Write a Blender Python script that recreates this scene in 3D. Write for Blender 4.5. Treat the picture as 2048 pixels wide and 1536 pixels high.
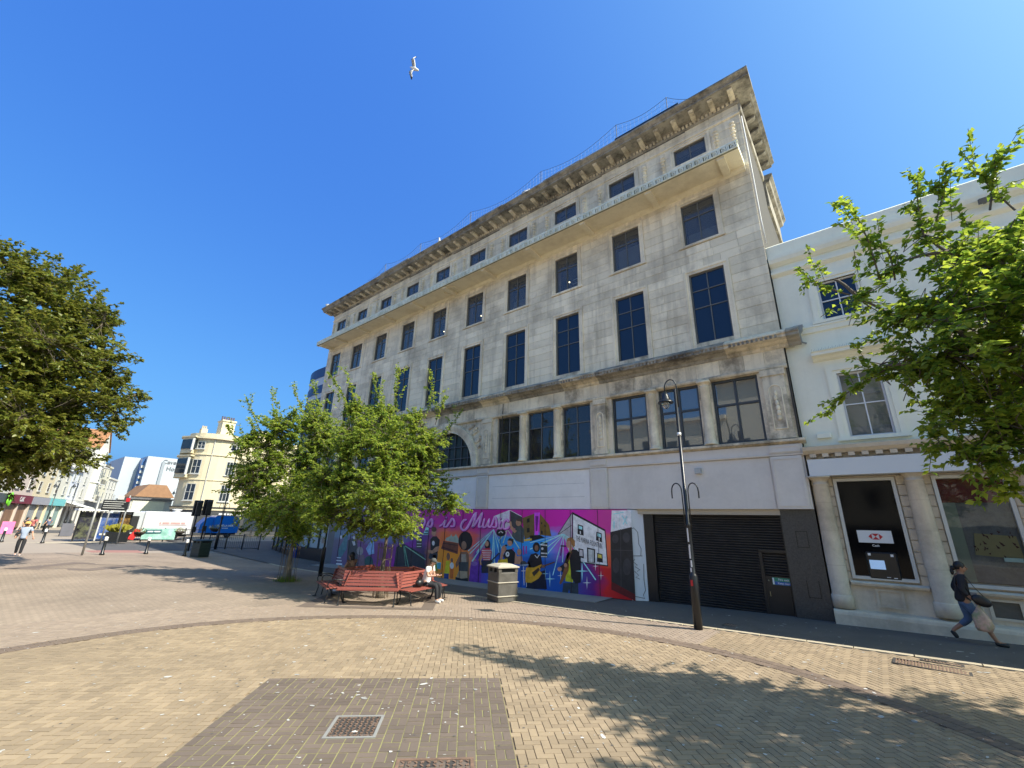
import bpy, bmesh, math, random
import numpy as np
from math import sin, cos, pi, radians, sqrt, atan2, hypot
from mathutils import Vector, Matrix

random.seed(7)
rng = np.random.default_rng(7)
for o in list(bpy.data.objects):
    bpy.data.objects.remove(o)
scene = bpy.context.scene
COL = scene.collection

# ------------------------------------------------------------------ camera
CAM = np.array([3.333, -15.546, 2.352])
FPX = 847.5064                       # focal length in pixels of the 2048 px wide photograph
YAW, PITCH, ROLL = radians(-39.77), radians(18.158), radians(1.511)
_fw = np.array([sin(YAW) * cos(PITCH), cos(YAW) * cos(PITCH), sin(PITCH)])
_ri = np.array([cos(YAW), -sin(YAW), 0.0])
_up = np.cross(_ri, _fw)
CR = cos(ROLL) * _ri + sin(ROLL) * _up
CU = -sin(ROLL) * _ri + cos(ROLL) * _up
cd = bpy.data.cameras.new('camera')
cam = bpy.data.objects.new('camera', cd)
COL.objects.link(cam)
cd.sensor_width = 36.0
cd.sensor_fit = 'HORIZONTAL'
cd.lens = FPX / 2048 * 36.0
cd.clip_start = 0.05
cd.clip_end = 2000
cam.matrix_world = Matrix(((CR[0], CU[0], -_fw[0], CAM[0]), (CR[1], CU[1], -_fw[1], CAM[1]),
                           (CR[2], CU[2], -_fw[2], CAM[2]), (0, 0, 0, 1)))
scene.camera = cam

# ------------------------------------------------------------------ sky, sun, exposure
SUNV = np.array([0.90, 0.253, 1.0])
SUNV = SUNV / np.linalg.norm(SUNV)
world = bpy.data.worlds.new('World')
scene.world = world
world.use_nodes = True
nt = world.node_tree
sky = nt.nodes.new('ShaderNodeTexSky')
sky.sky_type = 'NISHITA'
sky.sun_disc = False
sky.sun_elevation = math.asin(SUNV[2])
sky.sun_rotation = atan2(SUNV[0], SUNV[1])
sky.altitude = 0
sky.air_density = 1.0
sky.dust_density = 4.5
sky.ozone_density = 2.0
bg = nt.nodes['Background']
bg.inputs['Strength'].default_value = 0.15
# the clear deep blue of the day: one tone curve per channel for the whole sky
_sc = nt.nodes.new('ShaderNodeSeparateColor'); _cc = nt.nodes.new('ShaderNodeCombineColor')
nt.links.new(sky.outputs['Color'], _sc.inputs[0])
for _i, (_g, _a) in enumerate(((1.05, .145), (.85, .355), (.36, 1.08))):
    _p = nt.nodes.new('ShaderNodeMath'); _p.operation = 'POWER'; _p.inputs[1].default_value = _g
    _m = nt.nodes.new('ShaderNodeMath'); _m.operation = 'MULTIPLY'; _m.inputs[1].default_value = _a
    nt.links.new(_sc.outputs[_i], _p.inputs[0]); nt.links.new(_p.outputs[0], _m.inputs[0]); nt.links.new(_m.outputs[0], _cc.inputs[_i])
nt.links.new(_cc.outputs[0], bg.inputs['Color'])
sd = bpy.data.lights.new('sun', 'SUN')
sd.energy = 2.2
sd.angle = radians(0.53)
sd.color = (1.0, 0.94, 0.84)
sun = bpy.data.objects.new('sun', sd)
COL.objects.link(sun)
sun.rotation_euler = Vector(SUNV).to_track_quat('Z', 'Y').to_euler()
sun.location = (20, 10, 40)
scene.view_settings.view_transform = 'Standard'
scene.view_settings.look = 'None'
scene.view_settings.exposure = 1.9
scene.view_settings.gamma = 1.0
scene.view_settings.use_curve_mapping = False
scene.render.engine = 'CYCLES'
scene.render.resolution_x, scene.render.resolution_y = 1024, 768
scene.cycles.max_bounces = 8
scene.cycles.diffuse_bounces = 4
scene.cycles.transparent_max_bounces = 12

# ------------------------------------------------------------------ survey helpers (photo survey -> metres)
def _ray(u, v):
    return CR * ((u - 1024) / FPX) + CU * ((768 - v) / FPX) + _fw
def onp(u, v, axis, val):
    d = _ray(u, v)
    return CAM + d * ((val - CAM[axis]) / d[axis])
def W(u, v, y=0.0):
    p = onp(u, v, 1, y)
    return float(p[0]), float(p[2])
def smooth(a, b, x):
    t = min(max((x - a) / (b - a), 0.0), 1.0)
    return t * t * (3 - 2 * t)
_KX = [-52, -45, -29, -24, -17, -12, -7.2, -3.6, 1, 5.4, 10]
_KZ = [0, -.12, -.36, -.42, -.33, -.28, -.19, -.10, .02, .12, .2]
def gz(x, y):
    """height of the paved ground: it falls gently along the shop fronts"""
    s = smooth(-13, -3, y)
    if s == 0: return 0.0
    return float(np.interp(x, _KX, _KZ)) * s
def GP(u, v, h=0.0):
    z = 0.0
    for _ in range(25):
        p = onp(u, v, 2, z + h)
        z = gz(p[0], p[1])
    return float(p[0]), float(p[1])

# ------------------------------------------------------------------ mesh builder
class MB:
    def __init__(s):
        s.v = []; s.f = []
    def add(s, vs, fs):
        n = len(s.v)
        s.v += [tuple(map(float, p)) for p in vs]
        s.f += [tuple(i + n for i in f) for f in fs]
        return s
    def box(s, x0, x1, y0, y1, z0, z1):
        return s.add([(x0, y0, z0), (x1, y0, z0), (x1, y1, z0), (x0, y1, z0), (x0, y0, z1), (x1, y0, z1), (x1, y1, z1), (x0, y1, z1)],
                     [(0, 3, 2, 1), (4, 5, 6, 7), (0, 1, 5, 4), (1, 2, 6, 5), (2, 3, 7, 6), (3, 0, 4, 7)])
    def cham(s, x0, x1, y0, y1, z0, z1, c=.01):
        """block with chamfered front (the -Y face), no back"""
        return s.add([(x0, y1, z0), (x1, y1, z0), (x1, y1, z1), (x0, y1, z1), (x0, y0 + c, z0), (x1, y0 + c, z0), (x1, y0 + c, z1), (x0, y0 + c, z1),
                      (x0 + c, y0, z0 + c), (x1 - c, y0, z0 + c), (x1 - c, y0, z1 - c), (x0 + c, y0, z1 - c)],
                     [(8, 9, 10, 11), (4, 5, 9, 8), (5, 6, 10, 9), (6, 7, 11, 10), (7, 4, 8, 11), (0, 1, 5, 4), (1, 2, 6, 5), (2, 3, 7, 6), (3, 0, 4, 7)])
    def bbox(s, x0, x1, y0, y1, z0, z1, b=.01):
        """box with bevelled edges all round (octagonal prism look, 26 faces kept to 18)"""
        b = min(b, .45 * (x1 - x0), .45 * (y1 - y0), .45 * (z1 - z0))
        vs = []; fs = []
        X = ((x0, x0 + b), (x1, x1 - b)); Y = ((y0, y0 + b), (y1, y1 - b)); Z = ((z0, z0 + b), (z1, z1 - b))
        idx = {}
        for i in range(2):
            for j in range(2):
                for k in range(2):
                    for a in range(3):
                        idx[(i, j, k, a)] = len(vs)
                        vs.append((X[i][0] if a == 0 else X[i][1], Y[j][0] if a == 1 else Y[j][1], Z[k][0] if a == 2 else Z[k][1]))
        for i in range(2):
            q = [idx[(i, j, k, 0)] for j, k in ((0, 0), (1, 0), (1, 1), (0, 1))]; fs.append(q if i else q[::-1])
            q = [idx[(j, i, k, 1)] for j, k in ((0, 0), (0, 1), (1, 1), (1, 0))]; fs.append(q if i else q[::-1])
            q = [idx[(j, k, i, 2)] for j, k in ((0, 0), (1, 0), (1, 1), (0, 1))]; fs.append(q if i else q[::-1])
        for i in range(2):
            for j in range(2):
                q = [idx[(i, j, 0, 0)], idx[(i, j, 1, 0)], idx[(i, j, 1, 1)], idx[(i, j, 0, 1)]]; fs.append(q if (i + j) % 2 else q[::-1])
                q = [idx[(i, 0, j, 0)], idx[(i, 1, j, 0)], idx[(i, 1, j, 2)], idx[(i, 0, j, 2)]]; fs.append(q[::-1] if (i + j) % 2 else q)
                q = [idx[(0, i, j, 1)], idx[(1, i, j, 1)], idx[(1, i, j, 2)], idx[(0, i, j, 2)]]; fs.append(q if (i + j) % 2 else q[::-1])
        for i in range(2):
            for j in range(2):
                for k in range(2):
                    q = [idx[(i, j, k, a)] for a in range(3)]; fs.append(q if (i + j + k) % 2 else q[::-1])
        return s.add(vs, fs)
    def obox(s, c, size, rz=0, rx=0, ry=0):
        m = Matrix.Rotation(rz, 3, 'Z') @ Matrix.Rotation(ry, 3, 'Y') @ Matrix.Rotation(rx, 3, 'X')
        h = [a / 2 for a in size]
        vs = [m @ Vector((sx * h[0], sy * h[1], sz * h[2])) + Vector(c) for sz in (-1, 1) for sx, sy in ((-1, -1), (1, -1), (1, 1), (-1, 1))]
        return s.add(vs, [(0, 3, 2, 1), (4, 5, 6, 7), (0, 1, 5, 4), (1, 2, 6, 5), (2, 3, 7, 6), (3, 0, 4, 7)])
    def prism(s, poly, axis, lo, hi):
        """extrude a 2D polygon: axis 0 -> poly is (y,z), 1 -> (x,z), 2 -> (x,y)"""
        def P(a, b, t): return (t, a, b) if axis == 0 else (a, t, b) if axis == 1 else (a, b, t)
        n = len(poly)
        vs = [P(a, b, lo) for a, b in poly] + [P(a, b, hi) for a, b in poly]
        fs = [tuple(range(n - 1, -1, -1)), tuple(range(n, 2 * n))] + [(i, (i + 1) % n, (i + 1) % n + n, i + n) for i in range(n)]
        return s.add(vs, fs)
    def sweep(s, prof, x0, x1):
        """run a (y,z) moulding profile along X"""
        return s.prism(prof, 0, x0, x1)
    def tube(s, pts, rad, n=8, cap=True):
        pts = [Vector(p) for p in pts]
        if not hasattr(rad, '__len__'): rad = [rad] * len(pts)
        vs = []; up = None
        for i, p in enumerate(pts):
            d = (pts[min(i + 1, len(pts) - 1)] - pts[max(i - 1, 0)])
            if d.length < 1e-9: d = Vector((0, 0, 1))
            d.normalize()
            if up is None:
                up = d.orthogonal().normalized()
            else:
                up = (up - d * up.dot(d))
                up = up.normalized() if up.length > 1e-6 else d.orthogonal().normalized()
            b = d.cross(up)
            for k in range(n):
                a = 2 * pi * k / n
                vs.append(p + (up * cos(a) + b * sin(a)) * rad[i])
        fs = []
        for i in range(len(pts) - 1):
            for k in range(n):
                a, b = i * n + k, i * n + (k + 1) % n
                fs.append((a, b, b + n, a + n))
        if cap:
            fs.append(tuple(range(n - 1, -1, -1))); m = (len(pts) - 1) * n
            fs.append(tuple(range(m, m + n)))
        return s.add(vs, fs)
    def lathe(s, prof, c=(0, 0, 0), n=16, a0=0, a1=2 * pi):
        full = abs(a1 - a0 - 2 * pi) < 1e-6
        m = n if full else n + 1
        vs = []
        for r, z in prof:
            for k in range(m):
                a = a0 + (a1 - a0) * k / n
                vs.append((c[0] + r * cos(a), c[1] + r * sin(a), c[2] + z))
        fs = []
        for i in range(len(prof) - 1):
            for k in range(n):
                a, b = i * m + k, i * m + (k + 1) % m
                fs.append((a, b, b + m, a + m))
        if full:
            fs.append(tuple(range(n - 1, -1, -1))); q = (len(prof) - 1) * m
            fs.append(tuple(range(q, q + n)))
        return s.add(vs, fs)
    def ell(s, c, r, n=12, m=8, rot=None):
        vs = []; fs = []
        for i in range(m + 1):
            t = pi * i / m
            for k in range(n):
                a = 2 * pi * k / n
                p = Vector((r[0] * sin(t) * cos(a), r[1] * sin(t) * sin(a), r[2] * cos(t)))
                if rot: p = rot @ p
                vs.append(p + Vector(c))
        for i in range(m):
            for k in range(n):
                a, b = i * n + k, i * n + (k + 1) % n
                fs.append((a, a + n, b + n, b))
        return s.add(vs, fs)
    def sheet(s, pts, z=0.0):
        """flat polygon at heights following the ground"""
        return s.add([(x, y, gz(x, y) + z) for x, y in pts], [tuple(range(len(pts)))])
    def build(s, name, mat, parent=None, smooth=False, local=False, mods=None):
        me = bpy.data.meshes.new(name)
        vs = s.v
        if parent is not None and not local:
            o = parent.get('_o')
            if o is not None:
                vs = [(a - o[0], b - o[1], c - o[2]) for a, b, c in vs]
        me.from_pydata(vs, [], s.f)
        me.materials.append(mat)
        if smooth:
            me.polygons.foreach_set('use_smooth', [True] * len(me.polygons))
        me.update()
        ob = bpy.data.objects.new(name, me)
        COL.objects.link(ob)
        if parent is not None: ob.parent = parent
        return ob

ORG = []
def thing(name, label, cat, loc=(0, 0, 0), rz=0.0, group=None, world_coords=False):
    """an Empty at a thing's base; with world_coords its parts are given in world metres"""
    o = bpy.data.objects.new(name, None)
    COL.objects.link(o)
    o.empty_display_size = .3
    o.location = loc
    o.rotation_euler = (0, 0, rz)
    o['label'] = label
    o['category'] = cat
    if group: o['group'] = group
    if world_coords:
        o['_o'] = tuple(map(float, loc)); ORG.append(o)
    return o
def tag(o, label, cat, group=None):
    o['label'] = label; o['category'] = cat
    if group: o['group'] = group
    return o
def struct(o):
    o['kind'] = 'structure'; return o
def stuff(o):
    o['kind'] = 'stuff'; return o
def copy_tree(o, parent=None):
    c = o.copy(); COL.objects.link(c); c.parent = parent
    for ch in o.children:
        copy_tree(ch, c)
    return c
def place(o, loc, rz=None):
    o.location = loc
    if rz is not None: o.rotation_euler = (0, 0, rz)
    return o

# ------------------------------------------------------------------ materials
MATS = {}
def mat(name, col, rough=.6, var=.12, scale=2.5, bump=0.0, bscale=60, metal=0.0, spec=.5, orand=.0, dirt=None, dscale=.6, damt=.5,
        streak=0.0, coat=0.0, emit=None, estr=0.0, irand=0.0, detail=6):
    """procedural material: colour with two scales of noise, optional stains, streaks, per-piece variation and fine relief"""
    if name in MATS: return MATS[name]
    m = bpy.data.materials.new(name); MATS[name] = m
    m.use_nodes = True
    n = m.node_tree.nodes; L = m.node_tree.links
    b = n['Principled BSDF']
    geo = n.new('ShaderNodeNewGeometry')
    def noise(sc, det=6, vec=None, rough=.6):
        t = n.new('ShaderNodeTexNoise'); t.inputs['Scale'].default_value = sc; t.inputs['Detail'].default_value = det
        t.inputs['Roughness'].default_value = rough
        L.new(vec or geo.outputs['Position'], t.inputs['Vector']); return t.outputs['Fac']
    def math_(op, a, b_):
        t = n.new('ShaderNodeMath'); t.operation = op
        for i, q in enumerate((a, b_)):
            if isinstance(q, (int, float)): t.inputs[i].default_value = q
            else: L.new(q, t.inputs[i])
        return t.outputs[0]
    def mixc(fac, a, b_, mode='MIX'):
        t = n.new('ShaderNodeMix'); t.data_type = 'RGBA'; t.blend_type = mode
        for i, q in ((0, fac), (6, a), (7, b_)):
            if isinstance(q, (int, float)): t.inputs[i].default_value = q
            elif isinstance(q, tuple): t.inputs[i].default_value = (*q[:3], 1)
            else: L.new(q, t.inputs[i])
        return t.outputs[2]
    f = math_('SUBTRACT', noise(scale, detail), .5)
    k = math_('MULTIPLY_ADD', f, var * 3.0); k.node.inputs[2].default_value = 1.0
    f2 = math_('MULTIPLY', math_('SUBTRACT', noise(scale * 14, 3), .5), var * 1.3)
    k = math_('ADD', k, f2)
    if orand or irand:
        oi = n.new('ShaderNodeObjectInfo')
        r = math_('FRACT', math_('ADD', oi.outputs['Random'], geo.outputs['Random Per Island']), 0)
        k = math_('ADD', k, math_('MULTIPLY', math_('SUBTRACT', r, .5), 2 * max(orand, irand)))
    g = n.new('ShaderNodeCombineColor')
    for i in range(3): L.new(k, g.inputs[i])
    c = mixc(1.0, tuple(col), g.outputs[0], 'MULTIPLY')
    if dirt is not None:
        d = n.new('ShaderNodeMapRange'); d.inputs[1].default_value = .46; d.inputs[2].default_value = .66
        L.new(noise(dscale, 8, rough=.7), d.inputs[0])
        c = mixc(math_('MULTIPLY', d.outputs[0], damt), c, tuple(dirt))
    if streak:
        mp = n.new('ShaderNodeMapping'); mp.inputs['Scale'].default_value = (3.2, 3.2, .22)
        L.new(geo.outputs['Position'], mp.inputs[0])
        d = n.new('ShaderNodeMapRange'); d.inputs[1].default_value = .5; d.inputs[2].default_value = .72
        L.new(noise(1.0, 6, mp.outputs[0], .65), d.inputs[0])
        c = mixc(math_('MULTIPLY', d.outputs[0], streak), c, tuple(dirt or (.08, .075, .065)))
    L.new(c, b.inputs['Base Color'])
    b.inputs['Roughness'].default_value = rough
    b.inputs['Metallic'].default_value = metal
    b.inputs['Specular IOR Level'].default_value = spec
    if coat: b.inputs['Coat Weight'].default_value = coat
    if bump:
        bp = n.new('ShaderNodeBump'); bp.inputs['Strength'].default_value = min(1, bump); bp.inputs['Distance'].default_value = .01
        L.new(noise(bscale, 4), bp.inputs['Height']); L.new(bp.outputs[0], b.inputs['Normal'])
    if emit:
        b.inputs['Emission Color'].default_value = (*emit, 1); b.inputs['Emission Strength'].default_value = estr
    return m
def glass(name, tint=(.02, .025, .03), see=.0, rough=.02, ior=1.5):
    """window glass: dark glossy pane; with see > 0 part of the light passes straight through"""
    if name in MATS: return MATS[name]
    m = bpy.data.materials.new(name); MATS[name] = m
    m.use_nodes = True
    n = m.node_tree.nodes; L = m.node_tree.links
    b = n['Principled BSDF']
    geo = n.new('ShaderNodeNewGeometry')
    t = n.new('ShaderNodeTexNoise'); t.inputs['Scale'].default_value = 1.1; t.inputs['Detail'].default_value = 1
    L.new(geo.outputs['Position'], t.inputs['Vector'])
    bp = n.new('ShaderNodeBump'); bp.inputs['Strength'].default_value = .05; bp.inputs['Distance'].default_value = .05
    L.new(t.outputs['Fac'], bp.inputs['Height']); L.new(bp.outputs[0], b.inputs['Normal'])
    b.inputs['Base Color'].default_value = (*tint, 1)
    b.inputs['Roughness'].default_value = rough
    b.inputs['IOR'].default_value = ior
    if see:
        tr = n.new('ShaderNodeBsdfTransparent'); tr.inputs[0].default_value = (.85, .9, .9, 1)
        gl = n.new('ShaderNodeBsdfGlossy'); gl.inputs['Roughness'].default_value = rough
        L.new(bp.outputs[0], gl.inputs['Normal'])
        fr = n.new('ShaderNodeFresnel'); fr.inputs['IOR'].default_value = ior
        m1 = n.new('ShaderNodeMixShader'); m1.inputs[0].default_value = see
        L.new(b.outputs[0], m1.inputs[1]); L.new(tr.outputs[0], m1.inputs[2])
        m2 = n.new('ShaderNodeMixShader')
        L.new(fr.outputs[0], m2.inputs[0]); L.new(m1.outputs[0], m2.inputs[1]); L.new(gl.outputs[0], m2.inputs[2])
        L.new(m2.outputs[0], n['Material Output'].inputs['Surface'])
    return m

STONE = mat('limestone', (.87, .76, .56), .85, .1, .9, .25, 30, irand=.12, dirt=(.36, .295, .205), dscale=.6, damt=.6, streak=.55)
STONE2 = mat('limestone_weathered', (.74, .64, .47), .88, .18, 1.3, .35, 35, dirt=(.13, .105, .075), dscale=1.1, damt=.75, streak=.6)
STONE_D = mat('limestone_sooty_shaded', (.36, .325, .262), .9, .22, 1.5, .4, 35, dirt=(.06, .053, .044), dscale=1.4, damt=.9, streak=.65)  # soot tone, deepened so the colour also carries shade under the cornice
JOINT = mat('stone_joint', (.42, .345, .24), .9, .1, 3)
RENDER_G = mat('side_render', (.065, .058, .05), .9, .15, .8, .3, 30, dirt=(.05, .045, .04), damt=.6, streak=.3)
FRAME = mat('steel_window_frame', (.045, .052, .058), .5, .1, 8)
FRAME_T = mat('timber_window_frame', (.13, .13, .12), .6, .15, 8)
GREYP = mat('grey_fascia_paint', (.70, .66, .60), .55, .05, .7, .05, 20, dirt=(.42, .39, .35), damt=.3, streak=.12)
WHITEP = mat('white_fascia_panel', (.88, .86, .82), .5, .04, .8, .1, 12, dirt=(.6, .57, .52), damt=.25, dscale=1.2)
BLACKM = mat('black_paint', (.012, .013, .015), .35, .2, 6, .05, 80)
BLACKS = mat('black_shutter', (.016, .016, .017), .45, .3, 2.0, .1, 60, dirt=(.05, .046, .042), damt=.45, dscale=1.6)
STUCCO = mat('cream_stucco', (.88, .86, .70), .8, .03, .8, .15, 60, dirt=(.6, .57, .45), damt=.25, streak=.16)
BANKSTONE = mat('bank_stone', (.64, .56, .43), .85, .1, 1.6, .25, 40, dirt=(.27, .23, .165), damt=.5, dscale=1.0, streak=.25, irand=.06)
WHITEM = mat('white_paint', (.76, .76, .75), .45, .03, 2)
NAVYG = glass('blacked_out_glass', (.012, .022, .045), 0, .03)
CLEARG = glass('old_clear_glass', (.13, .14, .145), .5, .03)
REFLG = glass('reflecting_glass', (.10, .105, .10), 0, .02, 2.2)
DARKIN = mat('dark_interior', (.02, .021, .023), .9, .2, 1)
# ================================================================== GROUND
TAN = mat('tan_paver', (.30, .226, .142), .85, .12, 1.1, .35, 160, irand=.16, dirt=(.20, .152, .098), dscale=.4, damt=.55)
PINK = mat('pink_tan_paver', (.295, .228, .17), .85, .10, 1.0, .3, 160, irand=.10, dirt=(.23, .175, .13), dscale=.3, damt=.45)
GREYB = mat('grey_brown_paver', (.145, .11, .086), .85, .12, 1.3, .35, 160, irand=.16, dirt=(.12, .095, .075), dscale=.5, damt=.5)
RINGB = mat('ring_paver', (.16, .116, .086), .85, .12, 1.3, .35, 160, irand=.12, dirt=(.16, .12, .085), dscale=.5, damt=.5)
BEDT = mat('dark_joint_sand', (.20, .148, .095), .95, .25, 4)
BEDG = mat('mossy_joint', (.27, .255, .10), .95, .35, 3.0, dirt=(.13, .105, .07), dscale=2.2, damt=.9)
ASPH = mat('pavement_asphalt', (.105, .098, .092), .9, .12, 1.2, .4, 120, dirt=(.06, .057, .053), dscale=.5, damt=.5)
ROADM = mat('road_asphalt', (.085, .08, .078), .9, .12, .5, .3, 60)
REDM = mat('red_road_surface', (.30, .15, .12), .9, .12, .6, .2, 60)
PALEP = mat('pale_far_paving', (.30, .245, .19), .9, .08, .4)
CONC = mat('concrete_apron', (.24, .235, .22), .9, .12, 1.5, .3, 60)
KERBM = mat('kerb_granite', (.46, .39, .27), .85, .1, 2, .3, 60, orand=.10)
def far_brick():
    m = bpy.data.materials.new('far_brick_paving'); m.use_nodes = True
    n = m.node_tree.nodes; L = m.node_tree.links; b = n['Principled BSDF']
    geo = n.new('ShaderNodeNewGeometry'); mp = n.new('ShaderNodeMapping')
    mp.inputs['Rotation'].default_value = (0, 0, radians(45)); L.new(geo.outputs['Position'], mp.inputs[0])
    br = n.new('ShaderNodeTexBrick'); br.inputs['Scale'].default_value = 1.0
    br.inputs['Brick Width'].default_value = .2; br.inputs['Row Height'].default_value = .1; br.inputs['Mortar Size'].default_value = .006
    br.inputs['Color1'].default_value = (.268, .206, .152, 1); br.inputs['Color2'].default_value = (.315, .245, .18, 1); br.inputs['Mortar'].default_value = (.13, .10, .07, 1)
    L.new(mp.outputs[0], br.inputs['Vector'])
    t = n.new('ShaderNodeTexNoise'); t.inputs['Scale'].default_value = .45; t.inputs['Detail'].default_value = 7
    L.new(geo.outputs['Position'], t.inputs['Vector'])
    r = n.new('ShaderNodeMapRange'); r.inputs[1].default_value = .3; r.inputs[2].default_value = .7; r.inputs[3].default_value = .78; r.inputs[4].default_value = 1.15
    L.new(t.outputs['Fac'], r.inputs[0])
    mx = n.new('ShaderNodeMix'); mx.data_type = 'RGBA'; mx.blend_type = 'MULTIPLY'; mx.inputs[0].default_value = 1
    cc = n.new('ShaderNodeCombineColor')
    for i in range(3): L.new(r.outputs[0], cc.inputs[i])
    L.new(br.outputs['Color'], mx.inputs[6]); L.new(cc.outputs[0], mx.inputs[7]); L.new(mx.outputs[2], b.inputs['Base Color'])
    b.inputs['Roughness'].default_value = .88
    return m
FARB = far_brick()

# big base sheet to the horizon (lies lowest)
m = MB(); xs = [-900, -300, -150, -100] + list(range(-70, 20, 2)) + [30, 60, 150, 600]; ys = [-600, -200, -80, -50] + list(range(-34, 14, 2)) + [30, 80, 300, 900]
for i, x in enumerate(xs):
    for y in ys: m.v.append((x, y, gz(x, y) - .04))
k = len(ys)
m.f = [(i * k + j, (i + 1) * k + j, (i + 1) * k + j + 1, i * k + j + 1) for i in range(len(xs) - 1) for j in range(k - 1)]
ground = struct(m.build('ground', PALEP))

CC = (-1.299, -12.947); RING = 7.80; RW = .40
SQC = (-1.79, -12.01); SQH = 1.765
def insq(x, y, e=0.0):
    a = ((x - SQC[0]) + (y - SQC[1])) / sqrt(2); b = ((x - SQC[0]) - (y - SQC[1])) / sqrt(2)
    return abs(a) < SQH + e and abs(b) < SQH + e
def inview(x, y, mg=260):
    d = np.array([x, y, 0]) - CAM; w = d @ _fw
    if w < .4: return False
    u = 1024 + FPX * (d @ CR) / w; v = 768 - FPX * (d @ CU) / w
    return -mg < u < 2048 + mg and v < 1536 + mg
NEAR = 14.5; CELL = .5; KERBY = -3.22
near = set()
bed = MB(); far = MB()
for i in range(-70, 28):
    for j in range(-68, 0):
        x0, y0 = i * CELL, j * CELL
        if y0 >= KERBY - .05: continue
        cx, cy = x0 + CELL / 2, y0 + CELL / 2
        y1 = min(y0 + CELL, KERBY)
        if hypot(cx - CAM[0], cy - CAM[1]) < NEAR and inview(cx, cy):
            near.add((i, j)); t, dz = bed, -.012
        else:
            t, dz = far, -.004
        t.add([(x, y, gz(x, y) + dz) for x, y in ((x0, y0), (x0 + CELL, y0), (x0 + CELL, y1), (x0, y1))], [(0, 1, 2, 3)])
near_d = {(i + a, j + b) for i, j in near for a in (-1, 0, 1) for b in (-1, 0, 1)}
plaza = struct(bed.build('plaza_paving', BEDT))
struct(far.build('plaza_paving_beyond', FARB))

def brick_mesh(l, w, h=.03, c=.003):
    a, b = l / 2, w / 2
    return MB().add([(-a, -b, -h), (a, -b, -h), (a, b, -h), (-a, b, -h), (-a + c, -b + c, 0), (a - c, -b + c, 0), (a - c, b - c, 0), (-a + c, b - c, 0)],
                    [(4, 5, 6, 7), (0, 1, 5, 4), (1, 2, 6, 5), (2, 3, 7, 6), (3, 0, 4, 7)])
def lay(parent, bricks, m, dz=0.0, l=.1965, w=.0965, keep=300, dzf=None):
    """bricks: (x, y, angle). The nearest ones in view become objects, the rest one joined part"""
    bricks = sorted(bricks, key=lambda q: hypot(q[0] - CAM[0], q[1] - CAM[1]) + (0 if inview(q[0], q[1], -10) else 100))
    proto = brick_mesh(l, w); me = None
    for x, y, a in bricks[:keep]:
        if me is None:
            ob = proto.build('brick', m); me = ob.data
        else:
            ob = bpy.data.objects.new('brick', me); COL.objects.link(ob)
        ob.parent = parent
        ob.location = (x, y, gz(x, y) + dz + random.uniform(-.0015, .0015))
        ob.rotation_euler = (random.uniform(-.006, .006), random.uniform(-.004, .004), a + random.uniform(-.008, .008))
    if len(bricks) > keep:
        q = np.array([(x, y, a + random.uniform(-.008, .008), gz(x, y) + dz + random.uniform(-.0015, .0015)) for x, y, a in bricks[keep:]])
        P = np.array(proto.v); c, s = np.cos(q[:, 2:3]), np.sin(q[:, 2:3])
        tx = rng.uniform(-.006, .006, (len(q), 1)); ty = rng.uniform(-.006, .006, (len(q), 1))
        X = q[:, 0:1] + P[:, 0] * c - P[:, 1] * s; Y = q[:, 1:2] + P[:, 0] * s + P[:, 1] * c
        Z = q[:, 3:4] + P[:, 2] + tx * P[:, 1] + ty * P[:, 0]
        mb = MB(); mb.v = np.stack([X, Y, Z], -1).reshape(-1, 3).tolist()
        nv = len(P); mb.f = [tuple(i * nv + k for k in f) for i in range(len(q)) for f in proto.f]
        ob = stuff(mb.build('bricks', m, parent)); return ob
# herringbone on the diagonal
R45 = radians(45); u_ = .1
tan_in, tan_out = [], []
for i in range(-220, 220):
    for j in range(-220, 220):
        k = (i - j) % 4
        if k == 0: bx, by, a = (i + 1) * u_, (j + .5) * u_, 0
        elif k == 2: bx, by, a = (i + .5) * u_, j * u_, pi / 2
        else: continue
        x = CC[0] + (bx * cos(R45) - by * sin(R45)); y = CC[1] + (bx * sin(R45) + by * cos(R45))
        if y > KERBY - .02 or (math.floor(x / CELL), math.floor(y / CELL)) not in near_d: continue
        d = hypot(x - CC[0], y - CC[1])
        if insq(x, y, -.02) or abs(d - RING) < RW / 2 - .02: continue
        (tan_in if d < RING or x > 0 else tan_out).append((x, y, a + R45))
lay(plaza, tan_in, TAN)
ob = None
q = lay(plaza, tan_out, PINK, keep=0)
# dark square of grey-brown pavers in basket weave, mossy joints
sqb = MB(); c4 = []
for sx, sy in ((-1, -1), (1, -1), (1, 1), (-1, 1)):
    a, b = sx * SQH, sy * SQH
    c4.append((SQC[0] + (a * cos(R45) - b * sin(R45)), SQC[1] + (a * sin(R45) + b * cos(R45))))
NS = 8
for i in range(NS + 1):
    for j in range(NS + 1):
        a, b = -SQH + 2 * SQH * i / NS, -SQH + 2 * SQH * j / NS
        x, y = SQC[0] + (a - b) / sqrt(2), SQC[1] + (a + b) / sqrt(2); sqb.v.append((x, y, gz(x, y) + .002))
sqb.f = [(i * (NS + 1) + j, (i + 1) * (NS + 1) + j, (i + 1) * (NS + 1) + j + 1, i * (NS + 1) + j + 1) for i in range(NS) for j in range(NS)]
square = struct(sqb.build('dark_paving_square', BEDG))
br = []
nb = 17; st = 2 * SQH / nb
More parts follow.
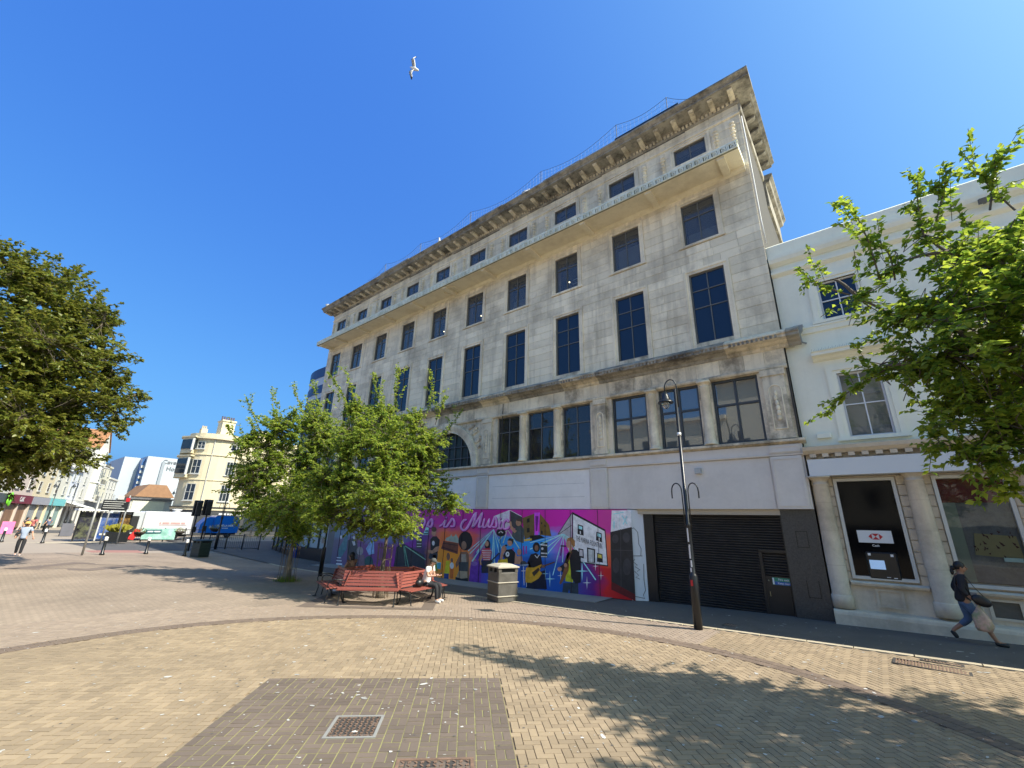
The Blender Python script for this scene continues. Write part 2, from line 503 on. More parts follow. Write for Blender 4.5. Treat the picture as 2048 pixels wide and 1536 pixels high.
for i in range(nb):
    for j in range(nb):
        for k in (-1, 1):
            ca, cb = -SQH + (i + .5) * st, -SQH + (j + .5) * st
            if (i + j) % 2: ca += k * st / 4; a = pi / 2
            else: cb += k * st / 4; a = 0
            x = SQC[0] + (ca * cos(R45) - cb * sin(R45)); y = SQC[1] + (ca * sin(R45) + cb * cos(R45))
            if inview(x, y, 100) and not (hypot(x + 1.91, y + 12.0) < .27): br.append((x, y, a + R45))
lay(square, br, GREYB, .006, .199, .0965)
# ring of two rows of dark pavers
rb = MB(); N = 200
for k in range(N):
    a0, a1 = 2 * pi * k / N, 2 * pi * (k + 1) / N
    p = [(CC[0] + r * cos(a), CC[1] + r * sin(a)) for r, a in ((RING - RW / 2, a0), (RING + RW / 2, a0), (RING + RW / 2, a1), (RING - RW / 2, a1))]
    if all(y < KERBY for x, y in p): rb.add([(x, y, gz(x, y) + .0015) for x, y in p], [(0, 1, 2, 3)])
ring = struct(rb.build('dark_paving_ring', BEDT))
br = []
for row in (-1, 1):
    r = RING + row * RW / 4; n = int(2 * pi * r / .1)
    for k in range(n):
        a = 2 * pi * k / n
        x, y = CC[0] + r * cos(a), CC[1] + r * sin(a)
        if y < KERBY - .05 and inview(x, y, 150): br.append((x, y, a))
lay(ring, br, RINGB, .005, .193, .095)

# kerb stones, pavement in front of the shops, concrete apron under the hoarding
kb = struct(MB().box(-26, 9, -3.2, -3.06, -.6, -.5).build('kerb', KERBM))
x = -26.0
while x < 9:
    l = random.uniform(.8, .98)
    z0, z1 = gz(x, -3.1), gz(x + l, -3.1); a, b = x + .006, x + l - .006
    MB().add([(a, -3.215, z0 - .06), (b, -3.215, z1 - .06), (b, -3.05, z1 - .06), (a, -3.05, z0 - .06), (a + .004, -3.21, z0 + .012), (b - .004, -3.21, z1 + .012), (b - .004, -3.055, z1 + .014), (a + .004, -3.055, z0 + .014)],
             [(4, 5, 6, 7), (0, 1, 5, 4), (1, 2, 6, 5), (2, 3, 7, 6), (3, 0, 4, 7)]).build('kerb_stone', KERBM, kb)
    x += l
m = MB(); px_ = [-50 + i for i in range(0, 61)]; py_ = [-3.05, -2, -1, 0, 1.5]
for x in px_:
    for y in py_: m.v.append((x, y, gz(x, y) + .008))
m.f = [(i * 5 + j, (i + 1) * 5 + j, (i + 1) * 5 + j + 1, i * 5 + j + 1) for i in range(60) for j in range(4)]
struct(m.build('pavement', ASPH))
m = MB()
for a, b in ((-24, -17), (-17, -12), (-12, -7.2), (-7.2, -4.4)):
    m.add([(a, -1.55, gz(a, -1) + .03), (b, -1.55, gz(b, -1) + .03), (b, -.2, gz(b, -1) + .04), (a, -.2, gz(a, -1) + .04),
           (a, -1.55, gz(a, -1) - .02), (b, -1.55, gz(b, -1) - .02)], [(0, 1, 2, 3), (4, 5, 1, 0)])
struct(m.build('concrete_apron', CONC))

# far ground: road, red strip, far pavement
m = MB(); struct(m.add([(x, y, -.025 + gz(x, y)) for x in (-47, -43, -37.5) for y in (-60, -9, -6, -3, 0, 40)], [(a * 6 + j, a * 6 + 6 + j, a * 6 + 7 + j, a * 6 + 1 + j) for a in (0, 1) for j in range(5)]).build('road', ROADM))
m = MB(); struct(m.add([(x, y, -.012 + gz(x, y)) for x in (-37.5, -35.1) for y in (-60, -9.2, -7.4)], [(0, 3, 4, 1), (1, 4, 5, 2)]).build('red_crossing_strip', REDM))
struct(MB().sheet([(-48.3, -60), (-47, -60), (-47, -8), (-48.3, -8)], -.01).build('far_kerb', KERBM))
m = MB(); struct(m.add([(-88, -60, -.02), (-80, -60, -.02), (-66, 6, -.02), (-78, 6, -.02)], [(0, 1, 2, 3)]).build('far_road', ROADM))
# dark paving squares further off: one round the bench tree, one in the open plaza
for (cx, cy, h, wd, lab) in ((-10.0, -6.2, 1.95, .38, 0), (-25.2, -11.7, 1.7, .75, 1)):
    m = MB(); pts = []
    for hh in (h, h - wd):
        for sx, sy in ((-1, -1), (1, -1), (1, 1), (-1, 1)):
            a, b = sx * hh, sy * hh; pts.append((cx + (a - b) / sqrt(2), cy + (a + b) / sqrt(2)))
    m.add([(x, y, gz(x, y) + .004) for x, y in pts], [(i, (i + 1) % 4, 4 + (i + 1) % 4, 4 + i) for i in range(4)])
    struct(m.build('dark_paving_border', GREYB))

# gull droppings and trodden gum
DROP = mat('gull_droppings', (.44, .43, .40), .8, .3, 20, irand=.4)
m = MB()
for _ in range(2600):
    if random.random() < .5:
        r = random.uniform(3.0, 15); a = random.uniform(radians(75), radians(190)); x, y = CAM[0] + r * cos(a), CAM[1] + r * sin(a)
    else:
        x, y = random.uniform(-30, 7), random.uniform(-19, -1)
    if not inview(x, y, 0): continue
    s = min(.034, max(.005, random.lognormvariate(-4.6, .6))); n = 7; a0 = random.random() * 6
    st = random.uniform(1, 2.2); th = random.random() * pi
    pts = []
    for k in range(n):
        rr = s * random.uniform(.6, 1.15); p, q = rr * cos(a0 + 2 * pi * k / n) * st, rr * sin(a0 + 2 * pi * k / n)
        pts.append((x + p * cos(th) - q * sin(th), y + p * sin(th) + q * cos(th)))
    if KERBY - .1 < y < -3: continue
    m.sheet(pts, .0125 if y > -3 else .0095 if abs(hypot(x - CC[0], y - CC[1]) - RING) < .3 else .004 if not insq(x, y) else .011)
stuff(tag(m.build('gull_droppings', DROP), 'small white gull droppings spattered over the paving', 'droppings'))

m = MB(); GUM = mat('trodden_gum', (.10, .09, .08), .9, .2, 10)
for _ in range(420):
    r = random.uniform(3.0, 14); a = random.uniform(radians(60), radians(185)); x, y = CAM[0] + r * cos(a), CAM[1] + r * sin(a)
    if not inview(x, y, 0) or y > -3.4: continue
    s_ = random.uniform(.008, .022); n = 8
    m.sheet([(x + s_ * random.uniform(.7, 1.1) * cos(2 * pi * k / n), y + s_ * random.uniform(.7, 1.1) * sin(2 * pi * k / n)) for k in range(n)], .0085 if abs(hypot(x - CC[0], y - CC[1]) - RING) < .3 else .0035 if not insq(x, y) else .0095)
stuff(tag(m.build('gum_spots', GUM), 'dark trodden gum spots on the brick paving', 'gum spots'))
# iron covers
IRON = mat('rusty_iron', (.20, .125, .085), .7, .25, 6, .3, 60, dirt=(.08, .055, .04), dscale=8, damt=.6)
IRON_D = mat('dark_iron', (.05, .045, .04), .7, .25, 6, .3, 60)
def cover(name, label, c, half, rz, n, style):
    t = thing(name, label, 'manhole cover', (c[0], c[1], gz(*c) + .009), rz)
    a, b = half
    f = MB()
    for x0, x1, y0, y1 in ((-a - .035, a + .035, -b - .035, -b), (-a - .035, a + .035, b, b + .035), (-a - .035, -a, -b, b), (a, a + .035, -b, b)):
        f.box(x0, x1, y0, y1, -.02, .004)
    f.build('frame', CONC if style else IRON, t, local=True)
    MB().box(-a + .004, a - .004, -b + .004, b - .004, -.02, -.004).build('plate', IRON_D, t, local=True)
    s = MB()
    for i in range(n):
        for j in range(int(n * b / a)):
            x, y = -a + (i + .5) * 2 * a / n, -b + (j + .5) * 2 * b / int(n * b / a)
            w = a / n * .72
            s.obox((x, y, 0), (w * 1.75, w * .7, .010), (pi / 4 if (i + j) % 2 else -pi / 4))
            s.obox((x + w * .4, y - w * .4, .0), (w * .6, w * .6, .009), 0)
    stuff(s.build('raised_studs', IRON, t, local=True))
    return t
cover('manhole_cover', 'square rusty iron manhole cover set in the dark paved square', (-1.91, -12.0), (.26, .26), R45, 9, 1)
cover('manhole_cover', 'rusty iron manhole cover at the bottom edge of the picture', (-.42, -12.07), (.36, .3), R45, 11, 0)
def grate(name, label, c, L_, Wd, rz, n):
    t = thing(name, label, 'drain grating', (c[0], c[1], gz(*c) + .005), rz)
    MB().box(-L_ / 2, L_ / 2, -Wd / 2, Wd / 2, -.03, -.018).build('pit', DARKIN, t, local=True)
    f = MB()
    for y in (-Wd / 2, Wd / 2): f.box(-L_ / 2 - .02, L_ / 2 + .02, y - .02, y + .02, -.02, .006)
    for x in (-L_ / 2, L_ / 2): f.box(x - .02, x + .02, -Wd / 2 + .02, Wd / 2 - .02, -.02, .006)
    f.build('frame', IRON_D, t, local=True)
    for i in range(n):
        x = -L_ / 2 + (i + .5) * L_ / n
        MB().box(x - .25 * L_ / n, x + .25 * L_ / n, -Wd / 2 + .02, Wd / 2 - .02, -.02, .004).build('bar', IRON, t, local=True)
grate('drain_grating', 'long slotted drain grating in the tan bricks beside the kerb', (3.62, -3.88), 1.0, .42, radians(-3), 22)
grate('drain_grating', 'small slotted grating tight against the kerb stones', (3.8, -3.42), .55, .16, radians(-3), 12)
grate('drain_grating', 'small grating in the shaded pavement before the roller shutter', (0.05, -2.45), .5, .3, 0, 8)
# ================================================================== DEPARTMENT STORE
YW = -.2; BAY = 3.095; XC = -13.93; XR = 2.0; XL = -29.3
store = thing('department_store', 'long weathered pale stone five-storey department store with balcony and heavy cornice', 'building', (XC, 4, 0), world_coords=True)
def mirror(x): return 2 * XC - x
COLS = [-BAY * i for i in range(10)]
openings = []
for x in COLS:
    openings += [(x - .63, x + .63, 8.78, 11.68), (x - .63, x + .63, 13.02, 14.92), (x - .64, x + .64, 17.02, 17.88)]
T1 = [(-10.34, -8.95), (-8.48, -7.01), (-6.56, -5.16), (-4.17, -2.72), (-2.25, -.78), (-.335, 1.11)]
T1 += [(mirror(b), mirror(a)) for a, b in T1]
for a, b in T1: openings.append((a, b, 5.04, 7.28))
def wall_with_openings(m, x0, x1, z0, z1, y0, y1, ops):
    zs = sorted({z0, z1} | {min(max(z, z0), z1) for o in ops for z in o[2:]})
    for a, b in zip(zs, zs[1:]):
        if b - a < 1e-6: continue
        cut = sorted((o[0], o[1]) for o in ops if o[2] < b - 1e-6 and o[3] > a + 1e-6)
        x = x0
        for c, d in cut:
            if c > x: m.box(x, c, y0, y1, a, b)
            x = max(x, d)
        if x < x1: m.box(x, x1, y0, y1, a, b)
m = MB()
wall_with_openings(m, XL + .012, XR - .012, 7.3, 18.7, -.185, .3, [o for o in openings if o[2] > 8])
m.build('wall', JOINT, store)
m = MB()
wall_with_openings(m, XL + .012, XR - .012, 4.9, 7.3, -.16, .3, [o for o in openings if o[2] < 8] + [(XC - 2.4, XC + 2.4, 4.95, 7.3)])
m.build('wall', STONE2, store)
# arched opening: spandrel wall round a half circle
def arch_wall(x0, x1, z0, z1, cx, r, y0, y1, n=28):
    m = MB(); pts = [(cx + r * cos(pi * k / n), z0 + r * sin(pi * k / n)) for k in range(n + 1)]
    for (a, b), (c, d) in zip(pts, pts[1:]):
        m.add([(a, y0, b), (c, y0, d), (c, y0, z1), (a, y0, z1)], [(0, 3, 2, 1)])
        m.add([(a, y0, b), (c, y0, d), (c, y1, d), (a, y1, b)], [(0, 1, 2, 3)])
    m.add([(cx + r, y0, z0), (x1, y0, z0), (x1, y0, z1), (cx + r, y0, z1)], [(0, 1, 2, 3)])
    m.add([(cx - r, y0, z0), (x0, y0, z0), (x0, y0, z1), (cx - r, y0, z1)], [(0, 3, 2, 1)])
    return m
arch_wall(XC - 2.4, XC + 2.4, 4.95, 7.3, XC, 1.97, -.16, .3).build('arch_wall', STONE2, store)
# body behind the facade (keeps light out) and the side wall
MB().box(XL + .02, XR - .05, .9, 11.5, -1.2, 18.4).build('inner_core', DARKIN, store)
m = MB().box(XR - .045, XR, -.18, 12.5, 4.9, 18.6)
m.box(XL, XL + .04, -.18, 12.5, 2.9, 18.6)
m.box(XL, XR, 12.3, 12.5, 0, 18.5)
m.build('side_wall', RENDER_G, store)
MB().box(XL, XR, -.2, 12.4, 18.6, 18.7).build('roof', mat('roof_felt', (.1, .1, .1), .9), store)

# ashlar blocks, course by course round the windows
def courses(levels, x0, x1, ops, lo=.75, hi=1.2):
    out = []
    for ci, (a, b) in enumerate(zip(levels, levels[1:])):
        cut = sorted((o[0], o[1]) for o in ops if o[2] < b - 1e-3 and o[3] > a + 1e-3)
        x = x0; spans = []
        for c, d in cut:
            if c - x > .02: spans.append((x, c))
            x = max(x, d)
        if x1 - x > .02: spans.append((x, x1))
        for c, d in spans:
            n = max(1, round((d - c) / random.uniform(lo, hi)))
            w = [random.uniform(.8, 1.2) for _ in range(n)]
            if n > 1 and ci % 2: w[0] *= .55
            s = sum(w); x = c
            for q in w:
                out.append((x, x + q / s * (d - c), a, b)); x += q / s * (d - c)
    return out
def lv(*seg):
    out = [seg[0]]
    for n, z in seg[1:]:
        a = out[-1]; out += [a + (z - a) * (k + 1) / n for k in range(n)]
    return out
SR = .2
ops = [(o[0] - SR, o[1] + SR, o[2] - (.0 if o[2] < 9 else .12), o[3] + SR) for o in openings if o[2] > 8]
blocks = courses(lv(8.62, (9, 11.88), (3, 12.90), (6, 15.12), (1, 15.55)), XL, XR, ops)
blocks += courses(lv(15.55, (1, 15.9), (3, 16.90), (3, 18.08), (2, 18.68)), XL, XR, ops, .9, 1.5)
blocks.sort(key=lambda q: (q[0] + q[1] - 2 * CAM[0]) ** 2 / 4 + ((q[2] + q[3]) / 2 - 4) ** 2 * .3)
joined = MB()
for i, (a, b, c, d) in enumerate(blocks):
    j = random.uniform(-.003, .004)
    if i < 300: MB().cham(a + .004, b - .004, YW + j, -.184, c + .004, d - .004, .007).build('stone_block', STONE, store)
    else: joined.cham(a + .004, b - .004, YW + j, -.184, c + .004, d - .004, .007)
stuff(joined.build('stone_blocks', STONE, store))

# windows: frame + panes
def window(parent, x0, x1, z0, z1, y, xs, zs, fmat, gmat, fw=.05, bar=.03, depth=.05, panes=True, gm=None):
    f = MB()
    f.box(x0, x0 + fw, y - depth, y + .02, z0, z1); f.box(x1 - fw, x1, y - depth, y + .02, z0, z1)
    f.box(x0 + fw, x1 - fw, y - depth, y + .02, z0, z0 + fw); f.box(x0 + fw, x1 - fw, y - depth, y + .02, z1 - fw, z1)
    X = [x0 + fw] + [x0 + (x1 - x0) * t for t in xs] + [x1 - fw]; Z = [z0 + fw] + [z0 + (z1 - z0) * t for t in zs] + [z1 - fw]
    for t in X[1:-1]: f.box(t - bar / 2, t + bar / 2, y - depth * .8, y + .015, z0 + fw, z1 - fw)
    for t in Z[1:-1]: f.box(x0 + fw, x1 - fw, y - depth * .7, y + .01, t - bar / 2, t + bar / 2)
    w = f.build('window', fmat, parent)
    o = parent.get('_o')
    if o is not None: w['_o'] = o
    if panes:
        for i in range(len(X) - 1):
            for j in range(len(Z) - 1):
                a, b, c, d = X[i] + .004, X[i + 1] - .004, Z[j] + .004, Z[j + 1] - .004
                jx, jz = random.uniform(-.009, .009), random.uniform(-.009, .009)
                MB().add([(a, y - .002 - jx, c), (b, y - .002 + jx, c), (b, y - .002 + jx + jz, d), (a, y - .002 - jx + jz, d)], [(0, 1, 2, 3)]).build('pane', gmat[(i + j) % len(gmat)] if isinstance(gmat, list) else gmat, w)
    return w
def surround(parent, x0, x1, z0, z1, w, y, m_, bottom=True, top=True):
    s = MB()
    for a, b, p in ((0, w * .55, .012), (w * .55, w, .04)):
        s.box(x0 - b, x0 - a, y - p, y + .03, z0, z1 + (b if top else 0)); s.box(x1 + a, x1 + b, y - p, y + .03, z0, z1 + (b if top else 0))
        s.box(x0 - a, x1 + a, y - p, y + .03, z1 + a, z1 + b)
    if bottom: s.box(x0 - w - .04, x1 + w + .04, y - .05, y + .05, z0 - .09, z0)
    return s.build('window_surround', m_, parent)
BULB = mat('lit_bulb', (1, .9, .7), .5, emit=(1, .82, .5), estr=2.5)
for i, x in enumerate(COLS):
    window(store, x - .63, x + .63, 8.78, 11.68, -.09, [.5], [.5, .75], FRAME_T, NAVYG, .05, .035)
    surround(store, x - .63, x + .63, 8.62, 11.68, SR, YW, STONE, False)
    MB().box(x - .63, x + .63, -.22, .05, 8.62, 8.78).build('sill', STONE2, store)
    window(store, x - .63, x + .63, 13.02, 14.92, -.09, [.5], [.66], FRAME_T, CLEARG, .045, .035)
    surround(store, x - .63, x + .63, 13.02, 14.92, SR, YW, STONE)
    window(store, x - .64, x + .64, 17.02, 17.88, -.1, [.5], [], FRAME_T, CLEARG, .04, .04)
    surround(store, x - .64, x + .64, 17.02, 17.88, .2, YW, STONE)
    if i in (0, 1, 3, 6, 8):
        MB().box(x - .56, x + .56, .22, .24, 13.2, 13.2 + (.55, 1.1, .9)[i % 3]).build('window_blind', mat('grey_blind', (.34, .34, .32), .8, .15, 2), store)
    # blackout behind, blind bars and lamps in some rooms
    if i in (0, 2, 4, 5, 7):
        b = MB()
        for k in range(3): b.box(x + (.05 if i % 2 == 0 else -.55), x + (.55 if i % 2 == 0 else -.05), .3, .32, 13.35 + k * .22, 13.38 + k * .22)
        b.build('blind_bar', WHITEM, store)
    if i in (0, 2, 4, 5):
        MB().ell((x - .02 - .12 * (i % 3), .5, 13.9 - .12 * (i % 2)), (.035, .035, .035), 10, 6).build('room_lamp', BULB, store, True)
# string course above first floor
SP = [(-.19, 7.98), (-.24, 8.02), (-.26, 8.1), (-.36, 8.14), (-.40, 8.2), (-.60, 8.22), (-.60, 8.31), (-.65, 8.33), (-.65, 8.38), (-.24, 8.62), (-.17, 8.62)]
x = XL - .3; k = 0
while x < XR + .35:
    e = min(x + random.uniform(1.4, 2.0), XR + .5)
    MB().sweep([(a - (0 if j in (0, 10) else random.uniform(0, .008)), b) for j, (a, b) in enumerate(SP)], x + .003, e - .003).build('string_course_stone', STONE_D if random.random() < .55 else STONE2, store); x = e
m = MB()   # worn dentils on the string course
for k in range(230):
    x = XL + k * .136
    if random.random() < .22: continue
    m.box(x, x + .07, -.645 - random.uniform(0, .01), -.6, 8.225, 8.32)
stuff(m.build('dentils', STONE_D, store))
# frieze with joints
fx = XL
while fx < XR - .01:
    e = min(fx + random.uniform(.55, .95), XR)
    MB().cham(fx + .003, e - .003, -.205, -.18, 7.44, 7.985, .006).build('frieze_stone', STONE if random.random() < .6 else STONE2, store); fx = e
MB().sweep([(-.15, 7.3), (-.24, 7.31), (-.27, 7.36), (-.27, 7.40), (-.22, 7.44), (-.15, 7.44)], XL, XR).build('architrave_moulding', STONE2, store)
# sill course under the first floor windows
MB().sweep([(-.1, 4.86), (-.2, 4.87), (-.26, 4.91), (-.38, 4.93), (-.38, 5.0), (-.2, 5.04), (-.1, 5.04)], XL - .1, XR + .12).build('sill_course', STONE2, store)
# first floor windows
for i, (a, b) in enumerate(T1):
    new = 3 <= i < 6
    window(store, a, b, 5.04, 7.28, .0, [.5], [.6 if new else .66], FRAME if new else FRAME_T, REFLG if new else glass('dim_shop_glass', (.035, .035, .045), .35, .02), .08 if new else .05, .075 if new else .04, .06)
# columns between them
def engaged_column(x, z0, z1, r, y, m_):
    h = z1 - z0
    prof = [(r * 1.35, 0), (r * 1.35, .05), (r * 1.2, .07), (r * 1.22, .1), (r * 1.05, .13), (r, .16), (r * 1.0, h * .35), (r * .88, h - .22), (r * .98, h - .2), (r * .98, h - .17), (r * .88, h - .16), (r * .9, h - .11), (r * 1.15, h - .06), (r * 1.25, h - .05)]
    c = MB().lathe(prof, (x, y, z0), 20)
    c.box(x - r * 1.3, x + r * 1.3, y - r * 1.3, y + r * 1.3, z1 - .05, z1 + .02)
    return c.build('column', m_, store, True)
for g in ((0, 1), (1, 2), (3, 4), (4, 5), (6, 7), (7, 8), (9, 10), (10, 11)):
    a, b = sorted((T1[g[0]], T1[g[1]])); engaged_column((a[1] + b[0]) / 2, 5.04, 7.29, .165, -.17, STONE)
# pilasters with arched sunk panels
def pilaster(cx, w):
    p = MB().box(cx - w / 2, cx + w / 2, -.27, -.15, 5.2, 7.1)
    p.box(cx - w / 2 - .05, cx + w / 2 + .05, -.3, -.15, 5.04, 5.2); p.box(cx - w / 2 - .04, cx + w / 2 + .04, -.31, -.15, 7.1, 7.3)
    o = p.build('pilaster', STONE2, store); o['_o'] = tuple(store['_o'])
    pts = [(cx - w * .28, 5.35), (cx + w * .28, 5.35)] + [(cx + w * .28 * cos(t), 6.6 + w * .28 * sin(t)) for t in np.linspace(0, pi, 9)]
    r = MB()
    for (a, b), (c, d) in zip(pts, pts[1:] + pts[:1]):
        r.tube([(a, -.275, b), (c, -.275, d)], .022, 6)
    r.build('panel_moulding', STONE, o)
    q = MB()
    for k in range(6): q.ell((cx + random.uniform(-.02, .02), -.28, 5.7 + k * .16), (.07 - .006 * k, .035, .09), 8, 6)
    q.build('carved_drop', STONE, o, True)
for x, w in ((-4.66, .5), (1.56, .62), (-10.95, .6)):
    pilaster(x, w); pilaster(mirror(x), w)
# arched window, archivolt, keystone, spandrel carving
m = MB(); n = 36
for r0, r1, p in ((1.96, 2.12, .22), (2.12, 2.26, .26), (2.26, 2.42, .31)):
    for k in range(n):
        a, b = pi * k / n, pi * (k + 1) / n
        P = [(XC + r * cos(t), 4.96 + r * sin(t)) for r, t in ((r0, a), (r1, a), (r1, b), (r0, b))]
        m.prism(P, 1, -p, -.15)
m.build('archivolt', STONE, store)
MB().prism([(XC - .16, 6.85), (XC + .16, 6.85), (XC + .24, 7.4), (XC - .24, 7.4)], 1, -.42, -.15).build('keystone', STONE, store)
for s in (-1, 1):
    q = MB()
    for k in range(26):
        t = random.uniform(.12, 1.0); a = random.uniform(.35, 1.15)
        x = XC + s * (2.45 + .5 * random.random()) * cos(a) * 1.02; z = 5.0 + (2.45 + .45 * random.random()) * sin(a)
        if z > 7.25 or abs(x - XC) > 2.4: continue
        rr = random.uniform(.05, .12); q.ell((x, -.17, z), (rr * 1.4, .06, rr), 8, 6)
        q.tube([(x, -.2, z), (x + s * .12, -.21, z + .1), (x + s * .2, -.2, z)], .025, 6)
    q.build('spandrel_carving', STONE2, store, True)
aw = MB()
for k in range(7):
    x = XC - 1.5 + k * .5; h = sqrt(max(.01, 1.96 ** 2 - (x - XC) ** 2)); aw.box(x - .03, x + .03, -.04, .02, 4.98, 4.98 + h)
for z in (5.5, 6.1): h = sqrt(1.96 ** 2 - (z - 4.96) ** 2); aw.box(XC - h, XC + h, -.035, .015, z - .025, z + .025)
w = aw.build('arched_window', FRAME, store); w['_o'] = tuple(store['_o'])
MB().prism([(XC + 1.97 * cos(pi * k / 24), 4.97 + 1.97 * sin(pi * k / 24)) for k in range(25)], 1, .03, .04).build('pane', glass('arch_glass', (.045, .06, .06), 0, .15, 1.2), w)

# balcony shelf with soffit ribs and Greek-key fretted front
BL, BR = XL + .35, 1.87; BF = -1.4
GREENST = mat('balcony_fret_stone', (.86, .87, .74), .85, .12, 3, .2, 40, dirt=(.40, .43, .31), dscale=2.5, damt=.5)
SOFF = mat('soffit_stone', (.78, .70, .52), .85, .1, 1.2, .2, 30, dirt=(.5, .41, .27), dscale=1.0, damt=.45)
MB().box(BL, BR, BF + .06, YW + .01, 15.5, 15.6).build('balcony_slab', SOFF, store)
for i in range(11):
    x = COLS[0] + BAY / 2 - BAY * i
    if i in (0,): x = 1.25
    if i == 10: x = BL + .5
    MB().box(x - .13, x + .13, BF + .1, YW, 15.37, 15.5).build('soffit_rib', SOFF, store)
MB().sweep([(BF + .06, 15.46), (BF + .2, 15.46), (BF + .2, 15.5), (BF + .06, 15.5)], BL, BR).build('soffit_edge', SOFF, store)
MB().sweep([(YW, 15.32), (YW - .08, 15.36), (YW - .12, 15.5), (YW, 15.5)], BL, BR).build('soffit_moulding', SOFF, store)
q = MB()
for k in range(32):
    a, b = 2 * pi * k / 32, 2 * pi * (k + 1) / 32
    q.prism([(XC + r * cos(t), -.8 + r * .68 * sin(t)) for r, t in ((.46, a), (.56, a), (.56, b), (.46, b))], 2, 15.44, 15.5)
q.build('soffit_roundel', SOFF, store)
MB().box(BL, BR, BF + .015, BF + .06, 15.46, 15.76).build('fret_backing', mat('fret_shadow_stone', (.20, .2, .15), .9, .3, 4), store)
fr = MB()
for s in ((0, .30, .235, .27), (0, .30, 0, .035), (0, .035, .035, .235), (.085, .12, .075, .2), (.085, .23, .165, .2), (.195, .23, .075, .165), (.14, .195, .075, .105), (.255, .29, .035, .235)):
    fr.box(s[0], s[1], -.045, 0, s[2], s[3])
nfr = int((BR - BL) / .305); me = None
for k in range(nfr):
    if me is None: ob = fr.build('fret_panel', GREENST, store, local=True); me = ob.data
    else:
        ob = bpy.data.objects.new('fret_panel', me); COL.objects.link(ob); ob.parent = store
    ob.location = (BL + k * .305 - XC + .01, BF + .014 - 4, 15.48)
MB().box(BL - .02, BR + .02, BF - .03, BF + .09, 15.762, 15.8).build('fret_coping', GREENST, store)
MB().box(BR - .045, BR, BF + .06, YW, 15.6, 15.76).box(BL, BL + .045, BF + .06, YW, 15.6, 15.76).build('fret_side', GREENST, store)
# attic: carved hanging drops in pairs
for i in range(11):
    xm = COLS[0] + BAY / 2 - BAY * i
    for dx in (-.42, .42):
        x = xm + dx
        if i == 0: x = 1.05 + (dx + .42) * .75
        if x < XL + .2: continue
        q = MB().box(x - .13, x + .13, -.225, -.19, 16.6, 18.0)
        for k in range(7): q.ell((x, -.25, 16.8 + k * .165), (.06 + .025 * (k % 2) + .008 * k, .085, .08), 8, 6)
        q.build('carved_drop', STONE, store)
# main cornice
CL, CRX = XL - .55, XR + .6
MB().sweep([(-.19, 18.12), (-.25, 18.14), (-.25, 18.2), (-.21, 18.22), (-.19, 18.22)], XL, XR).build('frieze_moulding', STONE, store)
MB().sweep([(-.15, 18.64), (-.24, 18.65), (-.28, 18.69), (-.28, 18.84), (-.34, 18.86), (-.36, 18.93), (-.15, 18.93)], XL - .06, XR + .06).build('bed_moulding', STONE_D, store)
m = MB()
for k in range(int((XR - XL) / .16)): m.box(XL + .03 + k * .16, XL + .12 + k * .16, -.34, -.27, 18.72, 18.83)
stuff(m.build('dentil_row', STONE2, store))
x = CL; kk = 0
CP = [(-.1, 18.93), (-.95, 18.93), (-.95, 18.95), (-1.0, 18.95), (-1.0, 19.04), (-1.03, 19.05), (-1.07, 19.1), (-1.16, 19.15), (-1.16, 19.22), (-.1, 19.34)]
while x < CRX - .05:
    e = min(x + random.uniform(1.5, 2.3), CRX)
    if CRX - e < .6: e = CRX
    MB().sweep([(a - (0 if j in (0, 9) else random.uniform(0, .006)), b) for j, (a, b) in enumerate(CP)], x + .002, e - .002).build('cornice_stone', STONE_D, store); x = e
mo = MB().prism([(-.3, 0), (-.84, 0), (-.87, -.04), (-.87, -.08), (-.8, -.11), (-.7, -.09), (-.55, -.13), (-.3, -.15)], 0, -.095, .095)
me = None
for k in range(60):
    x = 1.88 - .75 * k
    if x < XL - .4: break
    if me is None: ob = mo.build('modillion', STONE2, store, local=True); me = ob.data
    else:
        ob = bpy.data.objects.new('modillion', me); COL.objects.link(ob); ob.parent = store
    ob.location = (x - XC, -4, 18.932)
    ob.rotation_euler = (0, 0, random.uniform(-.01, .01))
# the cornice returns along the right side wall
SX = XR
MB().prism([(SX - .1, 18.93), (SX + .42, 18.93), (SX + .42, 18.95), (SX + .48, 18.95), (SX + .48, 19.03), (SX + .52, 19.07), (SX + .6, 19.13), (SX + .6, 19.22), (SX - .1, 19.34)], 1, -.098, 4.6).build('side_cornice', STONE_D, store)
for k in range(6):
    y = .35 + k * .75; MB().prism([(SX + .06, 18.928), (SX + .40, 18.928), (SX + .42, 18.86), (SX + .36, 18.8), (SX + .06, 18.72)], 1, y - .1, y + .1).build('modillion', STONE_D, store)
MB().prism([(SX, 18.25), (SX + .07, 18.28), (SX + .1, 18.5), (SX + .06, 18.92), (SX, 18.92)], 1, -.2, 4.5).build('side_bed_moulding', STONE_D, store)
MB().prism([(SX - .02, 18.2), (SX + .25, 18.3), (SX + .3, 18.45), (SX + .42, 18.6), (SX + .42, 18.72), (SX - .02, 18.74)], 1, 4.7, 8.8).build('side_parapet_moulding', STONE_D, store)
MB().box(SX, SX + .1, 4.65, 8.7, 16.9, 18.2).build('side_pier', STONE_D, store)
MB().tube([(SX + .05, -.14, 18.0), (SX + .06, -.14, 16), (SX + .05, -.14, 13), (SX + .07, -.14, 12.0)], .018, 8).build('downpipe', WHITEM, store, True)
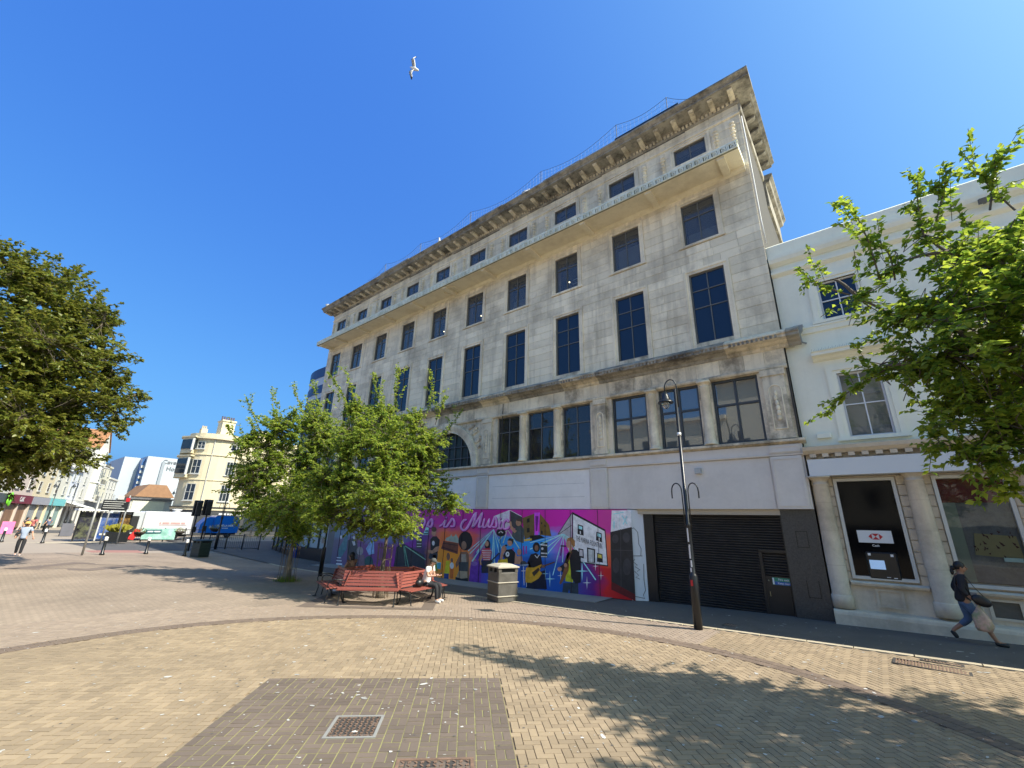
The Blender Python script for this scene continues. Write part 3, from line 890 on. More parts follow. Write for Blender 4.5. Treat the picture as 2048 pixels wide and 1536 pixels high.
# string course end bracket, low parapet upstand along the roof edge, netting on poles
for u0, u1, dz in ((1235, 1365, .10), (1085, 1165, .06), (945, 1000, .05), (740, 800, .08)):
    MB().box(W(u0, 700 - (u0 - 735) * .67, -.6)[0], W(u1, 700 - (u1 - 735) * .67, -.6)[0], -.6, -.4, 19.3, 19.88 + dz).build('roof_upstand', BLACKM if u0 == 1235 else STONE_D, store)
NETM = mat('bird_net_line', (.12, .14, .18), .6)
poles = [W(u, v, -.5) for u, v in ((1332, 195), (1232, 250), (1082, 343), (942, 424), (842, 487), (772, 528))]
for x, z in poles:
    MB().tube([(x, -.5, 19.3), (x, -.5, z)], .022, 6).build('net_pole', NETM, store)
m = MB()
pts = [W(1392, 195, -.5)] + poles + [W(735, 562, -.5)]
for (a, b), (c, d) in zip(pts, pts[1:]):
    sag = .10 * abs(c - a)
    for lvl in (1.0, .8, .6, .4):
        P = []
        for k in range(11):
            t = k / 10; z = b + (d - b) * t - sag * sin(pi * t); P.append((a + (c - a) * t, -.5, 19.45 + (z - 19.45) * lvl))
        m.tube(P, .009 if lvl == 1 else .0035, 4, False)
    n = int(abs(c - a) / .2)
    for k in range(n):
        t = (k + .5) / n; z = b + (d - b) * t - sag * sin(pi * t)
        if z > 19.5: m.tube([(a + (c - a) * t, -.5, 19.4), (a + (c - a) * t, -.5, z)], .003, 3, False)
stuff(m.build('bird_netting', NETM, store))

# ------------------------------------------------ shop fascia: painted boards and strips
fz0, fz1 = 2.95, 4.86
MB().box(XL, XR - .004, -.2, .2, fz0, fz1).build('fascia_backing', GREYP, store)
MB().box(XL, XR, -.26, -.2, 4.56, 4.86).build('fascia_frieze', GREYP, store)
MB().sweep([(-.2, 4.5), (-.29, 4.52), (-.3, 4.56), (-.2, 4.57)], XL, XR + .01).build('fascia_moulding', GREYP, store)
def strip(cx, w):
    p = MB().box(cx - w / 2, cx + w / 2, -.285, -.2, fz0 + .003, 4.5)
    p.box(cx - w / 2, cx + w / 2, -.295, -.26, 4.6, 4.84)
    o = p.build('pilaster_strip', GREYP, store); o['_o'] = tuple(store['_o'])
    r = MB()
    for x0, x1, z0, z1 in ((cx - w / 2 + .04, cx + w / 2 - .04, fz0 + .08, 4.44), (cx - w / 2 + .04, cx + w / 2 - .04, 4.63, 4.81)):
        y = -.285 if z1 < 4.5 else -.295
        for a, b, c, d in ((x0, x1, z0, z0 + .035), (x0, x1, z1 - .035, z1), (x0, x0 + .035, z0 + .035, z1 - .035), (x1 - .035, x1, z0 + .035, z1 - .035)):
            r.box(a, b, y - .018, y + .01, c, d)
    r.build('panel_moulding', GREYP, o)
for x in (1.53, -4.83, -11.1): strip(x, .82 if x > 0 else .74); strip(mirror(x), .74)
def board(x0, x1, m_, name='fascia_board'):
    MB().box(x0, x1, -.225, -.2, fz0 + .002, 4.49).build(name, m_, store)
board(-4.4, 1.08, GREYP); board(-10.68, -5.25, WHITEP); board(-16.3, -11.52, WHITEP); board(-22.6, -17.2, WHITEP); board(-28.5, -23.5, GREYP)
m = MB()
for z in (3.42, 3.95): m.box(-10.45, -5.5, -.229, -.22, z, z + .012)
m.build('panel_seam', mat('seam_line', (.45, .45, .45), .6), store)
# roller shutter bay
CREAM = mat('cream_lintel', (.50, .45, .35), .7, .06, 2)
MB().box(-3.38, 1.14, -.12, .3, 2.78, 2.948).build('lintel', CREAM, store)
MB().box(-3.38, 1.14, .35, .5, -.2, 2.8).build('shutter_void', DARKIN, store)
for a, b in ((-3.2, -2.86), (1.08, 1.125)):
    MB().box(a, b, -.02, .2, -.12, 2.78).build('shutter_guide', BLACKM, store)
sl = MB().add([(-2.86, .10, 0), (1.08, .10, 0), (1.08, .075, .028), (-2.86, .075, .028), (-2.86, .075, .055), (1.08, .075, .055), (1.08, .105, .074), (-2.86, .105, .074)], [(0, 1, 2, 3), (3, 2, 5, 4), (4, 5, 6, 7)])
me = None
for k in range(38):
    if me is None: ob = sl.build('shutter_slat', BLACKS, store, local=True); me = ob.data
    else:
        ob = bpy.data.objects.new('shutter_slat', me); COL.objects.link(ob); ob.parent = store
    ob.location = (-XC, -4 + random.uniform(-.002, .002), -.08 + k * .0755)
MB().box(-2.86, 1.08, .06, .12, -.12, -.06).build('shutter_foot', BLACKM, store)
# wicket door in the shutter with green and blue fire exit plate
d = MB().box(.45, 1.06, .035, .07, 0.02, 1.05)
d.box(.36, .45, .02, .074, 0, 1.72); d.box(.36, 1.07, .02, .074, 1.70, 1.78)
dd = d.build('wicket_door', BLACKM, store); dd['_o'] = tuple(store['_o'])
MB().tube([(.53, .03, .5), (.53, 0, .5), (.53, 0, .62), (.53, .03, .62)], .012, 6).ell((.53, .02, .92), (.02, .02, .02), 8, 6).build('handle', mat('brass_handle', (.5, .42, .25), .4, metal=.8), dd)
sx0, sz0 = W(1546, 1169, .03); sx1, sz1 = W(1585, 1158, .03)
SIGNG = mat('sign_green', (.02, .25, .14), .4); SIGNB = mat('sign_blue', (.03, .12, .4), .4)
fx = MB().box(sx0, sx1, .022, .034, sz0, sz1).build('fire_exit_plate', SIGNG, dd)
def text(body, size, mat_, parent, origin, xdir, zdir, name='lettering', depth=.002, bold=0.0, shear=0.0, align='CENTER', spacing=1.0, sx=1.0):
    """flat raised lettering; xdir/zdir span the plane it lies on"""
    cu = bpy.data.curves.new('t', 'FONT'); cu.body = body; cu.size = size; cu.extrude = depth; cu.offset = bold; cu.shear = shear
    cu.align_x = align; cu.align_y = 'CENTER'; cu.space_character = spacing; cu.resolution_u = 3
    to = bpy.data.objects.new('t', cu); COL.objects.link(to)
    dg = bpy.context.evaluated_depsgraph_get()
    me = bpy.data.meshes.new_from_object(to.evaluated_get(dg)); me.name = name
    bpy.data.objects.remove(to); bpy.data.curves.remove(cu)
    X = Vector(xdir).normalized(); Z = Vector(zdir).normalized(); N = X.cross(Z)
    Mx = Matrix(((X[0] * sx, Z[0], N[0], origin[0]), (X[1] * sx, Z[1], N[1], origin[1]), (X[2] * sx, Z[2], N[2], origin[2]), (0, 0, 0, 1)))
    me.transform(Mx)
    me.materials.clear(); me.materials.append(mat_)
    ob = bpy.data.objects.new(name, me); COL.objects.link(ob)
    if parent is not None:
        o = parent.get('_o')
        if o is not None: me.transform(Matrix.Translation((-o[0], -o[1], -o[2])))
        ob.parent = parent
    return ob
zc = (sz0 + sz1) / 2; hh = sz1 - sz0
text('Fire exit', hh * .42, WHITEM, dd, ((sx0 + sx1) / 2 + .03, .02, zc + hh * .24), (1, 0, 0), (0, 0, 1), bold=.001)
MB().box(sx0 + .06, sx1 - .004, .018, .023, sz0 + .005, zc - .005).build('blue_band', SIGNB, dd)
text('Keep clear', hh * .36, WHITEM, dd, ((sx0 + sx1) / 2 + .03, .016, zc - hh * .25), (1, 0, 0), (0, 0, 1), bold=.001)
MB().box(sx0 + .008, sx0 + .05, .018, .023, sz0 + .01, sz1 - .01).build('sign_symbol', WHITEM, dd)
# granite pier
GRAN = mat('black_granite', (.045, .047, .048), .32, .55, 26, .0, dirt=(.09, .09, .09), dscale=40, damt=.5)
pier = MB().box(1.128, 2.0, -.14, .25, -.15, 2.947).build('granite_pier', GRAN, store); pier['_o'] = tuple(store['_o'])
g = MB()
for (u0, v0, u1, v1, sides) in ((1590, 1062, 1620, 1096, 'lrtb'), (1612, 1160, 1645, 1198, 'lrb')):
    a, z1 = W(u0, v0, -.14); b, z0 = W(u1, v1, -.14)
    if a > b: a, b = b, a
    for s, q in (('l', (a, a + .02, z0, z1)), ('r', (b - .02, b, z0, z1)), ('t', (a, b, z1 - .02, z1)), ('b', (a, b, z0, z0 + .02))):
        if s in sides: g.box(q[0], q[1], -.15, -.139, q[2], q[3])
g.build('plate_outline', BLACKM, pier)
# string course end: hopper and alarm box
MB().box(-1.15, -.95, -.34, -.2, 4.1, 4.28).build('floodlight', mat('floodlight_grey', (.4, .42, .42), .5), store)
MB().tube([(-9.95, -.23, 7.95), (-9.95, -.26, 6.2), (-10.0, -.26, 5.1)], .018, 5).build('cable', mat('cable_dark', (.05, .045, .04), .8), store)
# ================================================================== PAINTED HOARDING
HY = -.32; HX0, HX1 = -23.9, -3.68; HTOP = 2.925
hoard = thing('painted_hoarding', 'long hoarding painted with a magenta, orange and blue mural of musicians', 'mural', (XC, HY, 0), world_coords=True)
def mural_mat():
    m = bpy.data.materials.new('mural_background'); m.use_nodes = True
    n = m.node_tree.nodes; L = m.node_tree.links; b = n['Principled BSDF']; b.inputs['Roughness'].default_value = .5
    geo = n.new('ShaderNodeNewGeometry'); sp = n.new('ShaderNodeSeparateXYZ')
    ns = n.new('ShaderNodeTexNoise'); ns.inputs['Scale'].default_value = 1.2; ns.inputs['Detail'].default_value = 4
    mp = n.new('ShaderNodeMapping'); mp.inputs['Scale'].default_value = (.6, 1, 2.2); L.new(geo.outputs['Position'], mp.inputs[0]); L.new(mp.outputs[0], ns.inputs['Vector'])
    L.new(geo.outputs['Position'], sp.inputs[0])
    def ma(op, a, b_, c=None):
        t = n.new('ShaderNodeMath'); t.operation = op
        for i, q in enumerate((a, b_, c)):
            if q is None: continue
            if isinstance(q, (int, float)): t.inputs[i].default_value = q
            else: L.new(q, t.inputs[i])
        return t.outputs[0]
    def ramp(fac, stops):
        r = n.new('ShaderNodeValToRGB'); e = r.color_ramp.elements
        for i, (p, c) in enumerate(stops):
            if i < 2: q = e[i]; q.position = p
            else: q = e.new(p)
            q.color = (*c, 1)
        L.new(fac, r.inputs[0]); return r.outputs[0]
    nx = ma('MULTIPLY_ADD', ma('SUBTRACT', ns.outputs['Fac'], .5), 1.0, sp.outputs[0])
    fx = ma('DIVIDE', ma('ADD', nx, 24.0), 20.4)
    P = lambda u: (W(u, 1100, HY)[0] + 24) / 20.4
    low = ramp(fx, [(0, (.10, .10, .14)), (P(700), (.13, .07, .16)), (P(800), (.2, .03, .22)), (P(850), (.05, .03, .09)), (P(880), (.75, .26, .02)), (P(935), (.72, .25, .02)), (P(950), (.10, .03, .30)), (P(990), (.015, .09, .42)), (P(1130), (.01, .08, .33)), (P(1185), (.10, .01, .15)), (P(1210), (.5, .01, .012)), (P(1240), (.4, .008, .01))])
    mid = ramp(fx, [(0, (.10, .16, .2)), (P(760), (.15, .22, .38)), (P(850), (.12, .04, .22)), (P(880), (.72, .16, .04)), (P(950), (.55, .09, .08)), (P(985), (.03, .22, .5)), (P(1090), (.02, .28, .72)), (P(1140), (.45, .015, .32)), (P(1215), (.6, .12, .04))])
    top = ramp(fx, [(0, (.10, .13, .16)), (P(760), (.2, .07, .25)), (P(860), (.42, .02, .26)), (P(1000), (.42, .015, .24)), (P(1150), (.50, .012, .32)), (P(1215), (.44, .03, .22))])
    zz = ma('MULTIPLY_ADD', ma('SUBTRACT', ns.outputs['Fac'], .5), .9, sp.outputs[2])
    def mr(v, a, b_):
        t = n.new('ShaderNodeMapRange'); t.interpolation_type = 'SMOOTHSTEP'; t.inputs[1].default_value = a; t.inputs[2].default_value = b_; L.new(v, t.inputs[0]); return t.outputs[0]
    def mix(f, a, b_):
        t = n.new('ShaderNodeMix'); t.data_type = 'RGBA'; L.new(f, t.inputs[0]); L.new(a, t.inputs[6]); L.new(b_, t.inputs[7]); return t.outputs[2]
    c = mix(mr(zz, .9, 1.4), low, mid); c = mix(mr(zz, 1.7, 2.2), c, top)
    gm = n.new('ShaderNodeMix'); gm.data_type = 'RGBA'; gm.blend_type = 'MULTIPLY'; gm.inputs[0].default_value = 1; gm.inputs[7].default_value = (1.6, 1.6, 1.6, 1); L.new(c, gm.inputs[6]); c = gm.outputs[2]
    L.new(c, b.inputs['Base Color'])
    return m
m = MB(); xs = list(np.linspace(HX0, HX1, 18))
for a, b in zip(xs, xs[1:]):
    m.add([(a, HY, gz(a, -.3) + .03), (b, HY, gz(b, -.3) + .03), (b, HY, HTOP), (a, HY, HTOP), (a, -.21, gz(a, -.3)), (b, -.21, gz(b, -.3)), (b, -.21, HTOP), (a, -.21, HTOP)], [(0, 1, 2, 3), (3, 2, 6, 7)])
m.build('board', mural_mat(), hoard)
for k in range(1, 17):
    xs_ = HX1 - 1.22 * k
    MB().box(xs_ - .003, xs_ + .003, HY - .026, HY + .001, gz(xs_, -.3) + .04, HTOP - .01).build('board_seam', mat('seam_dark', (.06, .04, .06), .8), hoard)
MWHITE = mat('mural_white', (.68, .70, .74), .5, .05, 2)
ret = MB().prism([(HX1, HY), (-3.22, -.02), (-3.22, .06), (HX1, -.2)], 2, -.08, HTOP).build('return_board', MWHITE, hoard); ret['_o'] = tuple(hoard['_o'])
def pm(*c):
    c2 = tuple(min(.9, q * 1.5) for q in c)
    return mat('mural_%02x%02x%02x' % tuple(int(255 * q) for q in c), c2, .5, .4, 5.0)
def A_(p): return (860 + p[0] / 9.036, 1010 + p[1] / 9.036)
def B_(p): return (1060 + p[0] / 7.68, 1010 + p[1] / 7.68)
def D_(p): return (660 + p[0] / 9.036, 1010 + p[1] / 9.036)
def paint(name, T, shapes):
    """a painted motif: list of (colour, layer, outline in survey pixels); first shape is the part, others its pieces"""
    root = None
    bymat = {}
    for col, ly, poly in shapes: bymat.setdefault((col, ly), []).append(poly)
    for (col, ly), polys in sorted(bymat.items(), key=lambda q: q[0][1]):
        m = MB(); y = HY - .0025 * ly
        for k, poly in enumerate(polys):
            m.add([(*W(*T(p), y)[:1], y - .0003 * k, W(*T(p), y)[1]) for p in poly], [tuple(range(len(poly)))])
        o = m.build(name if root is None else 'painted_patch', pm(*col), root or hoard, local=False)
        if root is None: root = o; root['_o'] = tuple(hoard['_o'])
    return root
def el(cx, cy, rx, ry, n=14, a=0):
    return [(cx + rx * cos(t) * cos(a) - ry * sin(t) * sin(a), cy + rx * cos(t) * sin(a) + ry * sin(t) * cos(a)) for t in np.linspace(0, 2 * pi, n, endpoint=False)]
def line(p, q, w0, w1=None):
    w1 = w0 if w1 is None else w1
    d = hypot(q[0] - p[0], q[1] - p[1]); nx, ny = -(q[1] - p[1]) / d, (q[0] - p[0]) / d
    return [(p[0] + nx * w0, p[1] + ny * w0), (q[0] + nx * w1, q[1] + ny * w1), (q[0] - nx * w1, q[1] - ny * w1), (p[0] - nx * w0, p[1] - ny * w0)]
BLK = (.012, .012, .016); SK = (.42, .22, .14); SKD = (.2, .1, .06); WHT = (.72, .74, .78); LBL = (.30, .58, .85); GLD = (.62, .30, .02); DGR = (.05, .055, .06)
# left dim part: teal shards, dark figures, lilac triangle, light rays, small tag
paint('painted_figures', D_, [((.06, .16, .18), 1, [(150, 800), (330, 480), (300, 800), (160, 1000)]), (DGR, 2, [(300, 1100), (320, 640), (470, 560), (520, 900), (500, 1130)]), ((.25, .4, .62), 2, [(650, 790), (790, 560), (800, 880), (700, 900)]),
     ((.28, .25, .24), 3, el(540, 830, 60, 80)), ((.2, .12, .14), 3, [(500, 900), (620, 900), (640, 1130), (500, 1130)]), ((.03, .09, .08), 3, el(700, 1030, 80, 110)), ((.30, .02, .28), 1, [(780, 1130), (1080, 860), (1290, 1130)]), ((.03, .03, .04), 2, [(1150, 1130), (1200, 760), (1330, 700), (1700, 900), (1720, 1140)]),
     ((.12, .3, .2), 4, line((1340, 740), (1420, 1120), 12, 6)), ((.2, .4, .3), 4, line((1360, 740), (1730, 990), 10, 8)), ((.1, .28, .2), 4, line((1330, 740), (1370, 1100), 8, 5)), ((.2, .03, .3), 2, [(1350, 690), (1560, 620), (1560, 760), (1420, 780)]),
     (WHT, 5, line((110, 1060), (220, 1070), 14)), (WHT, 5, line((110, 1000), (210, 1010), 10)), (WHT, 5, line((120, 950), (200, 955), 8)), (WHT, 4, el(200, 580, 14, 35)), ((.5, .5, .5), 4, el(440, 590, 30, 30)), ((.45, .45, .45), 4, line((420, 650), (440, 730), 24, 20))])
paint('painted_cases', D_, [(DGR, 2, [(1560, 560), (1660, 560), (1660, 780), (1560, 780)]), (WHT, 3, line((1565, 570), (1655, 570), 8)), (WHT, 3, line((1570, 640), (1650, 640), 8)), (WHT, 3, line((1570, 700), (1650, 700), 6)), (WHT, 3, line((1570, 750), (1650, 750), 6)), (LBL, 2, [(1680, 540), (1780, 540), (1790, 380), (1740, 380)]), (BLK, 3, line((1700, 520), (1770, 520), 10)), (BLK, 3, line((1715, 470), (1775, 470), 10))])
# guitarist in a black shirt on the orange ground
paint('painted_guitarist', A_, [(SK, 3, [(100, 760), (170, 740), (150, 830), (40, 880), (-40, 860), (-40, 810), (40, 820)]), (BLK, 2, [(5, 620), (50, 570), (120, 565), (175, 630), (165, 760), (135, 870), (10, 870)]), ((.035, .04, .05), 1, [(0, 860), (140, 850), (130, 1000), (40, 1000), (-30, 960)]),
     (SK, 3, el(70, 500, 42, 58)), ((.09, .05, .03), 4, el(72, 440, 46, 45)), (WHT, 3, el(60, 690, 25, 45)), (SKD, 1, [(50, 900), (110, 900), (100, 1000), (60, 1010)])])
paint('painted_pier', A_, [((.16, .05, .03), 1, [(240, 650), (515, 690), (500, 890), (200, 790)]), ((.30, .36, .30), 2, [(270, 640), (300, 590), (370, 560), (385, 520), (400, 570), (440, 560), (470, 520), (490, 560), (515, 610), (515, 690)]), ((.05, .02, .02), 2, line((230, 690), (500, 730), 8)), ((.06, .02, .02), 2, line((220, 760), (490, 850), 10))])
paint('painted_children', A_, [((.2, .32, .04), 1, [(30, 1000), (120, 990), (140, 1190), (30, 1200)]), ((.08, .35, .45), 2, [(120, 1040), (200, 1040), (190, 1160), (130, 1150)]), (SKD, 1, el(330, 930, 32, 70)), ((.55, .48, .02), 2, [(290, 1010), (355, 1010), (350, 1130), (345, 1240), (255, 1235), (275, 1120)]), (WHT, 2, el(395, 1095, 36, 60)), (SKD, 1, el(395, 1000, 22, 45)), ((.02, .05, .2), 1, [(255, 1230), (340, 1235), (335, 1340), (250, 1340)]), ((.5, .12, .02), 1, line((395, 1150), (390, 1330), 30))])
paint('painted_woman_with_afro', A_, [(SKD, 2, [(555, 850), (665, 840), (700, 900), (705, 1380), (680, 1380), (660, 1030), (560, 1030), (470, 1140), (460, 1060), (520, 930)]), ((.3, .25, .2), 3, [(565, 890), (650, 890), (660, 1030), (570, 1030)]), (BLK, 1, el(640, 650, 128, 175)), ((.26, .15, .1), 3, el(612, 730, 48, 78)), (DGR, 4, [(520, 1030), (690, 1030), (680, 1200), (520, 1190)]), ((.34, .26, .17), 2, [(520, 1190), (680, 1190), (680, 1350), (450, 1350)]), (BLK, 3, [(460, 1300), (570, 1330), (680, 1320), (690, 1390), (460, 1370)])])
# beams of light
rays = []
for q in ((690, 830), (720, 880), (760, 1020), (1120, 1080), (1165, 1080), (1250, 860), (1320, 830), (840, 860)):
    rays.append((LBL, 1, line((1150, 440), q, 4, 12 if q[1] > 1000 else 8)))
for q in ((1250, 640), (1320, 690), (1610, 780), (1560, 700)): rays.append(((.42, .58, .38), 1, line((1400, 440), q, 4, 8)))
paint('painted_light_beams', A_, rays)
paint('painted_light_beams', B_, [(LBL, 1, line((520, 445), q, 4, w * .6)) for q, w in (((190, 580), 16), ((250, 660), 14), ((260, 760), 14), ((350, 1080), 12), ((410, 840), 12), ((500, 880), 12), ((600, 700), 14), ((900, 740), 24), ((1010, 1150), 16), ((0, 680), 14), ((0, 580), 10))])
paint('painted_corner_block', A_, [((.55, .52, .66), 1, [(1150, 215), (1440, 95), (1440, 430), (1200, 430)]), ((.05, .05, .055), 1, [(1450, 95), (1665, 215), (1640, 400), (1450, 430)]), (WHT, 2, line((1150, 210), (1445, 95), 6)), (WHT, 2, line((1445, 95), (1665, 212), 5)), (BLK, 2, el(1280, 500, 85, 70)), (WHT, 3, [(1235, 500), (1280, 465), (1325, 500), (1310, 510), (1280, 485), (1245, 512)])])
paint('painted_brown_building', A_, [((.12, .085, .03), 1, [(1670, 235), (1885, 155), (1885, 560), (1710, 620)]), (BLK, 2, [(1750, 250), (1800, 235), (1800, 310), (1750, 320)]), (BLK, 2, [(1750, 420), (1800, 410), (1800, 490), (1750, 500)]), ((.6, .42, .05), 2, line((1700, 640), (1840, 620), 18))])
paint('painted_brown_building', B_, [((.15, .09, .02), 1, [(150, 130), (290, 300), (330, 480), (150, 460)]), ((.55, .06, .62), 3, [(65, 115), (155, 115), (125, 460), (75, 460)]), ((.16, .01, .2), 4, [(82, 170), (130, 170), (112, 400), (88, 400)]), (BLK, 2, [(170, 260), (190, 270), (190, 300), (170, 295)]), (BLK, 2, [(220, 300), (240, 310), (240, 340), (220, 330)]), (BLK, 2, [(170, 390), (195, 400), (195, 450), (170, 440)]), (BLK, 1, [(0, 470), (150, 460), (230, 500), (0, 560)])])
paint('painted_man_in_grey_shirt', A_, [((.06, .075, .075), 2, [(1490, 480), (1560, 400), (1650, 370), (1705, 440), (1690, 690), (1560, 650), (1480, 560)]), (SK, 3, [(1430, 290), (1470, 300), (1480, 380), (1570, 470), (1530, 510), (1450, 430)]), ((.36, .2, .12), 3, el(1600, 320, 50, 62)), ((.07, .045, .03), 4, [(1560, 260), (1640, 240), (1675, 300), (1660, 370), (1640, 300), (1570, 285)])])
stripes = [((.5, .03, .05), 2, [(955, 790), (1080, 775), (1118, 850), (1085, 1000), (965, 1000), (925, 850)])]
for k in range(6): stripes.append((WHT, 3, line((935 + 6 * k, 820 + 33 * k), (1110 - 5 * k, 818 + 34 * k), 6)))
stripes += [(SK, 1, [(930, 870), (980, 880), (920, 1020), (960, 1100), (900, 1080), (870, 990)]), (BLK, 1, el(1040, 720, 52, 95)), (SK, 4, el(1028, 700, 33, 50)), ((.03, .03, .03), 4, line((940, 1180), (1120, 1000), 30, 26)), ((.03, .03, .03), 4, line((1120, 1000), (1250, 870), 10, 12)), ((.02, .02, .05), 1, [(930, 1000), (1090, 1000), (1080, 1230), (930, 1230)])]
paint('painted_singer_in_striped_shirt', A_, stripes)
paint('painted_amplifier', A_, [((.12, .03, .30), 1, [(740, 1030), (900, 1000), (920, 1400), (700, 1390)]), ((.2, .1, .35), 2, el(800, 1060, 60, 40))])
paint('painted_singer_in_black_vest', A_, [(SK, 2, [(1260, 980), (1300, 760), (1340, 720), (1390, 790), (1330, 880), (1310, 980)]), (SK, 2, [(1490, 800), (1560, 880), (1600, 1050), (1530, 1060)]), (BLK, 3, [(1375, 810), (1480, 795), (1540, 860), (1525, 1060), (1400, 1060), (1320, 920)]), (SK, 4, el(1445, 680, 46, 62)), ((.03, .025, .02), 5, [(1400, 640), (1440, 595), (1510, 620), (1500, 720), (1470, 650)]), (WHT, 4, el(1400, 890, 36, 48)), (BLK, 5, el(1405, 885, 12, 18)), ((.70, .42, .02), 4, [(1235, 990), (1400, 970), (1410, 1085), (1215, 1085)]), (BLK, 5, el(1375, 730, 22, 18))])
paint('painted_drummer', A_, [(SK, 1, el(1610, 850, 38, 60)), (SK, 1, [(1540, 930), (1660, 920), (1690, 1070), (1530, 1070)]), (DGR, 2, el(1690, 1060, 60, 50)), ((.3, .4, .5), 3, line((1620, 1090), (1780, 1080), 10)), (WHT, 3, line((1690, 1110), (1700, 1450), 6)), (WHT, 3, line((1650, 1190), (1760, 1190), 7)), (WHT, 3, line((1740, 1200), (1745, 1480), 5)), ((.3, .05, .3), 1, line((1500, 770), (1500, 900), 14)), ((.3, .05, .3), 1, line((1690, 740), (1690, 900), 12)), ((.3, .05, .3), 1, line((1740, 740), (1740, 880), 12))])
paint('painted_bass_player', B_, [(BLK, 2, [(10, 760), (90, 735), (170, 790), (190, 920), (150, 1000), (-10, 1000), (-40, 880)]), (BLK, 3, el(98, 650, 58, 78)), (SKD, 4, el(100, 660, 28, 45)), (SKD, 2, [(-45, 880), (0, 880), (20, 1060), (-40, 1040)]), (WHT, 4, line((75, 770), (110, 815), 5)), (WHT, 4, line((110, 815), (140, 765), 5)), (GLD, 5, [(-60, 960), (60, 960), (180, 910), (150, 1010), (185, 1050), (130, 1130), (20, 1195), (-70, 1190), (-75, 1060)]), ((.05, .03, .02), 6, [(30, 1040), (130, 960), (150, 1000), (60, 1100)]), ((.1, .05, .03), 5, line((150, 960), (380, 875), 12, 10)), (SKD, 6, el(205, 940, 26, 26)), ((.008, .012, .03), 1, [(-70, 1100), (230, 1000), (260, 1290), (-60, 1290)])])
paint('painted_loudspeaker_poster', B_, [((.02, .03, .03), 2, [(160, 570), (270, 580), (265, 810), (155, 800)]), (WHT, 3, line((165, 610), (265, 620), 10)), (WHT, 3, line((170, 740), (260, 745), 10)), (WHT, 3, line((170, 790), (260, 795), 8)), (WHT, 3, el(190, 670, 18, 20))])
# white pub
pub = paint('painted_white_pub', B_, [((.01, .01, .012), 1, [(648, 105), (1158, 380), (1200, 945), (780, 890), (645, 620)]), ((.34, .33, .36), 1, [(645, 120), (640, 610), (430, 450)]), (WHT, 2, [(662, 145), (1145, 402), (1185, 925), (790, 872), (662, 620)]), (BLK, 2, line((645, 120), (430, 450), 5)), (BLK, 2, line((640, 310), (440, 450), 4)),
     (BLK, 3, [(735, 295), (815, 320), (825, 470), (730, 445)]), (LBL, 4, [(748, 315), (803, 335), (803, 380), (748, 365)]), (WHT, 4, line((772, 400), (775, 445), 8)), (BLK, 3, [(1020, 410), (1100, 435), (1108, 575), (1012, 540)]), (LBL, 4, [(1034, 430), (1090, 448), (1090, 500), (1034, 480)]), (WHT, 4, line((1062, 500), (1064, 550), 6)),
     (BLK, 3, [(745, 665), (820, 680), (828, 820), (745, 800)]), ((.45, .42, .42), 4, [(760, 685), (808, 695), (812, 790), (760, 780)]), (BLK, 3, [(875, 650), (1000, 680), (1000, 890), (880, 880)]), ((.42, .44, .42), 4, [(895, 675), (980, 695), (980, 880), (900, 872)]), (WHT, 5, line((940, 690), (940, 880), 5)), (BLK, 3, [(1030, 735), (1112, 755), (1120, 885), (1028, 870)]), ((.75, .5, .08), 4, [(1042, 752), (1100, 768), (1104, 820), (1042, 810)])])
ax, az = W(*B_((690, 505)), HY); bx_, bz = W(*B_((1135, 645)), HY)
mx_, mz = (ax + bx_) / 2, (az + bz) / 2
text('THE MARINA FOUNTAIN', .27, pm(*BLK), pub, (mx_, HY - .012, mz), (bx_ - ax, 0, bz - az), (.02, 0, 1), bold=.0, sx=hypot(bx_ - ax, bz - az) / 3.35, depth=.0005)
# lead singer
paint('painted_lead_singer', B_, [((.03, .045, .06), 1, [(510, 1200), (740, 1190), (745, 1385), (620, 1375), (600, 1290), (580, 1370), (495, 1350)]), ((.50, .50, .02), 2, [(560, 760), (650, 700), (660, 1190), (540, 1170), (560, 1000)]), (BLK, 3, [(600, 760), (650, 680), (720, 690), (780, 760), (780, 1190), (700, 1210), (640, 1130), (620, 960)]), ((.018, .02, .022), 2, [(570, 740), (620, 690), (560, 1000), (520, 1060), (440, 960), (520, 900)]),
     (SK, 4, el(600, 595, 46, 68)), (SK, 3, [(590, 640), (650, 630), (640, 720), (600, 720)]), ((.28, .13, .04), 5, [(560, 560), (580, 505), (640, 495), (690, 550), (690, 630), (660, 650), (640, 600), (620, 550)]), (BLK, 6, line((470, 628), (555, 632), 11, 8)), (BLK, 5, line((485, 650), (470, 780), 6)), ((.20, .08, .03), 6, [(450, 1200), (560, 880), (600, 900), (590, 1010), (520, 1150), (470, 1220)]), ((.1, .04, .02), 6, line((540, 960), (640, 720), 14, 10)), (SK, 7, el(545, 925, 24, 34)), (SK, 7, el(455, 985, 34, 34))])
st_ = []
for x, y, r, c in ((305, 1135, 130, LBL), (235, 1055, 90, LBL), (470, 1085, 80, WHT), (875, 1195, 105, WHT), (800, 1015, 160, LBL), (1005, 940, 75, WHT), (1090, 1085, 75, (.9, .6, .6))):
    P = []
    for k in range(8):
        rr = r * (1 if k % 4 == 0 else .65 if k % 2 == 0 else .1); a = pi / 2 + k * pi / 4; P.append((x + rr * cos(a), y + rr * sin(a)))
    st_.append((c, 3, P))
paint('painted_stars', B_, st_)
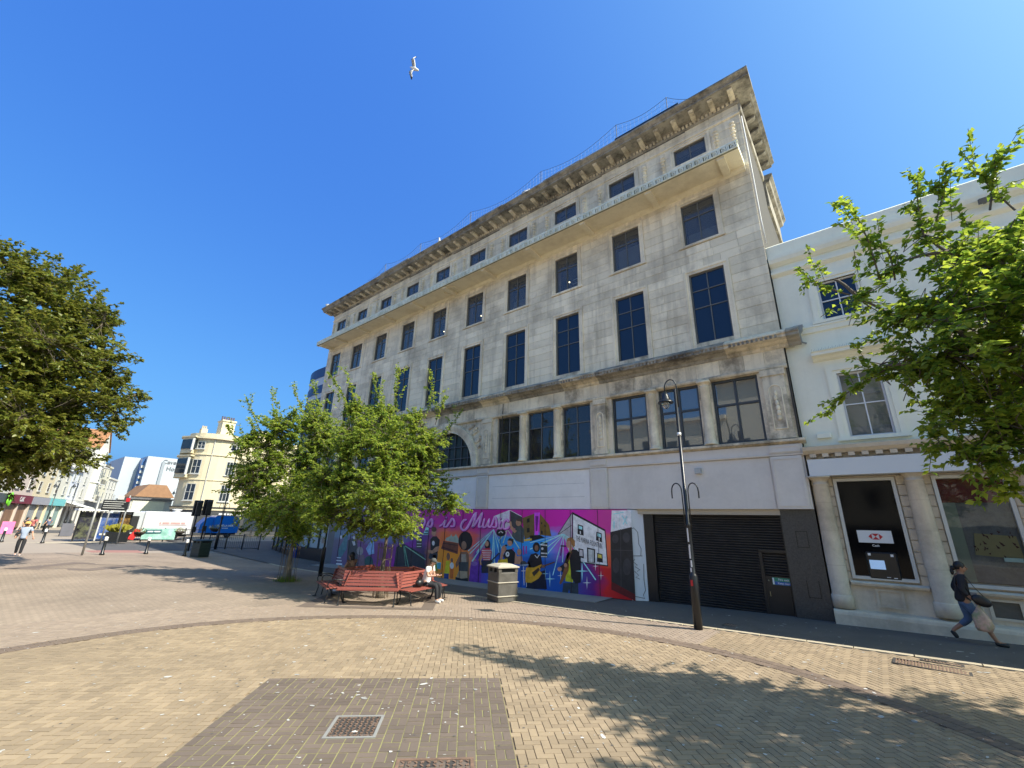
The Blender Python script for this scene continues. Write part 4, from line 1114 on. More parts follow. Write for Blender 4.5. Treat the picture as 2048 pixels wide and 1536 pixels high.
spk = paint('painted_loudspeaker', B_, [(WHT, 1, [(1255, 85), (1552, 80), (1562, 345), (1240, 420)]), ((.016, .016, .018), 2, [(1235, 415), (1562, 338), (1618, 1375), (1250, 1175)]), ((.04, .04, .045), 3, line((1390, 370), (1400, 1260), 4)), ((.045, .045, .05), 3, line((1235, 690), (1580, 700), 4)), ((.035, .035, .04), 3, el(1480, 500, 55, 80)), ((.035, .035, .04), 3, el(1310, 520, 50, 70)), ((.03, .03, .034), 3, el(1490, 950, 65, 130)), ((.03, .03, .034), 3, el(1320, 930, 55, 120)), (LBL, 3, line((1290, 250), (1290, 360), 9)), (LBL, 3, line((1410, 160), (1490, 290), 8)), (LBL, 3, line((1490, 170), (1430, 300), 8)), (LBL, 3, line((1280, 140), (1440, 110), 7)), ((.5, .6, .75), 2, line((1375, 110), (1378, 380), 4)), ((.10, .006, .008), 1, [(1250, 1175), (1618, 1375), (1622, 1478), (1250, 1300)])])
# squiggled drawing on the white return
q = MB(); yb = HY
def RP(t, z): x = HX1 + .46 * t; return (x, HY + .3 * t - .008, z)
for path in ([(.0, 2.2), (.35, 2.3), (.6, 2.15), (.62, 1.75), (.75, 1.6), (.7, 1.35)], [(.0, 1.35), (.8, 1.36)], [(.85, 1.1), (.8, .6), (.85, .25), (.7, .1), (.78, .0), (.1, .06)], [(.3, 1.25), (.2, 1.15), (.45, 1.05), (.3, 1.0), (.6, .9), (.4, .85)], [(.25, .85), (.5, .72), (.3, .66), (.55, .6)]):
    q.tube([RP(a, b) for a, b in path], .009, 5)
q.build('painted_squiggle', BLACKM, ret)
# script lettering "is Music" as brush strokes
def cat(P, n=8):
    P = [np.array(p, float) for p in P]; Q = [2 * P[0] - P[1]] + P + [2 * P[-1] - P[-2]]; out = []
    for i in range(1, len(Q) - 2):
        for k in range(n):
            t = k / n; a, b, c, d = Q[i - 1:i + 3]
            out.append(.5 * (2 * b + (c - a) * t + (2 * a - 5 * b + 4 * c - d) * t * t + (3 * b - a - 3 * c + d) * t ** 3))
    return out + [P[-1]]
LET = [([(-160, 330), (-120, 250), (-90, 300), (-130, 390), (-170, 380)], 20), ([(-60, 380), (0, 280), (35, 260), (40, 340), (10, 395), (-40, 370)], 22),
       ([(170, 385), (230, 345), (285, 275), (255, 385), (300, 395)], 19), ([(300, 395), (360, 310), (405, 245), (440, 300), (430, 380), (370, 385)], 21), ([(292, 225), (300, 232)], 22),
       ([(655, 265), (600, 290), (560, 390), (600, 455), (665, 420), (740, 290), (800, 180), (840, 140)], 24), ([(835, 150), (800, 290), (770, 400), (850, 290), (945, 140)], 23), ([(945, 140), (905, 290), (885, 395), (935, 385)], 24),
       ([(985, 250), (960, 350), (965, 405), (1010, 385), (1075, 250)], 20), ([(1075, 250), (1050, 370), (1080, 400), (1110, 370)], 22), ([(1110, 375), (1170, 220), (1200, 300), (1190, 395), (1130, 395)], 21),
       ([(1275, 290), (1250, 380), (1270, 425), (1310, 405)], 22), ([(1268, 238), (1276, 244)], 24), ([(1415, 300), (1380, 262), (1325, 330), (1335, 420), (1390, 425), (1430, 385)], 22)]
def strokes(dx, dy, ly, colr, wm, name, parent):
    y = HY - .0025 * ly; outs = []
    for si, (P, w) in enumerate(LET):
        if si == 0 or LETG[si] != LETG[si - 1]: m = MB()
        C_ = cat(P); L_, R_ = [], []
        for i, p in enumerate(C_):
            d = C_[min(i + 1, len(C_) - 1)] - C_[max(i - 1, 0)]; d = d / (np.hypot(*d) + 1e-9)
            ww = w * wm * (.75 + .25 * abs(d[1])) * (.6 if i in (0, len(C_) - 1) else 1)
            L_.append((p[0] - d[1] * ww + dx, p[1] + d[0] * ww + dy)); R_.append((p[0] + d[1] * ww + dx, p[1] - d[0] * ww + dy))
        vs = [(*W(*A_(p), y)[:1], y - .00012 * si, W(*A_(p), y)[1]) for p in L_ + R_]; n = len(L_)
        m.add(vs, [(i, i + 1, n + i + 1, n + i) for i in range(n - 1)])
        for c in (C_[0], C_[-1]):
            e = el(c[0] + dx, c[1] + dy, w * wm * .62, w * wm * .62, 10); m.add([(*W(*A_(p), y)[:1], y - .00012 * si - .00006, W(*A_(p), y)[1]) for p in e], [tuple(range(10))])
        if si == len(LET) - 1 or LETG[si + 1] != LETG[si]:
            o = m.build(name, pm(*colr), parent[LETG[si]] if isinstance(parent, list) else parent); o['_o'] = tuple(hoard['_o']); outs.append(o)
    return outs
LETG = [0, 1, 2, 3, 2, 4, 4, 4, 5, 5, 6, 7, 7, 8]
LET = [LET[i] for i in (0, 1, 2, 4, 3, 5, 6, 7, 8, 9, 10, 11, 12, 13)]; LETG = [0, 1, 2, 2, 3, 4, 4, 4, 5, 5, 6, 7, 7, 8]
L1 = strokes(9, 11, 5, (.10, .005, .09), 1.05, 'script_letter', hoard)
strokes(0, 0, 7, (.62, .15, .58), 1.0, 'letter_face', L1)
strokes(-5, -6, 9, (.85, .5, .8), .28, 'letter_highlight', L1)

# shop front at the left end of the store (behind the trees)
BLUEC = mat('blue_column_paint', (.01, .05, .30), .4); PALEV = mat('pale_window_vinyl', (.36, .45, .46), .4, .06, 1.5, dirt=(.6, .62, .62), dscale=1.6, damt=.5)
MB().box(-29.2, -23.95, -.2, .1, -.6, .35).build('stall_riser', BLACKM, store)
for a, b in ((-29.1, -27.6), (-27.5, -26.2), (-26.1, -24.9)):
    window(store, a, b, .36, 2.93, -.1, [], [], FRAME, PALEV, .05)
MB().box(-24.85, -23.92, -.26, .2, -.5, 2.945).build('pier', mat('grey_pier', (.16, .165, .165), .6, .1, 3), store)
MB().box(-29.35, -28.9, -.4, .15, -.5, 2.94).build('blue_pier', BLUEC, store)

# ================================================================== BANK
bank = thing('bank_building', 'cream stucco bank with stone columns and white sign board beside the stone store', 'building', (6, 0, .05), world_coords=True)
BX0, BX1 = 2.03, 15.5
wins = []
for k in range(4):
    x = 3.685 + 3.06 * k
    wins += [(x - .5, x + .5, 4.96, 6.9), (x - .5, x + .5, 8.7, 10.03)]
m = MB(); wall_with_openings(m, BX0, BX1, 4.74, 11.4, 0, .3, wins); m.box(BX0, BX1, .6, .7, 4, 11); m.box(BX0, BX0 + .1, .3, 9, 4.74, 11.6); m.box(BX1 - .1, BX1, .3, 9, 0, 11.6); m.box(BX0, BX1, 8.9, 9, 0, 11.6); m.box(BX0 + .1, BX1 - .1, .3, 8.9, 11.3, 11.4)
m.build('wall', STUCCO, bank)
MB().sweep([(.28, 11.401), (-.06, 11.401), (-.06, 11.84), (.0, 11.9), (.28, 11.9)], BX0 - .12, BX1 + .1).build('parapet', STUCCO, bank)
MB().sweep([(.0, 10.62), (-.06, 10.66), (-.12, 10.72), (-.12, 10.8), (0, 10.86)], BX0, BX1).sweep([(0, 11.02), (-.05, 11.03), (-.16, 11.12), (-.2, 11.25), (-.2, 11.36), (0, 11.4)], BX0, BX1).build('parapet_moulding', STUCCO, bank)
MB().sweep([(0, 8.34), (-.06, 8.36), (-.07, 8.5), (-.1, 8.52), (-.1, 8.58), (0, 8.6)], BX0, BX1).build('string_course', STUCCO, bank)
SASH = mat('white_sash', (.72, .73, .72), .45, .03, 4)
for (a, b, c, d) in wins:
    w = window(bank, a, b, c, d, .12, [.5], [.5], SASH, CLEARG if c < 6 else NAVYG, .05, .032, .06)
    s = MB()
    for p, q, yy in ((0, .1, .03), (.1, .24, .06)):
        s.box(a - q, a - p, -yy, .1, c, d + q); s.box(b + p, b + q, -yy, .1, c, d + q); s.box(a - p, b + p, -yy, .1, d + p, d + q)
    s.box(a - .3, b + .3, -.1, .1, c - .1, c)
    s.build('window_surround', STUCCO, bank)
    if c < 6:
        h = MB().sweep([(0, 7.36), (-.1, 7.4), (-.14, 7.47), (-.3, 7.5), (-.3, 7.58), (-.34, 7.62), (0, 7.7)], a - .5, b + .5)
        ho = h.build('window_hood', STUCCO, bank); ho['_o'] = tuple(bank['_o'])
        sp = MB()
        for k in range(46): x = a - .48 + k * (b - a + .96) / 45; sp.tube([(x, -.2 + .08 * (k % 2), 7.64), (x + .01, -.22 + .1 * (k % 2), 7.74)], .003, 3, False)
        sp.build('bird_spikes', NETM, ho)
        MB().box(a + .05, b - .05, .4, .42, c + .05, c + .35).box(a + .05, b - .05, .5, .52, d - .6, d - .45).build('office_fittings', WHITEM, w)
MB().obox((7.2, -.3, 11.0), (.3, .16, .14), 0, .4).obox((7.2, -.15, 11.05), (.06, .2, .05)).build('wall_lamp', FRAME_T, bank)
MB().bbox(2.4, 2.75, -.1, 0, 4.98, 5.12, .01).build('wall_vent', STUCCO, bank)
# alarm box and rainwater hopper at the junction
MB().bbox(2.06, 2.3, -.16, 0, 8.02, 8.3, .015).build('alarm_box', mat('alarm_grey', (.5, .52, .52), .5), bank)
MB().prism([(2.36, 8.64), (2.62, 8.64), (2.58, 8.45), (2.5, 8.36), (2.47, 8.36), (2.4, 8.45)], 1, -.22, 0).tube([(2.49, -.08, 8.36), (2.5, -.08, 8.1), (2.62, -.08, 8.02)], .03, 6).build('rainwater_hopper', mat('hopper_grey', (.3, .31, .29), .6), bank)
# ground floor entablature with brackets, white sign board
MB().sweep([(.1, 4.5), (-.3, 4.5), (-.34, 4.54), (-.4, 4.6), (-.42, 4.7), (-.1, 4.76), (.1, 4.76)], BX0 - .03, BX1).build('shop_cornice', BANKSTONE, bank)
for k in range(45):
    x = BX0 + .12 + .3 * k; MB().box(x, x + .15, -.33, -.1, 4.4, 4.5).build('bracket', BANKSTONE, bank)
MB().box(BX0, BX1, -.12, .3, 4.3, 4.5).build('bed', BANKSTONE, bank)
SIGNW = mat('white_sign_board', (.66, .69, .70), .35, .02, 1)
MB().box(BX0 + .03, BX1, -.33, .1, 3.87, 4.34).build('sign_board', SIGNW, bank)
# rusticated wall, columns, plinth, panels
bx_win = [(2.63, 3.83, 1.26, 3.70), (4.70, 5.86, 1.27, 3.70), (6.74, 7.9, 1.27, 3.70), (8.8, 10.0, 1.27, 3.7)]
m = MB(); wall_with_openings(m, BX0, 11, .42, 3.86, .06, .3, bx_win); m.box(11, BX1, .06, .3, 0, 3.86)
m.build('wall', BANKSTONE, bank)
sp_ = []; x = BX0
for a, b, c, d in bx_win: sp_.append((x, a - .09)); x = b + .09
for a, b in sp_:
    z = 1.06
    while z < 3.8:
        MB().cham(a, b, .0, .065, z + .006, min(z + .275, 3.84), .012).build('rusticated_block', BANKSTONE, bank); z += .281
for cx in (2.25, 4.28, 6.31, 8.34):
    z0 = gz(cx, 0) + .38
    prof = [(.245, 0), (.245, .3), (.225, .32), (.225, .33), (.215, .36), (.215, 1.5), (.185, 3.18), (.2, 3.2), (.2, 3.23), (.185, 3.24), (.185, 3.3), (.23, 3.37), (.25, 3.39)]
    c = MB().lathe(prof, (cx, -.08, z0 + .0), 24); zt = z0 + 3.39
    c.box(cx - .27, cx + .27, -.35, .19, zt, 3.868)
    o = c.build('column', BANKSTONE, bank, True); o['_o'] = tuple(bank['_o'])
    o.data.polygons.foreach_set('use_smooth', [len(p.vertices) == 4 and abs(p.normal.z) < .5 for p in o.data.polygons])
    j = MB()
    for zz in (.34, 1.05, 1.95, 2.7): j.lathe([(.2165 - (.0 if zz < 1.6 else (zz - 1.5) * .0178), zz), (.2168 - (.0 if zz < 1.6 else (zz - 1.5) * .0178), zz + .006)], (cx, -.08, z0), 24)
    j.build('drum_joint', JOINT, o)
MB().box(BX0, 11, -.42, .1, -.1, .3).sweep([(-.42, .3), (-.4, .36), (-.36, .4), (.1, .42), (.1, .3)], BX0, 11).build('plinth', BANKSTONE, bank)
MB().box(BX0 + .2, 11, -.02, .1, .41, 1.0).build('stall_riser', BANKSTONE, bank)
MB().sweep([(.1, 1.0), (-.1, 1.0), (-.14, 1.03), (-.16, 1.08), (-.05, 1.12), (.1, 1.12)], 2.5, 4.05).sweep([(.1, 1.0), (-.1, 1.0), (-.14, 1.03), (-.16, 1.08), (-.05, 1.12), (.1, 1.12)], 4.52, 6.08).build('sill', BANKSTONE, bank)
PANB = mat('blackened_panel', (.13, .115, .09), .9, .25, 8, .3)
for x0, x1, pmat in ((2.97, 3.53, BANKSTONE), (4.99, 5.55, PANB), (7.05, 7.6, BANKSTONE)):
    f = MB()
    for a, b, c, d in ((x0, x1, .52, .57), (x0, x1, .91, .96), (x0, x0 + .06, .57, .91), (x1 - .06, x1, .57, .91)): f.box(a, b, -.065, -.015, c, d)
    o = f.build('stone_panel', BANKSTONE, bank); o['_o'] = tuple(bank['_o'])
    MB().box(x0 + .06, x1 - .06, -.024, -.015, .57, .91).build('panel_field', pmat, o)
WFR = mat('pale_window_frame', (.55, .55, .5), .5, .04, 4)
# cash machine window
BLKG = glass('black_glass', (.004, .004, .005), 0, .08, 1.25)
w = window(bank, 2.56, 3.9, 1.17, 3.79, .05, [], [], WFR, BLKG, .075, depth=.09)
gx0, gz0 = 2.86, 2.09
cs = MB().box(2.855, 3.58, .01, .04, 2.09, 2.405).build('cash_sign', SIGNW, w)
RED = mat('logo_red', (.45, .01, .02), .4)
cx, cz = 3.235, 2.25; hx, hz = .075, .075
lg = MB()
for P in ([(cx - 2 * hx, cz), (cx - hx, cz + hz), (cx - hx, cz - hz)], [(cx + 2 * hx, cz), (cx + hx, cz - hz), (cx + hx, cz + hz)], [(cx - hx, cz + hz), (cx + hx, cz + hz), (cx, cz)], [(cx - hx, cz - hz), (cx, cz), (cx + hx, cz - hz)]):
    lg.prism(P, 1, .004, .009)
lg.build('hexagon_logo', RED, w)
text('Cash', .075, WHITEM, w, (3.2, .03, 2.02), (1, 0, 0), (0, 0, 1), bold=.001)
at = MB().bbox(2.93, 3.58, -.06, .045, 1.2, 1.86, .03)
o = at.build('cash_machine', mat('atm_black', (.012, .013, .015), .3, .1, 5), w)
MB().box(2.99, 3.30, -.068, -.058, 1.44, 1.66).build('screen', mat('lit_screen', (.3, .45, .65), .2, emit=(.35, .55, .85), estr=.12), w)
MB().box(2.99, 3.05, -.066, -.058, 1.77, 1.83).box(3.45, 3.51, -.066, -.058, 1.76, 1.82).box(3.42, 3.49, -.066, -.058, 1.235, 1.255).box(3.28, 3.36, -.066, -.058, 1.25, 1.262).build('stickers', WHITEM, w)
# display window with red pelmet and patterned poster
for x0 in (4.62, 6.66, 8.72):
    w = window(bank, x0, x0 + 1.32, 1.17, 3.79, .05, [], [], WFR, glass('shop_glass', (.03, .04, .045), .8, .02), .075, depth=.09)
    MB().box(x0 + .08, x0 + 1.24, .09, .12, 3.12, 3.7).build('red_pelmet', mat('red_pelmet', (.22, .015, .015), .5, .5, 9), w)
    MB().box(x0 + .08, x0 + .32, .1, .13, 1.28, 3.12).build('pale_panel', mat('pale_green_panel', (.32, .42, .40), .5, .05, 2), w)
    MB().box(x0 + .32, x0 + 1.24, .16, .18, 1.28, 3.12).build('display_back', mat('display_blue', (.17, .2, .28), .4, .5, 1.4, dirt=(.34, .36, .36), dscale=2.2, damt=.5), w)
    po = MB().add([(x0 + .42, .12, 1.9), (x0 + 1.2, .12, 1.85), (x0 + 1.18, .12, 2.35), (x0 + .5, .12, 2.4)], [(0, 1, 2, 3)]).build('yellow_poster', mat('poster_yellow', (.42, .40, .22), .5, .1, 6), w)
    pc = MB()
    for k in range(22):
        a, z = x0 + random.uniform(.45, 1.18), random.uniform(1.88, 2.42); t = random.random() * pi
        pc.add([(a, .11 - .0005 * k, z), (a + .05 * cos(t), .11 - .0005 * k, z + .05 * sin(t)), (a + .03 * cos(t + 2), .11 - .0005 * k, z + .09 * sin(t + 1.6))], [(0, 1, 2)])
    pc.build('poster_shapes', mat('poster_dark', (.1, .03, .04), .5, .5, 30), w)
    nt_ = MB().box(x0 + .86, x0 + 1.16, .02, .035, 1.78, 1.87).build('notice', mat('notice_green', (.2, .3, .27), .5), w)
MB().box(BX0 + .05, BX1 - .1, .95, 1.05, 0, 4.2).build('inner_wall', DARKIN, bank)
# ================================================================== TREES
def leaf_mat(name, col, col2, trans=.45, rough=.45, gloss=.35):
    m = bpy.data.materials.new(name); m.use_nodes = True
    n = m.node_tree.nodes; L = m.node_tree.links; b = n['Principled BSDF']
    geo = n.new('ShaderNodeNewGeometry')
    r = n.new('ShaderNodeValToRGB'); e = r.color_ramp.elements
    e[0].position = 0; e[0].color = (*col, 1); e[1].position = 1; e[1].color = (*col2, 1)
    L.new(geo.outputs['Random Per Island'], r.inputs[0])
    L.new(r.outputs[0], b.inputs['Base Color']); b.inputs['Roughness'].default_value = rough; b.inputs['Specular IOR Level'].default_value = gloss
    t = n.new('ShaderNodeBsdfTranslucent'); h = n.new('ShaderNodeHueSaturation'); h.inputs['Value'].default_value = 1.5; h.inputs['Hue'].default_value = .485
    L.new(r.outputs[0], h.inputs['Color']); L.new(h.outputs[0], t.inputs[0])
    mx = n.new('ShaderNodeMixShader'); mx.inputs[0].default_value = trans
    L.new(b.outputs[0], mx.inputs[1]); L.new(t.outputs[0], mx.inputs[2]); L.new(mx.outputs[0], n['Material Output'].inputs['Surface'])
    return m
LEAF_E = leaf_mat('elm_leaf', (.10, .19, .03), (.32, .385, .055), .57)
LEAF_R = leaf_mat('elm_leaf_near', (.085, .175, .022), (.31, .39, .045), .57)
LEAF_O = leaf_mat('evergreen_oak_leaf', (.08, .12, .016), (.23, .235, .04), .4, .4, .5)
BARK = mat('bark', (.14, .115, .085), .9, .3, 6, .8, 30, dirt=(.07, .055, .04), dscale=4, damt=.6)
BARK_L = mat('pale_bark', (.22, .19, .15), .9, .3, 6, .6, 30)

def leaves_mesh(pos, dirs, nrm, length, width):
    """rows of folded four-point leaves: pos base, dirs along leaf, nrm up"""
    n = len(pos)
    side = np.cross(dirs, nrm); side /= np.linalg.norm(side, axis=1, keepdims=True) + 1e-9
    up = np.cross(side, dirs)
    l = length[:, None]; w = width[:, None]
    base = pos
    tip = pos + dirs * l - up * l * .10
    a = pos + dirs * l * .45 + side * w + up * w * .28
    b = pos + dirs * l * .45 - side * w + up * w * .28
    V = np.stack([base, a, tip, b], 1).reshape(-1, 3)
    I = np.arange(n)[:, None] * 4
    F = np.concatenate([I + np.array([[0, 1, 2]]), I + np.array([[0, 2, 3]])], 1).reshape(-1, 3)
    me = bpy.data.meshes.new('crown')
    me.vertices.add(len(V)); me.vertices.foreach_set('co', V.ravel())
    me.loops.add(len(F) * 3); me.loops.foreach_set('vertex_index', F.ravel().astype(np.int32))
    me.polygons.add(len(F)); me.polygons.foreach_set('loop_start', np.arange(0, len(F) * 3, 3, dtype=np.int32))
    me.update(calc_edges=True); me.validate()
    return me
def curve(p, q, bend, n=5):
    p, q = np.array(p, float), np.array(q, float); out = []
    for k in range(n + 1):
        t = k / n; out.append(p + (q - p) * t + np.array(bend) * sin(pi * t))
    return out
def tree(name, label, cat_, base, trunk_h, trunk_r, lobes, twigs, leaf, lmat, lpt=26, bark=BARK, lean=(0, 0), shoots=(), group=None, twig_len=(.5, 1.1), droop=.25, wood_r=1.0, edge=.55):
    t = thing(name, label, cat_, base, group=group, world_coords=True)
    base = np.array(base, float); top = base + np.array([lean[0], lean[1], trunk_h])
    wood = MB()
    P = curve(base - [0, 0, .15], top, (.05, -.05, 0), 7)
    tk = MB().tube(P, [trunk_r * (1.35 - .1 * min(k, 4) - .07 * k) if k else trunk_r * 1.7 for k in range(8)], 12)
    tk.build('trunk', bark, t, True)
    nodes = [top]; par = [0]
    lob = sorted(lobes, key=lambda q: np.linalg.norm(np.array(q[0]) - top))
    for c, r in lob:
        c = np.array(c, float)
        d = [np.linalg.norm(c - q) + .35 * np.linalg.norm(q - top) for q in nodes]
        q = nodes[int(np.argmin(d))]
        C_ = curve(q, c, rng.normal(0, .1, 3) * np.linalg.norm(c - q) + [0, 0, .08 * np.linalg.norm(c - q)], 5)
        r0 = max(.018, trunk_r * .5 * (1 - .5 * min(1, np.linalg.norm(q - top) / 3))) * wood_r
        wood.tube(C_, list(np.linspace(r0, max(.012, r0 * .35), len(C_))), 7)
        nodes += C_[1:]
    N = np.array(nodes)
    lp, ld, ln = [], [], []
    vol = np.array([np.prod(np.array(r)) ** .72 for c, r in lobes]); vol /= vol.sum()
    for k in range(twigs):
        c, r = lobes[rng.choice(len(lobes), p=vol)]; c = np.array(c); r = np.array(r)
        d = rng.normal(size=3); d /= np.linalg.norm(d); s = rng.uniform(0, 1) ** (1 - edge)
        tip = c + d * r * s
        L_ = rng.uniform(*twig_len)
        j = int(np.argmin(((N - tip) ** 2).sum(1))); q = N[j]
        v = tip - q; vl = np.linalg.norm(v) + 1e-6
        out = v / vl * .6 + d * .5 + rng.normal(0, .25, 3) + [0, 0, .15]; out /= np.linalg.norm(out)
        s0 = tip - out * L_
        if vl > .25: wood.tube(curve(q, s0, rng.normal(0, .06, 3) * vl, 3), [.012 * wood_r, .010, .008, .006], 4, False)
        tw = curve(s0, tip - np.array([0, 0, droop * L_ * .5]), [0, 0, droop * L_ * .35], 4)
        wood.tube(tw, [.007, .006, .005, .004, .002], 3, False)
        tw = np.array(tw)
        add_leaves(tw, lpt, out, lp, ld, ln)
    for a, b in shoots:      # upright leafy shoots breaking the outline
        a, b = np.array(a, float), np.array(b, float)
        tw = np.array(curve(a, b, rng.normal(0, .08, 3) * np.linalg.norm(b - a), 8))
        wood.tube(tw, list(np.linspace(.016, .004, len(tw))), 5, False)
        add_leaves(tw, int(70 * np.linalg.norm(b - a)), (b - a) / np.linalg.norm(b - a), lp, ld, ln)
        for f in (.3, .45, .6, .75):
            p = a + (b - a) * f; e = p + (b - a) * .25 + rng.normal(0, .22, 3); tw2 = np.array(curve(p, e, (0, 0, .03), 4)); wood.tube(tw2, .005, 3, False); add_leaves(tw2, 22, (e - p) / np.linalg.norm(e - p), lp, ld, ln)
    wood.build('branches', bark, t, True)
    lp, ld, ln = np.concatenate(lp), np.concatenate(ld), np.concatenate(ln)
    n = len(lp)
    me = leaves_mesh(lp - base, ld, ln, leaf * rng.uniform(.65, 1.25, n), leaf * rng.uniform(.26, .36, n))
    me.materials.append(lmat)
    o = bpy.data.objects.new('crown', me); COL.objects.link(o); o.parent = t
    return t
def add_leaves(tw, n, out, lp, ld, ln):
    t = rng.uniform(.12, 1, n) * (len(tw) - 1); i = np.minimum(t.astype(int), len(tw) - 2); f = (t - i)[:, None]
    p = tw[i] * (1 - f) + tw[i + 1] * f
    ax = tw[i + 1] - tw[i]; ax /= np.linalg.norm(ax, axis=1, keepdims=True) + 1e-9
    sd = np.cross(ax, [0, 0, 1.0]) + rng.normal(0, .15, (n, 3)); sd /= np.linalg.norm(sd, axis=1, keepdims=True) + 1e-9
    sg = rng.choice([-1, 1], n)[:, None]
    d = sd * sg * .8 + ax * .5 + rng.normal(0, .28, (n, 3)) + [0, 0, -.18]; d /= np.linalg.norm(d, axis=1, keepdims=True)
    nn = np.array([0, 0, 1.0]) + rng.normal(0, .42, (n, 3)); nn /= np.linalg.norm(nn, axis=1, keepdims=True)
    p = p + rng.normal(0, .02, (n, 3))
    lp.append(p); ld.append(d); ln.append(nn)
def depthpt(u, v, ref, off=0.0):
    """point on the sight line at the (horizontal) distance of ref plus off"""
    h = np.array([ref[0] - CAM[0], ref[1] - CAM[1], 0.0]); D = np.linalg.norm(h); h /= D
    d = _ray(u, v); return CAM + d * ((D + off) / (d @ h)), (D + off)
def lobes_px(L, ref):
    out = []
    for q in L:
        u, v, r = q[:3]; off = q[3] if len(q) > 3 else random.uniform(-.8, .8)
        p, D = depthpt(u, v, ref, off); k = np.linalg.norm(p - CAM) / FPX * .95
        ry = q[4] if len(q) > 4 else r * .85
        out.append((p, (r * k, r * k, ry * k)))
    return out
t1 = GP(760, 1195); T1B = (t1[0], t1[1], gz(*t1))
lb = lobes_px([(765, 985, 95, -1.5), (770, 975, 95, 1.5), (690, 950, 80), (845, 965, 80), (780, 880, 85, -.8), (790, 890, 85, 1.0), (710, 870, 60), (860, 890, 50), (900, 1005, 38, 0, 28), (655, 1020, 55, 0, 40), (765, 820, 42), (830, 835, 36), (705, 810, 34), (800, 1050, 70, -1, 32), (725, 1050, 60, .5, 32), (640, 960, 40)], T1B)
def shoot(u0, v0, u1, v1, ref, off=0): return (depthpt(u0, v0, ref, off)[0], depthpt(u1, v1, ref, off)[0])
sh = [shoot(745, 850, 690, 735, T1B), shoot(780, 840, 745, 745, T1B), shoot(800, 830, 795, 728, T1B, .4), shoot(850, 840, 862, 745, T1B, -.3), shoot(870, 850, 890, 790, T1B), shoot(885, 990, 945, 1022, T1B), shoot(870, 900, 925, 820, T1B), shoot(660, 900, 610, 790, T1B), shoot(700, 860, 655, 745, T1B)]
tree('elm_tree', 'leafy young elm growing through the ring of red benches', 'tree', T1B, 2.1, .105, lb, 1700, .115, LEAF_E, 36, shoots=sh, group='elms in the plaza', wood_r=.8)
t2 = GP(572, 1162); T2B = (t2[0], t2[1], gz(*t2))
lb = lobes_px([(580, 1005, 85, -1.2), (590, 1000, 85, 1.2), (545, 920, 75), (620, 910, 75), (505, 945, 50), (520, 1015, 55), (560, 850, 55), (630, 840, 55), (500, 880, 35), (660, 980, 65), (590, 1060, 60, -.5, 28), (475, 970, 26, 0, 20), (665, 880, 50)], T2B)
sh = [shoot(520, 860, 490, 790, T2B), shoot(560, 850, 545, 775, T2B), shoot(610, 840, 585, 765, T2B), shoot(640, 820, 625, 760, T2B), shoot(500, 900, 455, 850, T2B), shoot(490, 970, 440, 985, T2B), shoot(500, 1020, 465, 1030, T2B)]
tree('elm_tree', 'leafy young elm in a rusty wire guard left of the benches', 'tree', T2B, 2.3, .12, lb, 1700, .12, LEAF_E, 36, shoots=sh, group='elms in the plaza', bark=BARK_L, wood_r=.8, lean=(.15, 0))
# near tree leaning in from the right, trunk out of frame
RB = (8.6, -6.6, gz(8.6, -6.6)); rref = (5.0, -6.9)
lb = lobes_px([(1990, 700, 130, 0), (1880, 610, 95, -.3), (1960, 600, 100, .6), (1800, 640, 70, .2), (1770, 540, 45, 0), (1720, 600, 40, 0, 26), (1850, 470, 45, .2), (2000, 850, 100, 0), (1930, 790, 80, .4), (1870, 720, 70, -.4), (1760, 730, 36, 0, 20), (1960, 900, 60, -.2), (2060, 560, 130, 0), (2080, 750, 150, .4), (2100, 900, 110, 0), (2010, 480, 50, .3), (1660, 560, 22, 0, 14), (2150, 650, 160, -.3), (2200, 450, 120, 0), (1930, 520, 60, 0)], rref)
lb += [((7.6, -7.2, 5.2), (1.3, 1.3, 1.1)), ((8.8, -6.2, 6.0), (1.6, 1.6, 1.3)), ((9.6, -7.4, 5.4), (1.3, 1.3, 1.1)), ((8.2, -8.2, 5.0), (1.1, 1.1, .9)), ((6.2, -8.8, 5.2), (1.2, 1.2, 1.0)), ((7.4, -7.8, 5.8), (1.4, 1.4, 1.1)), ((8.4, -5.2, 5.6), (1.4, 1.4, 1.1)), ((7.0, -9.6, 4.8), (1.0, 1.0, .8)), ((9.6, -5.0, 6.2), (1.5, 1.5, 1.2)), ((10.3, -6.4, 5.6), (1.4, 1.4, 1.1))]
sh = [shoot(1760, 560, 1680, 395, rref), shoot(1700, 590, 1595, 538, rref), shoot(1850, 480, 1835, 350, rref, .2), shoot(1870, 450, 1890, 330, rref, .2), shoot(1770, 740, 1650, 832, rref), shoot(1850, 760, 1700, 715, rref), shoot(1980, 420, 2000, 300, rref, .3), shoot(2030, 420, 1925, 305, rref, .3), shoot(1890, 880, 1860, 905, rref), shoot(2030, 960, 1995, 1000, rref), shoot(1900, 540, 1905, 410, rref), shoot(1790, 560, 1740, 470, rref)]
tree('elm_tree', 'overhanging elm boughs with broad leaves in front of the cream bank', 'tree', RB, 3.0, .16, lb, 1350, .112, LEAF_R, 30, shoots=sh, group=None, lean=(-.3, .1), wood_r=.8, twig_len=(.4, .9))
